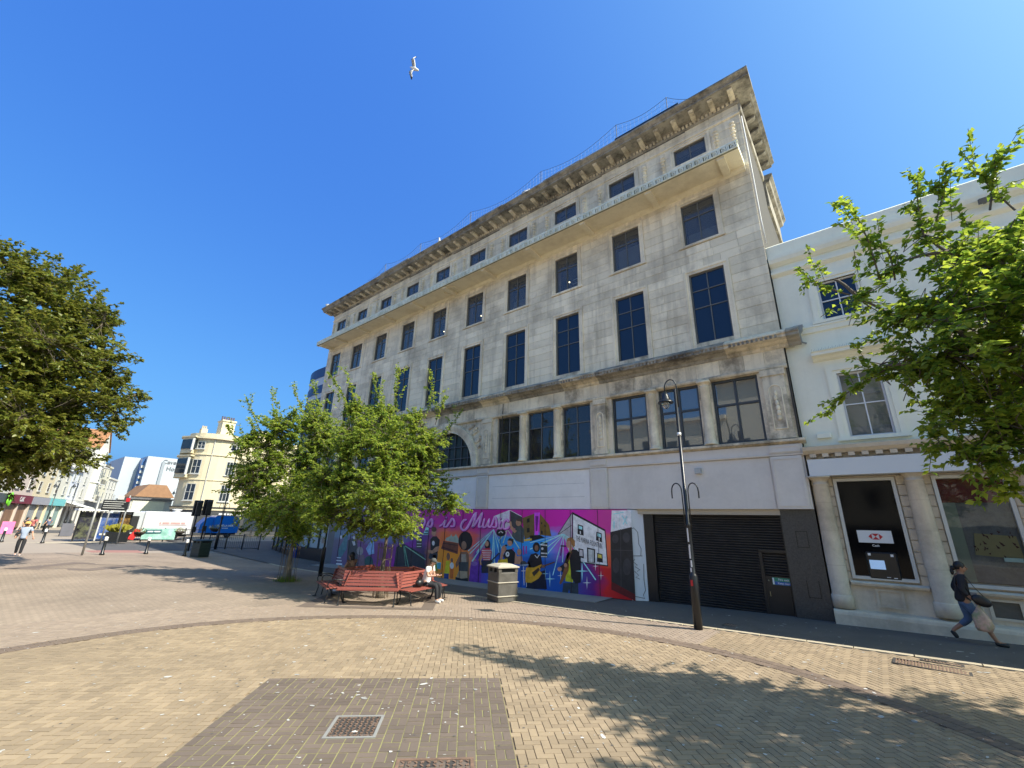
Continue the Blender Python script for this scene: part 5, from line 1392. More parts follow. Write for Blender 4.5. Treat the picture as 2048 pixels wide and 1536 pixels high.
# big dark evergreen at the left edge
OB = (-28.0, -20.5, 0.0); oref = (-24.5, -15.5)
lb = lobes_px([(40, 600, 95, 0), (130, 650, 75, 0), (60, 720, 100, -1.5), (150, 740, 80, -1), (200, 700, 42, 0), (210, 800, 62, 0), (110, 820, 85, -1.5), (30, 830, 90, -1.5), (255, 800, 34, 0, 26), (160, 880, 62, -.5), (70, 895, 50, -1), (10, 900, 48, -.5), (-40, 700, 120, 0), (-60, 850, 120, 0), (20, 540, 48, 0), (95, 585, 45, 0), (180, 640, 40, 0), (-100, 600, 130, 1), (-150, 800, 140, 0), (-120, 930, 90, 0), (130, 915, 35, 0, 22), (215, 650, 26, 0), (225, 745, 26, 0), (-30, 905, 48, -1)], oref)
lb += [(c + np.clip(rng.normal(0, 1, 3), -1, 1) * np.array(r) * .62, tuple(np.array(r) * .42)) for c, r in lb for _ in range(2)]
tree('evergreen_oak_tree', 'large dense dark evergreen tree at the left edge of the picture', 'tree', OB, 3.2, .38, lb, 4000, .19, LEAF_O, 26, lean=(.6, .8), twig_len=(.5, 1.1), droop=.1, edge=.72)

# tree guards
RUST = mat('rusty_guard_wire', (.20, .15, .10), .8, .4, 12, metal=.2)
def guard(label, c, r, h, n):
    t = thing('tree_guard', label, 'tree guard', (c[0], c[1], gz(*c)), group='tree guards')
    for k in range(n):
        a = 2 * pi * k / n; x, y = r * cos(a), r * sin(a)
        MB().tube([(x * 1.12, y * 1.12, -.05), (x, y, .35), (x, y, h * .7), (x * 1.1, y * 1.1, h)], .0085, 5).build('bar', RUST, t, True, local=True)
    for z in (.12, .5, h * .7, h - .15):
        MB().tube([(r * 1.02 * cos(a), r * 1.02 * sin(a), z) for a in np.linspace(0, 2 * pi, 21)], .008, 5).build('hoop', RUST, t, True, local=True)
    return t
guard('wire tree guard round the trunk inside the bench ring', t1, .24, 1.75, 12)
guard('rusty wire guard round the elm trunk left of the benches', t2, .34, 1.95, 14)
# weeds at the foot of the left elm
m = MB()
for k in range(260):
    a, r = random.random() * 2 * pi, random.uniform(.05, .55); x, y = t2[0] + .1 + r * cos(a), t2[1] + r * sin(a); h = random.uniform(.08, .38) * (1.1 - r); b = a + random.uniform(-1, 1)
    z = gz(x, y); w = .012
    m.add([(x - w * sin(b), y + w * cos(b), z), (x + w * sin(b), y - w * cos(b), z), (x + .3 * h * cos(b), y + .3 * h * sin(b), z + h)], [(0, 1, 2)])
stuff(tag(m.build('weeds', LEAF_E), 'tuft of weeds at the foot of the guarded elm', 'weeds'))

# ================================================================== BENCHES
SLAT = mat('red_bench_slat', (.23, .062, .046), .5, .10, 5, .1, 60, orand=.12, dirt=(.20, .05, .035), dscale=6, damt=.4)
BIRON = mat('black_bench_iron', (.014, .014, .015), .4, .2, 6)
def bench_proto(label, arms=True):
    t = thing('bench', label, 'bench', group='red benches in a ring round the elm')
    Lh = .93
    prof = [(-.02, .435), (.085, .447), (.19, .45), (.295, .447), (.4, .45)]
    for y, z in prof:
        MB().bbox(-Lh, Lh, y - .043, y + .043, z - .014, z + .014, .006).build('seat_slat', SLAT, t, local=True)
    for k in range(5):
        z = .53 + k * .088; y = .475 + k * .03
        m = MB(); m.obox((0, y, z), (2 * Lh, .024, .074), 0, radians(-19)); m.build('back_slat', SLAT, t, local=True)
    for sx in (-1, 1):
        x = sx * (Lh - .1)
        f = MB()
        f.tube([(x, -.06, 0), (x, -.03, .05), (x, .02, .25), (x, .0, .425), (x, .22, .43), (x, .43, .43), (x, .52, .6), (x, .64, .93)], .02, 6)
        f.tube([(x, .43, .43), (x, .42, .2), (x, .5, .03), (x, .56, 0)], .02, 6)
        f.obox((x, -.06, .012), (.06, .12, .024)); f.obox((x, .56, .012), (.06, .12, .024))
        o = f.build('frame', BIRON, t, True, local=True)
    return t
# arm rests go with every second bench end
def arm(t, sx):
    x = sx * .9
    MB().tube([(x, .0, .43), (x, -.03, .56), (x, .03, .65), (x, .16, .68), (x, .36, .665), (x, .52, .62)], .017, 6).build('armrest', BIRON, t, True, local=True)
p0, p1 = GP(663, 1177, .45), GP(806, 1182, .45)
ddir = np.array([p1[0] - p0[0], p1[1] - p0[1]]); ddir /= np.linalg.norm(ddir)
nrm0 = np.array([ddir[1], -ddir[0]]); 
AP = 1.98; mid = (np.array(p0) + np.array(p1)) / 2
BC = mid - nrm0 * AP
a0 = atan2(nrm0[1], nrm0[0])
labels = ['red slatted bench in full sun facing the camera, front of the ring', 'red slatted bench on the right of the ring where the man in a cap sits', 'red slatted bench at the back right of the ring facing the mural', 'red slatted bench at the back of the ring, hidden behind the tree trunk', 'red slatted bench at the back left of the ring where the dark-haired woman sits', 'red slatted bench at the left front of the ring with a curved armrest']
BENCH = []
for k in range(6):
    if k == 0: b = bench_proto(labels[0])
    else:
        b = copy_tree(BENCH[0][0]); b['label'] = labels[k]
    a = a0 + k * pi / 3; n_ = np.array([cos(a), sin(a)])
    c = BC + n_ * (AP - .02)
    rz = atan2(n_[0], -n_[1])
    place(b, (c[0], c[1], gz(*c)), rz)
    BENCH.append((b, c, n_, rz))
for k in (4, 5): arm(BENCH[k][0], -1); 
arm(BENCH[5][0], 1); arm(BENCH[4][0], 1)

# ================================================================== LITTER BINS
BINM = mat('bin_dark_grey', (.085, .078, .066), .6, .15, 3, .2, 50, dirt=(.2, .19, .17), dscale=2.5, damt=.3)
BINL = mat('bin_lid', (.42, .38, .30), .7, .1, 4)
def bin_(label, c, rz, w, h, md, ml, group=None):
    t = thing('litter_bin', label, 'litter bin', (c[0], c[1], gz(*c)), rz, group)
    a = w / 2
    MB().bbox(-a * .94, a * .94, -a * .94, a * .94, 0, h * .78, .02).build('body', md, t, local=True)
    for z in (h * .14, h * .50): MB().bbox(-a, a, -a, a, z, z + .035, .01).build('band', BINL if md is BINM else md, t, local=True)
    top = MB()
    for sx in (-1, 1):
        for sy in (-1, 1): top.box(sx * a * .94 - (.0 if sx < 0 else .12), sx * a * .94 + (.12 if sx < 0 else 0), sy * a * .94 - (0 if sy < 0 else .12), sy * a * .94 + (.12 if sy < 0 else 0), h * .78, h * .9)
    top.build('corner_post', md, t, local=True)
    MB().box(-a * .8, a * .8, -a * .8, a * .8, h * .76, h * .9).build('opening', DARKIN, t, local=True)
    for sy in (-1, 1):
        MB().box(-.06, .06, sy * a * .93 - .01, sy * a * .93 + .01, h * .78, h * .9).build('mullion', md, t, local=True)
    l = MB(); r0, r1 = a * 1.03, a * .55
    l.add([(sx * r, sy * r, z) for r, z in ((r0, h * .9), (r0, h * .935), (r1, h)) for sx, sy in ((-1, -1), (1, -1), (1, 1), (-1, 1))], [(3, 2, 1, 0), (8, 9, 10, 11)] + [(i + k, (i + 1) % 4 + k, (i + 1) % 4 + 4 + k, i + 4 + k) for k in (0, 4) for i in range(4)])
    l.build('lid', ml, t, local=True)
    return t
b0, b1, b2 = GP(970, 1199), GP(1008, 1210), GP(1039, 1203)
bw = .8; bc = ((b0[0] + b2[0]) / 2, (b0[1] + b2[1]) / 2)
bin_('square grey-brown litter bin with pyramid lid standing in front of the mural', bc, atan2(b1[1] - b0[1], b1[0] - b0[0]), .82, 1.18, BINM, BINL)
fb = GP(398, 1114)
bin_('dark green litter bin under the traffic lights at the kerb', fb, radians(20), .8, 1.1, mat('bin_green', (.02, .035, .03), .5), mat('bin_green', (.02, .035, .03), .5))

# ================================================================== LAMP POSTS
GLASSL = glass('lamp_bowl', (.5, .5, .48), .7, .1)
STICK = mat('stickers_white', (.7, .7, .7), .5, .1, 8)
def lamp_post(label, base, h, face, detail=True, hooks=True, group='gooseneck lamp posts'):
    t = thing('lamp_post', label, 'lamp post', base, face, group)
    MB().lathe([(.105, 0), (.105, 1.2), (.09, 1.24), (.065, 1.28), (.062, 2.4), (.07, 2.42), (.07, 2.46), (.045, 2.5), (.04, h)], n=14).build('pole', BLACKM, t, True, local=True)
    n = 12; R = .17
    pts = [(.05, 0, h - .55), (.055, 0, h - .05)] + [(-R + .055 + R * cos(a), 0, h + .05 + R * 1.5 * sin(a)) for a in np.linspace(0, pi, n)] + [(-2 * R + .055, 0, h - .05)]
    MB().tube(pts, .018, 7).build('gooseneck', BLACKM, t, True, local=True)
    cx = -2 * R + .055
    MB().lathe([(.03, .0), (.05, -.02), (.05, -.07), (.09, -.08), (.09, -.13), (.11, -.15), (.13, -.24), (.16, -.27), (.22, -.33), (.225, -.35), (.2, -.345), (.12, -.3)], (cx, 0, h - .04), 20).build('lamp_head', BLACKM, t, True, local=True)
    MB().lathe([(.12, 0), (.13, -.04), (.11, -.12), (.06, -.19), (.01, -.21)], (cx, 0, h - .36), 16).build('bowl', GLASSL, t, True, local=True)
    if hooks:
        for s in (-1, 1):
            pts = [(s * .07, 0, 2.3), (s * .08, 0, 3.1)] + [(s * (.08 + .13 + .13 * -cos(a)), 0, 3.3 + .22 * sin(a)) for a in np.linspace(0, pi, 9)] + [(s * .34, 0, 3.12)]
            MB().tube(pts, .017, 6).build('banner_hook', BLACKM, t, True, local=True)
    if detail:
        MB().lathe([(.055, 0), (.055, .09)], (0, 0, 4.82), 12).build('collar_sensor', WHITEM, t, True, local=True)
        for z, hh, a in ((2.02, .34, -2.2), (1.62, .3, -2.1), (1.42, .16, -1.9), (1.3, .1, -2.3), (1.9, .06, -2.0)):
            s = MB()
            for k in range(3):
                b0_, b1_ = a + k * .2, a + (k + 1) * .2; s.add([(.0665 * cos(b0_), .0665 * sin(b0_), z), (.0665 * cos(b1_), .0665 * sin(b1_), z), (.0665 * cos(b1_), .0665 * sin(b1_), z + hh), (.0665 * cos(b0_), .0665 * sin(b0_), z + hh)], [(0, 1, 2, 3)])
            s.build('sticker', STICK, t, local=True)
        s = MB()
        for k in range(3):
            b0_, b1_ = -2.2 + k * .2, -2.0 + k * .2; s.add([(.1075 * cos(b), .1075 * sin(b), z) for b, z in ((b0_, .98), (b1_, .98), (b1_, 1.12), (b0_, 1.12))], [(0, 1, 2, 3)])
        s.build('red_sticker', RED, t, local=True)
    return t
lp0 = GP(1397, 1259)
lamp_post('tall black lamp post with gooseneck lantern and stickers by the kerb', (lp0[0], lp0[1], gz(*lp0)), 6.2, radians(8))

# ================================================================== PEOPLE
def skin(name, V, E, Rr, m_, parent, sub=2, extra=None, root=0):
    me = bpy.data.meshes.new(name); me.from_pydata(V, E, [])
    ob = bpy.data.objects.new(name, me); COL.objects.link(ob)
    md = ob.modifiers.new('s', 'SKIN'); md.use_smooth_shade = True
    sv = me.skin_vertices[0].data
    for i, r in enumerate(Rr):
        sv[i].radius = (r, r) if not isinstance(r, tuple) else r; sv[i].use_root = (i == root)
    ss = ob.modifiers.new('d', 'SUBSURF'); ss.levels = sub; ss.render_levels = sub
    dg = bpy.context.evaluated_depsgraph_get()
    m2 = bpy.data.meshes.new_from_object(ob.evaluated_get(dg)); m2.name = name
    bpy.data.objects.remove(ob); bpy.data.meshes.remove(me)
    if extra:
        bm = bmesh.new(); bm.from_mesh(m2)
        t = bpy.data.meshes.new('x'); t.from_pydata(extra.v, [], extra.f); bm.from_mesh(t); bm.to_mesh(m2); bm.free(); bpy.data.meshes.remove(t)
    m2.materials.clear(); m2.materials.append(m_)
    m2.polygons.foreach_set('use_smooth', [True] * len(m2.polygons))
    o = bpy.data.objects.new(name, m2); COL.objects.link(o)
    if parent: o.parent = parent
    return o
SKIN1 = mat('skin_light', (.50, .29, .20), .55, .06, 12); SKIN2 = mat('skin_tan', (.34, .18, .11), .55, .06, 12)
HAIRB = mat('black_hair', (.008, .007, .007), .45, .3, 30); 
def hand(mb, w, d, up, s=1.0, curl=.5):
    """five fingers rooted in the palm at wrist w, pointing along d"""
    d = Vector(d).normalized(); up = Vector(up); up = (up - d * up.dot(d)).normalized(); sd = d.cross(up); w = Vector(w)
    mb.ell(w + d * .045 * s, (.042 * s, .042 * s, .042 * s), 8, 6)
    for k in range(4):
        b = w + d * .07 * s + sd * (k - 1.5) * .019 * s; l = (.062, .072, .068, .052)[k] * s
        mb.tube([b - d * .02, b + d * l * .5, b + d * l * (1 - .3 * curl) - up * l * curl * .6], [.0095 * s, .0088 * s, .007 * s], 6)
    b = w + d * .03 * s - sd * .035 * s
    mb.tube([b, b - sd * .022 * s + d * .02 * s, b - sd * .026 * s + d * .05 * s - up * .01], [.011 * s, .0095 * s, .0075 * s], 6)
def person(label, loc, face, J, skinm, top_m, leg_m, shoe_m, hair, sleeve=.55, legs_to=1.0, hold=.4, sc=1.0, neckline=True):
    """J: joint positions (x forward, y left, z up)"""
    t = thing('person', label, 'person', loc, face); t.scale = (sc, sc, sc)
    names = ['pel', 'waist', 'chest', 'neck', 'chin', 'head', 'crown', 'shL', 'elL', 'wrL', 'shR', 'elR', 'wrR', 'hpL', 'knL', 'anL', 'toL', 'hpR', 'knR', 'anR', 'toR']
    V = [J[n] for n in names]; ix = {n: i for i, n in enumerate(names)}
    E = [(0, 1), (1, 2), (2, 3), (3, 4), (4, 5), (5, 6), (2, 7), (7, 8), (8, 9), (2, 10), (10, 11), (11, 12), (0, 13), (13, 14), (14, 15), (15, 16), (0, 17), (17, 18), (18, 19), (19, 20)]
    Rr = [(.13, .11), (.12, .10), (.14, .11), .052, .062, .094, .07, .062, .043, .03, .062, .043, .03, .085, .06, .038, .03, .085, .06, .038, .03]
    ex = MB()
    for s in 'LR':
        w, e = Vector(J['wr' + s]), Vector(J['el' + s]); hand(ex, w, w - e, (0, 0, 1) if abs((w - e).normalized().z) < .8 else (1, 0, 0), 1.0, hold)
    h, c = Vector(J['head']), Vector(J['chin']); f = Vector(J.get('look', (1, 0, 0))).normalized(); up = (Vector(J['crown']) - c).normalized()
    f = (f - up * f.dot(up)).normalized(); sd = up.cross(f)
    ex.ell(h + f * .012, (.078, .078, .112), 12, 8, Matrix((f, sd, up)).transposed())
    ex.tube([h + f * .085 + up * .02, h + f * .108 - up * .02, h + f * .09 - up * .03], [.009, .014, .012], 6)
    for q in (-1, 1): ex.ell(h + sd * q * .078 - f * .005 - up * .005, (.02, .012, .03), 8, 6, Matrix((f, sd, up)).transposed())
    b = skin('body', V, E, Rr, skinm, t, 2, ex)
    eyes = MB()
    for q in (-1, 1): eyes.ell(h + f * .082 + sd * q * .032 + up * .012, (.012, .016, .008), 6, 4, Matrix((f, sd, up)).transposed())
    eyes.build('eyes', HAIRB, t, local=True)
    MB().ell(h + f * .084 - up * .052, (.012, .024, .006), 8, 4, Matrix((f, sd, up)).transposed()).build('mouth', mat('lips', (.3, .1, .09), .5), t, local=True)
    # clothes follow the same joints, a little fuller
    def lerp(a, b_, k): return tuple(Vector(J[a]).lerp(Vector(J[b_]), k))
    nk = lerp('chest', 'neck', .72)
    tv = [lerp('pel', 'waist', -.55), lerp('pel', 'waist', .3), J['waist'], J['chest'], nk]; te = [(0, 1), (1, 2), (2, 3), (3, 4)]; tr = [(.17, .15), (.165, .145), (.15, .13), (.168, .14), .085]
    for s in 'LR':
        i = len(tv); tv.append(J['sh' + s]); te.append((3, i)); tr.append(.082)
        if sleeve <= 1: tv.append(lerp('sh' + s, 'el' + s, max(sleeve, .2))); te.append((i, i + 1)); tr.append(.066)
        else:
            tv.append(J['el' + s]); te.append((i, i + 1)); tr.append(.06); tv.append(lerp('el' + s, 'wr' + s, sleeve - 1)); te.append((i + 1, i + 2)); tr.append(.05)
    skin('top', tv, te, tr, top_m, t)
    lv_ = [lerp('pel', 'waist', .15), J['pel']]; le = [(0, 1)]; lr = [(.145, .125), (.155, .135)]
    for s in 'LR':
        i = len(lv_); lv_ += [J['hp' + s], J['kn' + s], lerp('kn' + s, 'an' + s, legs_to)]; le += [(1, i), (i, i + 1), (i + 1, i + 2)]; lr += [.105, .08, .062]
    skin('trousers', lv_, le, lr, leg_m, t)
    for s in 'LR':
        a, b_ = Vector(J['an' + s]), Vector(J['to' + s]); d = (b_ - a); d.z *= .9
        heel = a - d.normalized() * .05 + Vector((0, 0, -.045))
        skin('shoe', [tuple(heel), tuple(a.lerp(b_, .45) + Vector((0, 0, -.02))), tuple(b_)], [(0, 1), (1, 2)], [.042, .05, .038], shoe_m, t)
    hair(t, h, f, sd, up)
    return t
def rotm(f, sd, up): return Matrix((f, sd, up)).transposed()
DARKC = mat('black_jacket', (.012, .013, .018), .8, .15, 20, .3, 80); JEAN = mat('blue_jeans', (.07, .12, .21), .85, .25, 15, .3, 100); TEE = mat('white_tee', (.75, .75, .74), .8, .05, 8, .2, 40); DTR = mat('dark_trousers', (.02, .021, .025), .85, .15, 10, .2, 60)
SHOE_D = mat('black_shoes', (.02, .02, .02), .6); SHOE_W = mat('white_shoes', (.7, .7, .7), .6); SHIRTB = mat('pale_blue_shirt', (.35, .42, .55), .8, .1, 10)

# woman striding right along the bank, carrying bags
wf = GP(1957, 1288)
def hair_bun(t, h, f, sd, up):
    m = MB().ell(h - f * .018 + up * .03, (.102, .094, .105), 14, 10, rotm(f, sd, up)).ell(h - f * .125 - up * .03, (.05, .045, .05), 10, 8).ell(h - f * .15 - up * .11, (.035, .04, .075), 10, 8)
    m.build('hair', HAIRB, t, True, local=True)
Jw = dict(pel=(0, 0, .88), waist=(.02, 0, 1.04), chest=(.05, 0, 1.26), neck=(.065, 0, 1.41), chin=(.085, 0, 1.46), head=(.10, 0, 1.545), crown=(.095, 0, 1.60), look=(1, 0, -.05),
          shL=(.05, .165, 1.35), elL=(-.09, .2, 1.10), wrL=(.02, .19, .88), shR=(.05, -.165, 1.35), elR=(.0, -.23, 1.08), wrR=(.16, -.22, .88),
          hpL=(.0, .085, .84), knL=(.02, .09, .47), anL=(-.30, .09, .20), toL=(-.24, .09, .045), hpR=(.02, -.085, .84), knR=(.2, -.085, .48), anR=(.34, -.085, .10), toR=(.51, -.085, .045))
wo = person('woman in black jacket and cropped jeans striding past the bank', (wf[0] - .05, wf[1], gz(*wf)), 0, Jw, SKIN2, DARKC, JEAN, SHOE_D, hair_bun, 1.55, .55)
MB().obox((.17, -.22, 1.02), (.1, .1, .05)).build('rolled_cuff', mat('grey_cuff', (.15, .15, .16), .8), wo, local=True)
hb = thing('handbag', 'black shoulder bag on the hip of the woman walking past the bank', 'bag', (wf[0] + .16, wf[1] - .16, gz(*wf) + .86))
MB().ell((.05, -.12, .04), (.16, .05, .11), 12, 8, Matrix.Rotation(.5, 3, 'Y')).build('body', mat('bag_black', (.01, .01, .012), .4), hb, True, local=True)
MB().tube([(-.08, -.1, .1), (-.13, -.06, .32), (-.1, .0, .55), (.0, -.05, .3), (.12, -.12, .1)], .008, 5).build('strap', BLACKM, hb, True, local=True)
pbg = thing('carrier_bag', 'bulging pink and green carrier bag in the hand of the walking woman', 'bag', (wf[0] + .14, wf[1] - .24, gz(*wf) + .3))
BAGM = mat('carrier_plastic', (.55, .36, .28), .35, .4, 7, .5, 25, dirt=(.20, .26, .10), dscale=5, damt=.9)
bm_ = MB(); nr = []
for i in range(9):
    z = .5 * i / 8; r = [.10, .125, .135, .13, .125, .11, .08, .045, .03][i]
    for k in range(14):
        a = 2 * pi * k / 14; rr = r * (1 + .12 * sin(3 * a + i) + random.uniform(-.05, .05)); bm_.v.append((rr * cos(a) * 1.1, rr * sin(a) * .6, z))
bm_.f = [(i * 14 + k, i * 14 + (k + 1) % 14, i * 14 + 14 + (k + 1) % 14, i * 14 + 14 + k) for i in range(8) for k in range(14)] + [tuple(range(13, -1, -1))]
bm_.build('sack', BAGM, pbg, True, local=True)
MB().tube([(-.03, .02, .46), (-.02, .02, .6), (.0, 0, .62), (.03, .02, .6), (.04, .0, .46)], .01, 5).build('handle', mat('pale_blue_plastic', (.4, .5, .6), .4), pbg, True, local=True)

# man in a cap seated on the right-hand bench, reading a phone
bk, bcn, nn, brz = BENCH[1]
tdir = np.array([-nn[1], nn[0]])
mp_ = bcn - nn * .28 + tdir * .25
def cap(colm):
    def f_(t, h, f, sd, up):
        MB().ell(h - f * .03 + up * .0, (.092, .09, .09), 12, 8, rotm(f, sd, up)).build('hair', mat('brown_hair', (.05, .03, .02), .6), t, True, local=True)
        c = MB().ell(h + up * .045, (.105, .098, .085), 14, 8, rotm(f, sd, up)); c.ell(h + f * .12 + up * .035, (.085, .075, .012), 12, 6, rotm(f, sd, up)); c.build('cap', colm, t, True, local=True)
    return f_
Jm = dict(pel=(0, 0, .55), waist=(.0, 0, .72), chest=(.08, 0, .95), neck=(.14, 0, 1.10), chin=(.185, 0, 1.14), head=(.21, 0, 1.22), crown=(.215, 0, 1.275), look=(1, 0, -.55),
          shL=(.1, .18, 1.04), elL=(.16, .22, .79), wrL=(.40, .1, .82), shR=(.1, -.18, 1.04), elR=(.16, -.22, .79), wrR=(.40, -.1, .82),
          hpL=(.05, .1, .53), knL=(.47, .12, .52), anL=(.46, .12, .10), toL=(.62, .14, .045), hpR=(.05, -.1, .53), knR=(.47, -.14, .52), anR=(.50, -.14, .10), toR=(.66, -.16, .045))
man = person('man in white T-shirt and grey cap sitting on the right bench with a phone', (mp_[0], mp_[1], gz(*mp_)), atan2(nn[1], nn[0]) + .15, Jm, SKIN1, TEE, DTR, SHOE_W, cap(mat('grey_cap', (.07, .075, .075), .8)), .6)
fa = atan2(nn[1], nn[0]) + .15
ph = thing('phone', 'dark phone held by the seated man in a cap', 'phone', (mp_[0] + .5 * cos(fa), mp_[1] + .5 * sin(fa), gz(*mp_) + .86), fa)
MB().obox((0, 0, 0), (.012, .16, .1), 0, 0, .6).build('case', BLACKM, ph, local=True); MB().obox((-.008, 0, -.001), (.003, .145, .086), 0, 0, .6).build('screen', NAVYG, ph, local=True)
bgp = bcn - nn * .25 - tdir * .15
bb = thing('shoulder_bag', 'black soft bag on the bench beside the seated man', 'bag', (bgp[0], bgp[1], gz(*bgp) + .465), brz)
MB().ell((0, 0, .12), (.17, .12, .13), 12, 8).build('body', mat('bag_black', (.01, .01, .012), .4), bb, True, local=True); MB().tube([(-.12, 0, .18), (-.05, -.02, .3), (.08, 0, .28), (.12, 0, .18)], .01, 5).build('strap', BLACKM, bb, True, local=True)
# dark-haired woman on the back-left bench, seen from behind
bk, bcn, nn, brz = BENCH[4]
tdir = np.array([-nn[1], nn[0]]); sp2 = bcn - nn * .26 - tdir * .1
def bob(t, h, f, sd, up):
    MB().ell(h - f * .025 + up * .02, (.108, .104, .115), 14, 10, rotm(f, sd, up)).ell(h - f * .05 - up * .09, (.075, .1, .1), 12, 8, rotm(f, sd, up)).build('hair', HAIRB, t, True, local=True)
Jb = dict(Jm); Jb.update(chest=(.02, 0, .98), neck=(.03, 0, 1.13), chin=(.05, 0, 1.17), head=(.06, 0, 1.26), crown=(.06, 0, 1.31), look=(1, .3, -.1), shL=(.02, .17, 1.07), shR=(.02, -.17, 1.07), wrL=(.36, .1, .66), wrR=(.36, -.1, .66), elL=(.1, .22, .82), elR=(.1, -.22, .82))
person('dark-haired woman in strappy top sitting on the back bench facing away', (sp2[0], sp2[1], gz(*sp2)), atan2(nn[1], nn[0]), Jb, SKIN2, mat('brown_top', (.16, .085, .05), .8), DTR, SHOE_W, bob, .2)

# man in a straw hat walking at the far left
mf = GP(33, 1112)
def straw(t, h, f, sd, up):
    MB().lathe([(.19, .0), (.2, .01), (.11, .03), (.1, .1), (.06, .125), (.0, .13)], (h[0], h[1], h[2] + .035), 16).build('straw_hat', mat('straw', (.55, .36, .10), .8, .2, 20), t, True, local=True)
Jf = dict(pel=(0, 0, .93), waist=(0, 0, 1.1), chest=(.02, 0, 1.34), neck=(.03, 0, 1.49), chin=(.05, 0, 1.54), head=(.06, 0, 1.62), crown=(.06, 0, 1.68), look=(1, 0, 0), shL=(.02, .19, 1.43), elL=(.02, .3, 1.17), wrL=(.12, .38, .95), shR=(.02, -.19, 1.43), elR=(-.06, -.3, 1.2), wrR=(.1, -.28, 1.0),
          hpL=(0, .1, .9), knL=(.08, .1, .5), anL=(.1, .1, .1), toL=(.24, .1, .045), hpR=(0, -.1, .9), knR=(-.02, -.1, .5), anR=(-.16, -.1, .13), toR=(-.05, -.1, .045))
fm = person('man in straw hat, pale blue shirt and dark trousers crossing at far left', (mf[0], mf[1], 0), radians(-10), Jf, SKIN1, SHIRTB, DTR, SHOE_W, straw, .7)
MB().ell((-.02, -.28, 1.05), (.13, .06, .17), 10, 8).build('shoulder_bag', DARKC, fm, True, local=True)

# gull in flight
gp_ = CAM + _ray(828, 137) * 17.0
gu = thing('gull', 'white gull with grey wings gliding high in the blue sky', 'bird', tuple(gp_))
gr, gu_ = Vector(CR), Vector(CU); gn = Vector(_fw)
def gpt(x, y, d=0): s = 17.0 / FPX / 21.95; return gr * ((x - 630) * s) - gu_ * ((y - 830) * s) + gn * d
GW = mat('gull_white', (.8, .8, .8), .6); GG_ = mat('gull_grey', (.36, .37, .38), .6); GB = mat('gull_black', (.02, .02, .025), .6)
MB().tube([gpt(455, 775), gpt(520, 785), gpt(600, 810), gpt(680, 850), gpt(750, 880), gpt(800, 905), gpt(845, 930)], [.012, .035, .07, .075, .05, .045, .008], 10).build('body', GW, gu, True, local=True)
def wing(lead, trail, m_, nm, d0):
    m = MB(); n = len(lead)
    for k, (a, b) in enumerate(zip(lead, trail)):
        d = d0[k]; m.v += [tuple(gpt(*a, d)), tuple(gpt(*b, d + .01)), tuple(gpt((a[0] + b[0]) / 2, (a[1] + b[1]) / 2, d - .025))]
    for k in range(n - 1):
        i = 3 * k; m.f += [(i, i + 2, i + 5, i + 3), (i + 2, i + 1, i + 4, i + 5), (i, i + 3, i + 4, i + 1)]
    return m.build(nm, m_, gu, True, local=True)
wing([(700, 790), (700, 580), (650, 520), (735, 400)], [(560, 800), (545, 580), (545, 520), (655, 380)], GG_, 'wing', [0, -.12, -.14, -.06])
wing([(735, 410), (755, 340)], [(650, 385), (690, 315)], GB, 'wing_tip', [-.06, -.02])
wing([(670, 900), (600, 1060), (575, 1150), (580, 1260)], [(500, 860), (440, 1050), (450, 1150), (480, 1230)], GG_, 'wing', [0, -.12, -.13, -.06])
wing([(580, 1260), (545, 1345)], [(480, 1225), (500, 1310)], GB, 'wing_tip', [-.06, -.02])
wing([(706, 790), (706, 580), (665, 520), (740, 410)], [(660, 795), (655, 580), (620, 515), (690, 400)], GW, 'wing_edge', [-.03, -.15, -.17, -.09])
wing([(675, 900), (606, 1060), (580, 1150), (584, 1260)], [(620, 900), (545, 1050), (525, 1150), (530, 1250)], GW, 'wing_edge', [-.03, -.15, -.16, -.09])

# gulls perched on the cornice
for lab, x, f in (('small white gull perched at the far left end of the cornice', -29.2, 1.2), ('small white gull perched on the cornice left of the middle', -15.2, -.8), ('small white gull perched on the cornice above the third window column', -8.2, .4)):
    t = thing('gull', lab, 'bird', (x, -.95, 19.25), f, 'gulls perched on the cornice')
    MB().ell((0, 0, .16), (.2, .085, .1), 12, 8, Matrix.Rotation(-.35, 3, 'Y')).ell((.17, 0, .28), (.06, .055, .06), 10, 8).tube([(.12, 0, .2), (.16, 0, .27)], .05, 8).build('body', GW, t, True, local=True)
    MB().ell((-.05, 0, .19), (.19, .09, .07), 12, 8, Matrix.Rotation(-.3, 3, 'Y')).build('folded_wings', GG_, t, True, local=True)
    MB().tube([(.21, 0, .28), (.29, 0, .265)], [.016, .006], 6).build('bill', mat('bill_yellow', (.6, .4, .05), .5), t, True, local=True)
    for s_ in (-1, 1): MB().tube([(.02, s_ * .03, .1), (.02, s_ * .03, 0)], .009, 5).build('leg', mat('leg_pink', (.5, .3, .25), .6), t, local=True)
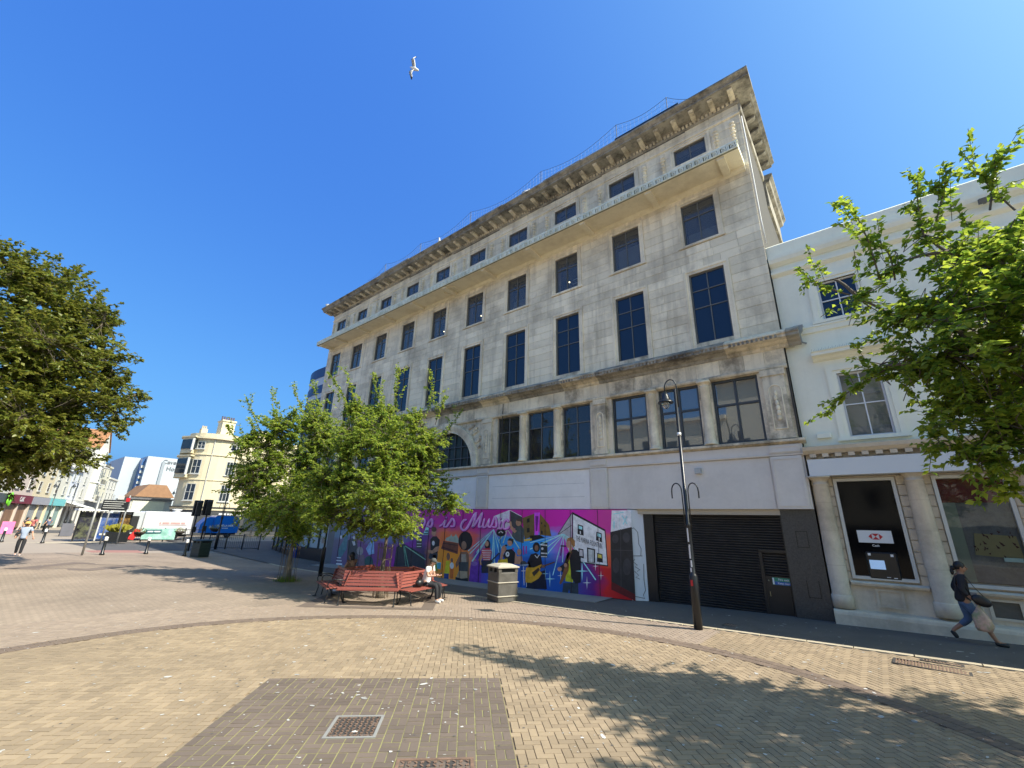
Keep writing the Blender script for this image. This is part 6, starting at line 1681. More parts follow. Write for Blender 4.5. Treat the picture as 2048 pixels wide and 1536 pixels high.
# ================================================================== FAR STREET
def Xp(u, v, X):
    p = onp(u, v, 0, X); return float(p[1]), float(p[2])
DGLASS = glass('far_window_glass', (.03, .04, .05), 0, .05)
FW = mat('far_window_white', (.5, .5, .48), .5, .02, 3)
def blurred_line(parent, m_, x, y0, z, words, h):
    """a line of signwriting too far off to read: word-length strokes on a plane facing +X"""
    b = MB(); y = y0
    for w in words: b.box(x, x + .006, y, y + w, z - h / 2, z + h / 2); y += w + h * .7
    return b.build('sign_writing', m_, parent)
def fwin(parent, P, w, h, bars=(1, 1), arch=False):
    """sash window on a local plane: P maps (a, b, out) to a local point; a across, b up"""
    f = MB(); t = .07
    def bx(a0, a1, b0, b1, o0, o1):
        vs = [P(a, b, o) for o in (o0, o1) for a, b in ((a0, b0), (a1, b0), (a1, b1), (a0, b1))]
        f.add(vs, [(0, 1, 2, 3), (7, 6, 5, 4), (0, 4, 5, 1), (1, 5, 6, 2), (2, 6, 7, 3), (3, 7, 4, 0)])
    bx(0, w, 0, t, 0, .06); bx(0, w, h - t, h, 0, .06); bx(0, t, t, h - t, 0, .06); bx(w - t, w, t, h - t, 0, .06)
    for k in range(bars[0]): a = w * (k + 1) / (bars[0] + 1); bx(a - .025, a + .025, t, h - t, 0, .05)
    for k in range(bars[1]): b = h * (k + 1) / (bars[1] + 1); bx(t, w - t, b - .025, b + .025, 0, .045)
    bx(-.1, w + .1, -.1, 0, 0, .14)
    o = f.build('window', FW, parent, local=True)
    MB().add([P(a, b, .012) for a, b in ((t, t), (w - t, t), (w - t, h - t), (t, h - t))], [(0, 1, 2, 3)]).build('pane', DGLASS, o, local=True)
    return o
# ---- terrace on the left, local x runs away from the camera, front faces local -Y
TA = (-70.0, -14.3, 0.0); TRZ = radians(162.7)
tx, ty = cos(TRZ), sin(TRZ)
def house(label, x0, x1, h, wall_c, fascia_c, shop_c, text_=None, txt_m=None, floors=2, nwin=2, roof='flat', name='terrace_house', letters=1.0, bay=False, extra=None):
    c = (TA[0] + tx * x0, TA[1] + ty * x0, 0)
    t = thing(name, label, 'building', c, TRZ, 'terrace of shops across the road')
    w = x1 - x0; wall_c = tuple(q * .92 for q in wall_c); wm = mat('wall_%d' % int(x0 * 10 + 500), wall_c, .85, .05, .6, dirt=tuple(q * .7 for q in wall_c), damt=.2)
    MB().box(0.02, w - .02, 0, 9, 4.1, h).build('wall', wm, t, local=True)
    MB().box(0, w, .25, 9, -.2, 4.1).build('shop_body', mat('shop_dark', (.05, .05, .055), .7), t, local=True)
    MB().box(.05, w - .05, -.25, .25, 3.1, 4.05).build('fascia', mat('fascia_%d' % int(x0 * 10 + 500), fascia_c, .5, .05, 1), t, local=True)
    sm_ = mat('shop_%d' % int(x0 * 10 + 500), shop_c, .5, .4, 1.0)
    MB().box(.3, w * .5, .12, .24, .3, 3.0).build('shop_window', sm_, t, local=True); MB().box(w * .56, w - .3, .12, .24, .3, 3.0).build('shop_window', sm_, t, local=True)
    for x in (0.05, w * .5, w - .25): MB().box(x, x + .2, -.1, .25, -.1, 3.1).build('pilaster', wm, t, local=True)
    if text_: text(text_, .62 * letters, txt_m or WHITEM, t, (w * .5, -.27, 3.58), (1, 0, 0), (0, 0, 1), bold=.02)
    fh = (h - 4.3) / floors
    for fl in range(floors):
        for k in range(nwin):
            ww = min(1.1, w / nwin * .5); xx = (k + .5) * w / nwin - ww / 2; z = 4.5 + fl * fh + fh * .15
            if bay and k == 0 and fl < floors:
                P0 = [(xx - .5, 0), (xx - .1, -.8), (xx + ww + .3, -.8), (xx + ww + .7, 0)]
                MB().prism(P0, 2, z - .5, z + fh * .8).build('bay', wm, t, local=True)
                fwin(t, lambda a, b, o, z=z, x=xx: (x + .05 + a, -.8 - o, z + b), ww, fh * .62, (0, 1))
                MB().prism([(xx - .7, 0), (xx - .3, -1.0), (xx + ww + .5, -1.0), (xx + ww + .9, 0)], 2, z - .62, z - .5).build('bay_cornice', WHITEM, t, local=True)
            else:
                fwin(t, lambda a, b, o, z=z, x=xx: (x + a, -o, z + b), ww, fh * .6, (0, 1))
        if bay:
            MB().box(w * .5, w, -.9, 0, 4.2 + fl * fh, 4.3 + fl * fh).build('balcony', WHITEM, t, local=True)
            r = MB(); z = 4.3 + fl * fh
            for k in range(14): x = w * .5 + (w * .5) * k / 13; r.tube([(x, -.88, z), (x, -.88, z + .8)], .02, 4)
            r.box(w * .5, w, -.9, -.86, z + .8, z + .85); r.build('balcony_rail', BLACKM, t, local=True)
    if roof == 'flat': MB().box(-.05, w + .05, -.2, 9, h, h + .3).build('parapet', wm, t, local=True)
    else:
        rm = mat('orange_tiles', (.30, .14, .06), .8, .2, 2) if roof == 'gable' else mat('slate', (.14, .14, .15), .7, .15, 2)
        if roof == 'gable':
            MB().prism([(0.02, h), (w - .02, h), (w / 2, h + w * .45)], 1, .0, .3).build('gable', wm, t, local=True)
            MB().prism([(-.3, h - .1), (w / 2, h + w * .5), (w + .3, h - .1), (w / 2, h + w * .5 - .25)], 1, -.2, 9).build('roof', rm, t, local=True)
        else: MB().prism([(-.3, h), (9, h + .1), (4.5, h + 2.4)], 0, 0, w).build('roof', rm, t, local=True)
    return t
house('grey-fronted shop with a lime green flower sign under the big tree', -9, 3, 9.5, (.62, .60, .54), (.06, .07, .08), (.3, .32, .36), None, None, 2, 4)
g = thing('shop_sign', 'lime green flower-shaped shop sign beside the maroon shop', 'sign', (TA[0] + tx * 2.6, TA[1] + ty * 2.6, 3.5), TRZ)
m = MB()
for k in range(5): a = 2 * pi * k / 5; m.ell((.45 * cos(a), -.4, .45 * sin(a)), (.36, .09, .36), 10, 6)
m.build('petals', mat('lime_green', (.16, .55, .02), .4), g, True, local=True); MB().box(-.04, .04, -.35, -.2, -.1, .1).build('bracket', BLACKM, g, local=True)
house('maroon-fronted shop with white script sign', 3, 10.5, 9, (.60, .50, .44), (.16, .012, .03), (.22, .12, .07), 'CeX', None, 2, 2, letters=1.2)
house('shop with pale lilac sign board and cream upper floor', 10.5, 17.5, 8.4, (.66, .56, .38), (.30, .30, .34), (.22, .24, .26), None, None, 2, 2)
house('turquoise-fronted shop with cream wall above', 17.5, 25, 8.2, (.66, .63, .54), (.16, .50, .52), (.2, .3, .29), None, None, 2, 2, roof='slate')
house('pale blue-white house with slate roof above the cafe awning', 25, 30.5, 8.6, (.62, .64, .70), (.6, .6, .58), (.12, .12, .12), None, None, 2, 2, roof='slate')
house('plain white gable-end house beside the tall bay house', 30.5, 36, 10.5, (.66, .64, .60), (.5, .5, .48), (.12, .12, .12), None, None, 3, 1)
house('tall white house with bays, balconies and orange gable roof', 36, 43.5, 13.6, (.70, .68, .60), (.04, .04, .045), (.12, .1, .1), None, None, 3, 2, roof='gable', bay=True)
h7 = house('cream four-storey house with red chimney right of the tall bay house', 43.5, 51, 11.0, (.66, .62, .48), (.05, .05, .05), (.12, .1, .1), None, None, 3, 2)
MB().box(.1, 2.2, 1, 2, 11.2, 12.6).build('chimney', mat('red_brick_far', (.38, .12, .07), .8, .2, 3), h7, local=True)
for k in range(4): MB().lathe([(.16, 0), (.14, .5), (.17, .55)], (.4 + k * .5, 1.5, 12.6), 8).build('chimney_pot', mat('pot_red', (.42, .14, .08), .7), h7, local=True)
house('white-walled terraced house at the far end of the row', 51, 60, 9, (.62, .60, .55), (.06, .06, .06), (.1, .1, .1), None, None, 2, 3)
# cafe awning
aw = thing('awning', 'white awning over the pavement cafe in the far terrace', 'awning', (TA[0] + tx * 25, TA[1] + ty * 25, 0), TRZ)
MB().add([(0, -.2, 3.7), (6.3, -.2, 3.7), (6.3, -2.6, 3.0), (0, -2.6, 3.0), (0, -.2, 3.62), (6.3, -.2, 3.62), (6.3, -2.6, 2.92), (0, -2.6, 2.92)], [(0, 1, 2, 3), (7, 6, 5, 4), (3, 2, 6, 7)]).build('canvas', mat('awning_canvas', (.62, .62, .58), .8), aw, local=True)
for x in (.1, 6.2): MB().tube([(x, -2.5, 0), (x, -2.5, 2.95)], .05, 6).build('post', WHITEM, aw, local=True)

# ---- white office block far off
cv = thing('office_block', 'large plain white office block with name lettering on the skyline', 'building', (-132, 8, 0), world_coords=True)
CVW = mat('white_cladding', (.40, .44, .49), .6, .03, .3); CVB = mat('blue_glass_strip', (.05, .12, .3), .3, .4, .8)
y0, z1 = Xp(297, 912, -130); y1, _ = Xp(392, 908, -130)
MB().box(-150, -130, y0, y1, 0, z1).build('wall', CVW, cv)
ya, za = Xp(250, 913, -134); MB().box(-152, -134, ya, y0 - .6, 0, za).build('wall', CVW, cv)
MB().box(-150, -131.5, y0 - .6, y0, 0, z1 - .6).build('glazed_strip', CVB, cv)
for k in range(8): MB().box(-131.5, -131.3, y0 - .58, y0 - .05, 4 + k * 1.25, 4.6 + k * 1.25).build('window', FW, cv)
yr, _ = Xp(328, 930, -130); MB().box(-130.0, -129.7, yr - .5, yr + .1, 0, z1 - 1).build('rib', mat('grey_rib', (.25, .28, .32), .6), cv)
yt, zt = Xp(352, 931, -130)
LT = mat('grey_letters', (.12, .13, .15), .6)
text('Cavendish', 1.35, LT, cv, (-129.9, yt, zt + .6), (0, 1, 0), (0, 0, 1), bold=.02); text('House', 1.35, LT, cv, (-129.9, yt, zt - 1.0), (0, 1, 0), (0, 0, 1), bold=.02)
# ---- low house with a red tiled roof
lh = thing('low_house', 'low white building with brown tiled roof before the office block', 'building', (-100, 4, 0), world_coords=True)
a, b = Xp(272, 1000, -98), Xp(345, 985, -98)
MB().box(-108, -98, a[0], b[0], 0, 5.2).build('wall', mat('low_wall', (.4, .4, .39), .85), lh)
MB().prism([(a[0] - .4, 5.2), (b[0] + .4, 5.2), (b[0] - 1.2, 7.4), (a[0] + 1.2, 7.4)], 0, -108, -97.6).build('roof', mat('brown_tiles', (.28, .15, .08), .8, .2, 2), lh)
for k in range(2): MB().box(-97.99, -97.9, a[0] + 1 + k * 2.4, a[0] + 2.2 + k * 2.4, 3, 4.6).build('window', DGLASS, lh)
gr = thing('garage_building', 'grey single-storey building with white panels behind the trailers', 'building', (-80, 2, 0), world_coords=True)
a, b = Xp(262, 1000, -80), Xp(345, 1000, -80)
MB().box(-90, -80, a[0], b[0], 0, 4.3).build('wall', mat('gr_wall', (.5, .49, .45), .85), gr)
MB().box(-79.98, -79.9, a[0] + .2, a[0] + 4.0, 1.5, 4.1).build('white_panel', mat('cream_panel', (.66, .64, .52), .7), gr); MB().box(-90, -79.7, a[0] - .2, b[0] + .2, 4.3, 4.5).build('roof', mat('slate', (.14, .14, .15), .7), gr)

# ---- cream corner building with rounded front
yb = thing('corner_building', 'cream yellow four-storey corner building with rounded corner, bays and chimneys', 'building', (-66, 6, 0), world_coords=True)
YEL = mat('yellow_stucco', (.64, .56, .385), .85, .05, .5, dirt=(.5, .43, .28), damt=.2); GREYSH = mat('dark_shopfront', (.05, .052, .055), .6, .2, 2)
XF = -60.0; YR = 24.0; YC = 3.3; RC = 3.4
plan = [(XF, YR), (XF, YC)] + [(XF - RC + RC * cos(a), YC - RC * sin(a)) for a in np.linspace(0, pi / 2, 9)[1:]] + [(XF - 14, YC - RC + 3.6), (XF - 14, YR)]
plan = plan[::-1]
def grow(d): 
    out = [(XF + d, YR), (XF + d, YC)] + [(XF - RC + (RC + d) * cos(a), YC - (RC + d) * sin(a)) for a in np.linspace(0, pi / 2, 9)[1:]] + [(XF - 14, YC - RC - d + 3.6), (XF - 14, YR)]
    return out[::-1]
MB().prism(plan, 2, 3.2, 11.6).build('wall', YEL, yb)
MB().prism(grow(.12), 2, 0, 2.9).build('shop_front', GREYSH, yb)
for z, hgt, d, mm in ((2.9, .3, .2, YEL), (3.2, .12, .3, GREYSH), (9.55, .12, .1, YEL), (11.6, .25, .35, YEL), (6.45, .1, .08, YEL)): MB().prism(grow(d), 2, z, z + hgt).build('moulding', mm, yb)
MB().prism(grow(.05), 2, 11.85, 12.3).build('parapet', YEL, yb)
o_ = tuple(yb['_o'])
for fl, (z, hh, ww) in enumerate(((4.0, 2.0, 1.15), (7.2, 1.75, 1.1), (10.3, .9, .95))):
    for y in (4.2, 7.0, 9.8, 12.6, 15.4, 18.2):
        fwin(yb, lambda a, b, o, z=z, y=y, w=ww: (XF + o - o_[0], y - w / 2 + a - o_[1], z + b - o_[2]), ww, hh, (2, 1))
    for am in (radians(48),):
        c_, s_ = cos(am), sin(am); P0 = (XF - RC + RC * c_, YC - RC * s_)
        fwin(yb, lambda a, b, o, z=z, w=ww, P0=P0, c_=c_, s_=s_: (P0[0] + (o + .02) * c_ - (w / 2 - a) * s_ * -1 * -1 - o_[0], P0[1] - (o + .02) * s_ + (a - w / 2) * c_ - o_[1], z + b - o_[2]), ww, hh, (1, 1))
for z0, z1_ in ((6.7, 9.3), (9.7, 11.7)):     # canted bays on the left corner
    P0 = [(-62.2, .9), (-61.4, -.1), (-63.2, -.8), (-65, -.4), (-65, .8)]
    MB().prism(P0[::-1], 2, z0, z1_).build('bay', YEL, yb)
    MB().prism([(-62.1, .85), (-61.3, -.15), (-61.27, -.13), (-62.07, .87)], 2, z0 + .5, z1_ - .3).build('bay_window', DGLASS, yb)
    MB().prism([(-61.5, -.23), (-63.1, -.83), (-63.1, -.86), (-61.5, -.26)], 2, z0 + .5, z1_ - .3).build('bay_window', DGLASS, yb)
    MB().box(-61.5, -61.2, -.25, -.02, z0 + .3, z1_ - .2).build('bay_post', FW, yb)
    MB().prism([(-62, 1.0), (-61.1, -.1), (-63.2, -1.0), (-65, -.6), (-65, 1.0)][::-1], 2, z1_, z1_ + .15).build('bay_cornice', YEL, yb)
MB().box(-63.4, -61.6, 2.6, 4.1, 12.2, 14.3).box(-63.5, -61.5, 2.5, 4.2, 14.3, 14.5).build('chimney', YEL, yb)
for k in range(6): MB().lathe([(.1, 0), (.09, .5), (.11, .55)], (-62.4, 2.65 + k * .27, 14.5), 8).build('chimney_pot', mat('purple_pot', (.12, .07, .07), .7), yb)
MB().box(-64.6, -63.8, 1.0, 1.7, 12.2, 13.3).build('chimney', YEL, yb)
for k in range(3): MB().lathe([(.09, 0), (.08, .4)], (-64.2, 1.15 + k * .2, 13.3), 8).build('chimney_pot', mat('cream_pot', (.5, .42, .3), .7), yb)
MB().box(-63.2, -61.8, 7.5, 9, 12.2, 13.8).build('chimney', YEL, yb)
MB().tube([(XF - .25, 1.9, 3.3), (XF - .25, 1.9, 12.1)], .05, 6).build('downpipe', FW, yb)
yy, zz = Xp(455, 1033, -59.8)
blurred_line(yb, WHITEM, -59.86, yy - 1.0, 2.5, (.8, .7, 1.6), .2)
for y in (4.2, 7.0, 9.8, 12.6): MB().box(-59.88, -59.84, y, y + 2.1, .5, 2.2).build('shop_window', DGLASS, yb)

# ---- navy striped curved building behind the left end of the store
nb = thing('striped_building', 'curved building with navy and white bands behind the store', 'building', (-44, 14, 0), world_coords=True)
NAVY = mat('navy_band', (.012, .035, .13), .45, .1, 1); PALEB = mat('pale_band', (.5, .54, .58), .6, .04, 1)
def roundp(d): return [(-36.2 + d, 3 - d), (-36.2 + d, 20), (-56, 20)] + [(-40.5 + (7.5 + d) * cos(a) * .75 - 4.2, 10.5 + (7.5 + d) * sin(a)) for a in np.linspace(radians(180), radians(270), 12)]
bp, _ = W(604, 760, 6.0), 0
zt = W(640, 741, 3.0)[1]
CX, CY, RR = -37.6, 9.6, 6.6
plan2 = [(CX + 14, CY + 8), (CX - RR, CY + 8)] + [(CX + RR * cos(a), CY + RR * sin(a)) for a in np.linspace(pi, 1.5 * pi, 14)] + [(CX + 7.2, CY - RR)]
bands = [(-1, 9.5, NAVY), (9.5, 13.4, NAVY), (13.4, 13.9, PALEB), (13.9, 14.75, NAVY), (14.75, 15.6, PALEB), (15.6, 16.6, NAVY)]
for i, (a, b, mm) in enumerate(bands): MB().prism([(CX + (x - CX) * (1 + .006 * (i % 2)), CY + (y - CY) * (1 + .006 * (i % 2))) for x, y in plan2], 2, a, b).build('band', mm, nb)
m = MB()
for k in range(4):
    a = radians(190 + k * 20); P = (CX + (RR + .05) * cos(a), CY + (RR + .05) * sin(a)); m.obox((P[0], P[1], 11.6), (.12, 1.5, 2.2), a)
m.build('window', DGLASS, nb)
# glazed shop bay beside the store's left end
sb = thing('shop_bay', 'dark framed glazed shop front at the left end of the store', 'shop front', (-32.6, 2, -.3), world_coords=True)
P = [(-36.2, 1.2), (-30.2, -.1)]
for k in range(4):
    f = k / 4; g_ = (k + 1) / 4; a = np.array(P[0]) * (1 - f) + np.array(P[1]) * f; b = np.array(P[0]) * (1 - g_) + np.array(P[1]) * g_
    MB().tube([(a[0], a[1], -.5), (a[0], a[1], 2.9)], .07, 4).build('mullion', BLACKM, sb)
    MB().add([(a[0], a[1] + .03, 0), (b[0], b[1] + .03, 0), (b[0], b[1] + .03, 2.6), (a[0], a[1] + .03, 2.6)], [(0, 1, 2, 3)]).build('pane', glass('shop_bay_glass', (.3, .29, .25), .2, .05), sb)
    MB().add([(a[0], a[1], -.5), (b[0], b[1], -.5), (b[0], b[1], 0.05), (a[0], a[1], .05)], [(0, 1, 2, 3)]).build('riser', BLACKM, sb)
MB().prism([(-36.4, 1.1), (-30.0, -.3), (-29.4, -.2), (-29.4, 4), (-36.4, 5)], 2, 2.7, 3.6).build('canopy', mat('canopy_dark', (.05, .07, .1), .5), sb)

# ---- buildings behind the photographer, seen only in the window reflections
OPP = mat('opposite_cream', (.82, .76, .62), .85, .05, .5)
for i, (x0, x1, h) in enumerate(((-26, -10, 15), (-9.8, 6, 19), (6.2, 24, 18))):
    t = thing('opposite_house', ['cream terrace block behind the photographer, left', 'tall cream terrace block behind the photographer, middle', 'cream terrace block behind the photographer, right'][i], 'building', ((x0 + x1) / 2, -38, 0), world_coords=True)
    MB().box(x0, x1, -46, -38, -.1, h).build('wall', OPP, t)
    MB().box(x0 - .1, x1 + .1, -46, -37.5, h, h + .4).build('cornice', OPP, t)
    for fl in range(3):
        for k in range(int((x1 - x0) / 3)):
            x = x0 + 1 + k * 3; z = 4.6 + fl * 3
            if z + 2 < h: MB().box(x, x + 1.2, -38, -37.95, z, z + 1.9).build('window', DGLASS, t)
    MB().box(x0 + .3, x1 - .3, -38, -37.9, .4, 3).build('shop_window', DGLASS, t)

# ================================================================== FAR STREET FURNITURE
def bollard(label, c, h=.95):
    t = thing('bollard', label, 'bollard', (c[0], c[1], gz(*c)), group='black bollards with white bands')
    MB().lathe([(.13, 0), (.13, .08), (.085, .12), (.075, h - .2), (.07, h - .12)], n=12).build('post', BLACKM, t, True, local=True)
    MB().lathe([(.085, h - .2), (.09, h - .17), (.09, h - .1), (.085, h - .08)], n=12).build('white_band', WHITEM, t, True, local=True)
    MB().lathe([(.07, h - .08), (.095, h - .05), (.09, h), (.04, h + .03)], n=12).build('white_cap', WHITEM, t, True, local=True)
    return t
for lab, p in (('bollard at the kerb right of the grey signpost', (203, 1110)), ('bollard on the edge of the building shadow', (291, 1108)), ('bollard in shade beside the dark green bin', (368, 1112)), ('bollard just right of the man in the straw hat', (84, 1086)), ('bollard at the left edge of the picture beyond the man', (2, 1084)), ('far bollard between the straw-hat man and the poster kiosk', (120, 1071)), ('distant bollard before the turquoise shop', (109, 1054)), ('distant bollard before the lilac shop', (75, 1058))):
    bollard(lab, GP(*p), 1.0)
# leaning grey signpost with black information board and red sign
sp = GP(163, 1112)
STEEL = mat('galvanised_post', (.32, .32, .31), .5, .1, 5, metal=.4)
s = thing('signpost', 'grey steel signpost with black board at the kerb', 'signpost', (sp[0], sp[1], 0), atan2(CAM[1] - sp[1], CAM[0] - sp[0]))
MB().tube([(0, 0, 0), (0, 0, 3.2)], .055, 10).build('post', STEEL, s, True, local=True)
k2 = thing('information_board', 'black street information board with red square above the poster kiosk', 'sign', (-43.0, -8.35, 0), atan2(CAM[1] + 8.35, CAM[0] + 43))
for y in (-.35, .6): MB().tube([(-.05, y, 0), (-.05, y, 3.7)], .05, 8).build('post', STEEL, k2, True, local=True)
MB().box(-.03, .04, -.9, .65, 2.5, 3.3).build('board', BLACKM, k2, local=True)
MB().box(.0, .06, .42, .66, 3.2, 3.5).build('red_square', RED, k2, local=True); MB().box(0, .05, -.1, .28, 3.35, 3.65).build('grey_plate', FW, k2, local=True)
for i in range(4): MB().box(.041, .045, -.82, .45 - .1 * (i % 3), 3.15 - .16 * i, 3.19 - .16 * i).build('text_line', FW, k2, local=True)
# poster kiosk / bus shelter with glowing adverts
ks = thing('bus_shelter', 'bus shelter with dark advertising posters and white roof', 'bus shelter', (-49.5, -8.6, 0), world_coords=True)
q = [Xp(u, v, -49.5)[0] for u, v in ((148, 1070), (190, 1075), (240, 1075))]
AD1 = mat('advert_dark', (.03, .03, .045), .25, 1.2, 1.6, dirt=(.14, .15, .08), dscale=1.8, damt=.9); AD2 = mat('advert_blue', (.02, .06, .22), .25, 1.2, 1.3, dirt=(.18, .22, .35), dscale=2.0, damt=.9); AD3 = mat('advert_orange', (.12, .07, .03), .25, 1.2, 1.6, dirt=(.5, .3, .04), dscale=1.8, damt=.9)
MB().box(-49.3, -49.2, q[0], q[1] - .1, .15, 2.35).build('advert', AD1, ks); MB().box(-49.3, -49.2, q[1], q[1] + 1.15, .15, 2.3).build('advert', AD2, ks); MB().box(-49.3, -49.2, q[1] + 1.3, q[2] + .3, .9, 2.2).build('advert', AD3, ks)
for y in (q[0] - .05, q[1] - .05, q[1] + 1.2, q[2] + .35): MB().box(-49.36, -49.16, y - .05, y + .05, 0, 2.45).build('post', FW if y == q[1] - .05 else BLACKM, ks)
MB().box(-51, -48.7, q[0] - .3, q[2] + .6, 2.45, 2.62).build('roof', WHITEM, ks)
MB().box(-49.19, -49.17, q[1] + .15, q[1] + 1.0, .45, .6).build('poster_text', FW, ks)
# planter with yellow spiky plant, railings with basket planters
pl = thing('planter', 'black planter tub with yellow-green spiky plants beside the shelter', 'planter', (-46.3, -7.3, 0))
MB().box(-.4, .4, -.7, .7, 0, .8).build('tub', BLACKM, pl, local=True)
m = MB()
for k in range(120):
    a, r = random.random() * 2 * pi, random.uniform(0, .55); x, y = r * .5 * cos(a), r * sin(a); b = random.random() * 2 * pi; h = random.uniform(.35, .9)
    m.add([(x - .03 * sin(b), y + .03 * cos(b), .78), (x + .03 * sin(b), y - .03 * cos(b), .78), (x + .35 * h * cos(b), y + .35 * h * sin(b), .78 + h * .8), (x + .8 * h * cos(b), y + .8 * h * sin(b), .78 + h * .55)], [(0, 1, 2), (1, 3, 2)])
m.build('leaves', leaf_mat('yellow_leaf', (.30, .28, .03), (.42, .40, .08), .3), pl, local=True)
FLEAF = leaf_mat('basket_leaf', (.12, .15, .03), (.32, .28, .06), .3)
def railing(label, a, b, n_post, h=1.05, baskets=()):
    t = thing('railing', label, 'railing', (a[0], a[1], gz(*a)), world_coords=True, group='black pedestrian railings')
    A, B = np.array(a), np.array(b); L_ = np.linalg.norm(B - A)
    zf = lambda p: gz(*p)
    for k in range(n_post):
        p = A + (B - A) * k / (n_post - 1); MB().tube([(p[0], p[1], zf(p)), (p[0], p[1], zf(p) + h + .15)], .045, 8).build('post', BLACKM, t, True)
    for z in (.12, h): MB().tube([(A[0], A[1], zf(A) + z), (B[0], B[1], zf(B) + z)], .022, 6).build('rail', BLACKM, t, True)
    nb = int(L_ / .14)
    for k in range(1, nb):
        p = A + (B - A) * k / nb; MB().tube([(p[0], p[1], zf(p) + .12), (p[0], p[1], zf(p) + h)], .009, 4).build('bar', BLACKM, t)
    return t
r0, r1 = GP(415, 1098), GP(516, 1100)
railing('black railings in the shade beyond the dark green bin', r0, r1, 4)
railing('black railings on the far side of the road before the white trailer', (-47.6, -7.0), (-47.6, -.6), 5)
def basket(label, c, z):
    t = thing('hanging_planter', label, 'planter', (c[0], c[1], z), group='flower baskets on the railings')
    MB().lathe([(.15, -.3), (.4, -.12), (.45, .0), (.42, .02)], n=14).build('bowl', mat('basket_dark', (.05, .04, .03), .8), t, True, local=True)
    m = MB()
    for k in range(140):
        a, r = random.random() * 2 * pi, .5 * sqrt(random.random()); h = random.uniform(.02, .42) * (1 - r); x, y = r * cos(a), r * sin(a); s_ = .06; b = random.random() * 6
        m.add([(x, y, h), (x + s_ * cos(b), y + s_ * sin(b), h + .03), (x + s_ * 1.6 * cos(b + .4), y + s_ * 1.6 * sin(b + .4), h - .01), (x + s_ * cos(b + .9), y + s_ * sin(b + .9), h - .02)], [(0, 1, 2, 3)])
    stuff(m.build('plants', FLEAF, t, local=True))
for lab, u, v, X in (('flower basket left of the white trailer lettering', 280, 1064, -47.4), ('flower basket right of the white trailer lettering', 359, 1063, -47.4)):
    y, z = Xp(u, v, X); basket(lab, (X, y), z)
for lab, u, v in (('flower basket left of the blue trailer lettering', 431, 1057), ('flower basket right of the blue trailer', 487, 1057)):
    y, z = Xp(u, v, -45); basket(lab, (-45, y), z)
MB_r = Xp(266, 1072, -47.2)
rb_ = thing('red_banner', 'red cloth banner on the railings by the planter', 'banner', (-47.3, MB_r[0], .2))
MB().add([(0, -.35, 0), (0, .1, -.1), (.03, .45, .75), (-.02, .05, .85), (-.02, -.35, 0), (-.02, .1, -.1), (0, .45, .75), (-.04, .05, .85)], [(0, 1, 2, 3), (7, 6, 5, 4)]).build('cloth', mat('red_cloth', (.55, .02, .02), .7), rb_, local=True)
gb = Xp(318, 1070, -47.2)
gbn = thing('green_banner', 'pale green printed banner on the railings before the white trailer', 'banner', (-47.2, gb[0], .12))
MB().add([(0, -1.25, .05), (.05, 1.2, .0), (0, 1.2, .98), (.06, 0, .95), (0, -1.25, .98), (-.02, -1.25, .05), (.03, 1.2, 0), (-.02, 1.2, .98), (.04, 0, .95), (-.02, -1.25, .98)], [(0, 1, 2, 3, 4), (9, 8, 7, 6, 5)]).build('cloth', mat('mint_banner', (.25, .5, .42), .6, .4, 1.5, dirt=(.5, .6, .58), dscale=1.5, damt=.7), gbn, local=True)
MB().box(.06, .065, -1.0, .1, .55, .85).build('print', mat('dark_teal', (.02, .12, .14), .5), gbn, local=True)
MB().box(.066, .07, -.9, -.5, .65, .75).box(.066, .07, -.42, .02, .65, .75).build('sign_writing', WHITEM, gbn, local=True)
# white catering trailer
wt = thing('white_trailer', 'white box catering trailer parked across the road', 'trailer', (-51.2, -3.4, 0), world_coords=True)
ya, za = Xp(291, 1027, -50); yb_, zb = Xp(389, 1030, -50)
VANW = mat('trailer_white', (.58, .58, .58), .35, .02, 2)
MB().bbox(-52.3, -50, ya, yb_, .45, 2.55, .05).build('body', VANW, wt)
MB().bbox(-52.2, -50.1, ya - 1.6, ya, .5, 2.5, .05).build('counter_end', mat('trailer_grey', (.45, .48, .5), .5), wt)
MB().box(-50.1, -50.05, ya - 1.2, ya - .35, .7, 2.1).build('doorway', DARKIN, wt)
MB().box(-52, -50.3, ya - 1.4, yb_ - .2, .25, .46).build('chassis', BLACKM, wt)
for y in (ya + 1.8, ya + 2.7):
    w_ = MB().tube([(-50.35, y, .3), (-50.1, y, .3)], .3, 16).build('wheel', BLACKM, wt); 
MB().lathe([(.35, 0), (.35, .06), (.2, .12), (.45, .2), (.4, .26), (.05, .3)], (-51, yb_ - 1.3, 2.55), 14).build('roof_vent', VANW, wt, True)
MB().box(-49.99, -49.97, (ya + yb_) / 2 - .7, (ya + yb_) / 2 + 1.5, 1.33, 1.36).build('stripe', mat('pale_stripe', (.5, .3, .3), .5), wt)
blurred_line(wt, mat('faded_red', (.5, .3, .28), .5), -49.985, (ya + yb_) / 2 - .7, 1.5, (.12, .55, .75, .3), .15)
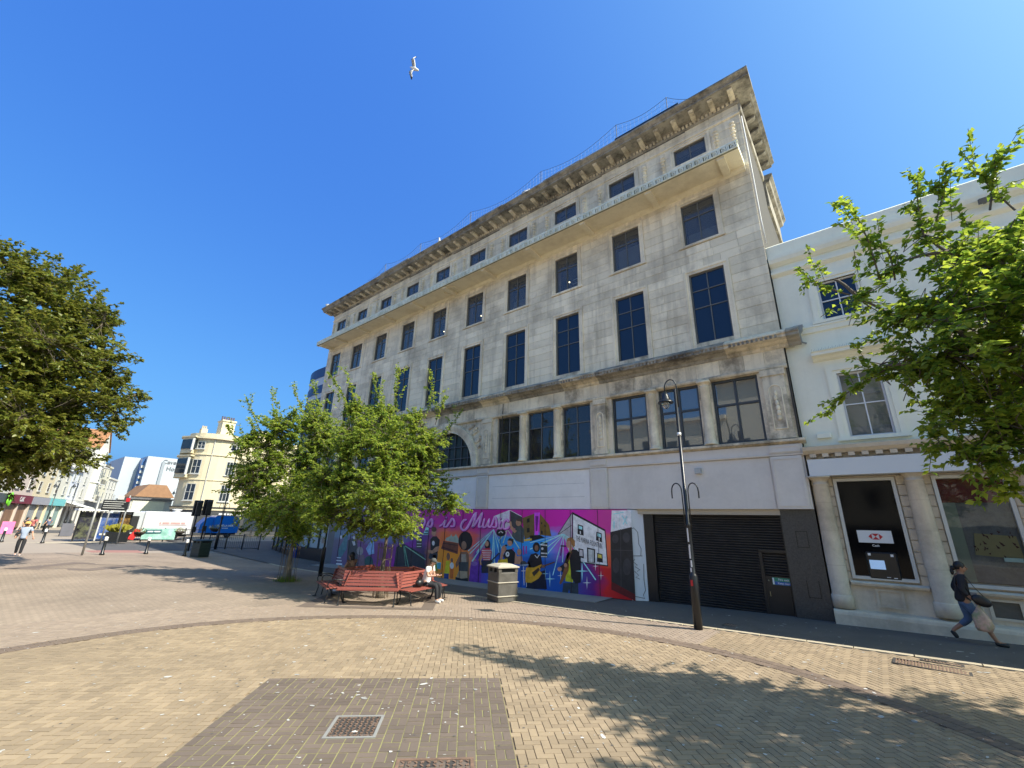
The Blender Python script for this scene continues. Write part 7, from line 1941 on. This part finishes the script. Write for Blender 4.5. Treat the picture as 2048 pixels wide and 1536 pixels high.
# blue coffee trailer with rounded roof
bt = thing('blue_trailer', 'bright blue round-roofed coffee trailer with white lettering', 'trailer', (-54, 2.5, 0), world_coords=True)
y0, _ = Xp(428, 1050, -53); y1, _ = Xp(477, 1050, -53)
BLU = mat('trailer_blue', (.01, .16, .62), .3, .05, 2, coat=.4)
pr = [(y0, .5), (y1, .5), (y1 + .1, 1.2), (y1, 1.9), (y1 - .25, 2.2), (y1 - .6, 2.32), (y0 + .2, 2.32), (y0, 2.2)]
MB().prism(pr, 0, -55, -53).build('body', BLU, bt)
MB().prism([(y0 - 1.3, .5), (y0 - .05, .5), (y0 - .05, 2.1), (y0 - .6, 2.1), (y0 - 1.2, 1.4)], 0, -54.8, -53.3).build('nose', BLU, bt)
MB().box(-54.8, -53.2, y0 - .6, y1 - .1, .3, .5).build('chassis', BLACKM, bt)
MB().tube([(-53.3, y1 - .9, .32), (-53.05, y1 - .9, .32)], .32, 16).build('wheel', BLACKM, bt)
text('CAFÉ LA MER', .27, WHITEM, bt, (-52.98, (y0 + y1) / 2 - .1, 1.25), (0, 1, 0), (0, 0, 1), bold=.008); blurred_line(bt, WHITEM, -52.985, (y0 + y1) / 2 - .4, 1.0, (.2, .35), .07)
# cafe chairs and tables by the trailers
WOOD = mat('pale_wood', (.45, .3, .16), .6)
for i, (x, y) in enumerate(((-51, 4.6), (-50.5, 5.6), (-51.5, 6.3))):
    c = thing('cafe_chair', ['pale wooden cafe chair nearest the blue trailer', 'middle pale wooden cafe chair by the blue trailer', 'pale wooden cafe chair furthest from the blue trailer'][i], 'chair', (x, y, 0), i * 1.1, 'cafe chairs by the blue trailer')
    MB().box(-.22, .22, -.22, .22, .43, .47).build('seat', WOOD, c, local=True); MB().box(-.22, .22, .19, .22, .55, .9).build('backrest', WOOD, c, local=True)
    for sx in (-1, 1):
        for sy in (-1, 1): MB().box(sx * .2 - .02, sx * .2 + .02, sy * .2 - .02, sy * .2 + .02, 0, .9 if sy > 0 else .43).build('leg', WOOD, c, local=True)
# traffic lights
for lab, u, v0, v1, X in (('traffic light cluster on the left of the pair by the bin', 404, 1108, 1007, -36.6), ('traffic light cluster on the right of the pair by the bin', 424, 1106, 1005, -36.0)):
    y, zt = Xp(u, v1, X); y0 = Xp(u - 8, v0, X)[0]
    t = thing('traffic_light', lab, 'traffic light', (X, y - .15, gz(X, y)), 0, 'traffic lights at the crossing')
    hz = zt + .45
    MB().tube([(0, 0, 0), (0, 0, hz)], .057, 8).build('pole', BLACKM, t, True, local=True)
    MB().bbox(-.35, -.12, -.28, .28, hz - 1.15, hz, .03).bbox(.1, .3, -.2, .12, hz - 1.1, hz - .1, .03).build('signal_head', BLACKM, t, local=True)
    for k in range(3): MB().lathe([(.11, 0), (.12, .16)], (.18, -.05, hz - .95 + .33 * k), 10, pi * .0, pi).build('visor', BLACKM, t, local=True)
    MB().bbox(.06, .2, -.13, .13, hz - 2.3, hz - 1.9, .02).build('push_button_box', BLACKM, t, local=True)
# far gooseneck lamps
fl = GP(430, 1099); l_ = depthpt(467, 880, fl)[0]
lamp_post('tall black gooseneck lamp post before the cream corner building', (fl[0], fl[1], gz(*fl)), float(l_[2] - gz(*fl)) - .45, atan2(CAM[1] - fl[1], CAM[0] - fl[0]) + radians(90), False)
tall = bpy.data.objects[-1]
for lab, u, v, X in (('distant lamp post in front of the turquoise shop', 128, 1052, -72), ('distant lamp post in front of the lilac shop', 90, 1050, -74), ('distant slim post before the brown-roofed building', 338, 1040, -76)):
    y, z = Xp(u, v, X); lamp_post(lab, (X, y, 0), 5.6, radians(90), False, False)
# black post on the pavement by the store, notice fixed to it
bp_ = GP(640, 1152)
t = thing('black_post', 'short thick black post standing in the shade near the mural end', 'post', (bp_[0], bp_[1], gz(*bp_)))
MB().lathe([(.1, 0), (.1, 1.25), (.085, 1.3), (.05, 1.32), (.045, 2.5)], n=12).build('pole', BLACKM, t, True, local=True)
MB().box(-.12, .12, -.13, -.1, 1.5, 1.75).build('notice', mat('notice_grey', (.3, .32, .33), .5), t, local=True)
# boards and small crowd in front of the far shops
for lab, u, v, X, c in (('pink and blue pavement board before the maroon shop', 18, 1046, -66, (.6, .12, .3)), ('dark pavement board left of the poster kiosk', 137, 1050, -60, (.07, .07, .09))):
    y, z = Xp(u, v, X); t = thing('pavement_board', lab, 'sign', (X, y, 0)); MB().prism([(-.3, 0), (-.25, 0), (0, 1.1), (.25, 0), (.3, 0), (.03, 1.2), (-.03, 1.2)], 1, -.45, .45).build('board', mat('board_%d' % u, c, .6, .3, 2), t, local=True)
far_people = [(48, 1055, -60, (.05, .05, .06)), (65, 1052, -62, (.4, .1, .1)), (96, 1050, -66, (.1, .12, .2)), (222, 1052, -60, (.3, .5, .1))]
for i, (u, v, X, c) in enumerate(far_people):
    y, z = Xp(u, v, X)
    Jx = {k: tuple(q) if k != 'look' else q for k, q in Jf.items()}
    person(['distant shopper in black before the maroon shop', 'distant shopper in a red top before the lilac shop', 'distant shopper in navy before the turquoise shop', 'person in hi-vis yellow-green top by the poster kiosk'][i], (X, y, 0), radians(60 + 80 * i), Jx, SKIN1, mat('top_%d' % u, c, .8), DTR, SHOE_D, bob, .7)
for o in ORG:
    if '_o' in o: del o['_o']
for o in bpy.data.objects:
    if '_o' in o: del o['_o']
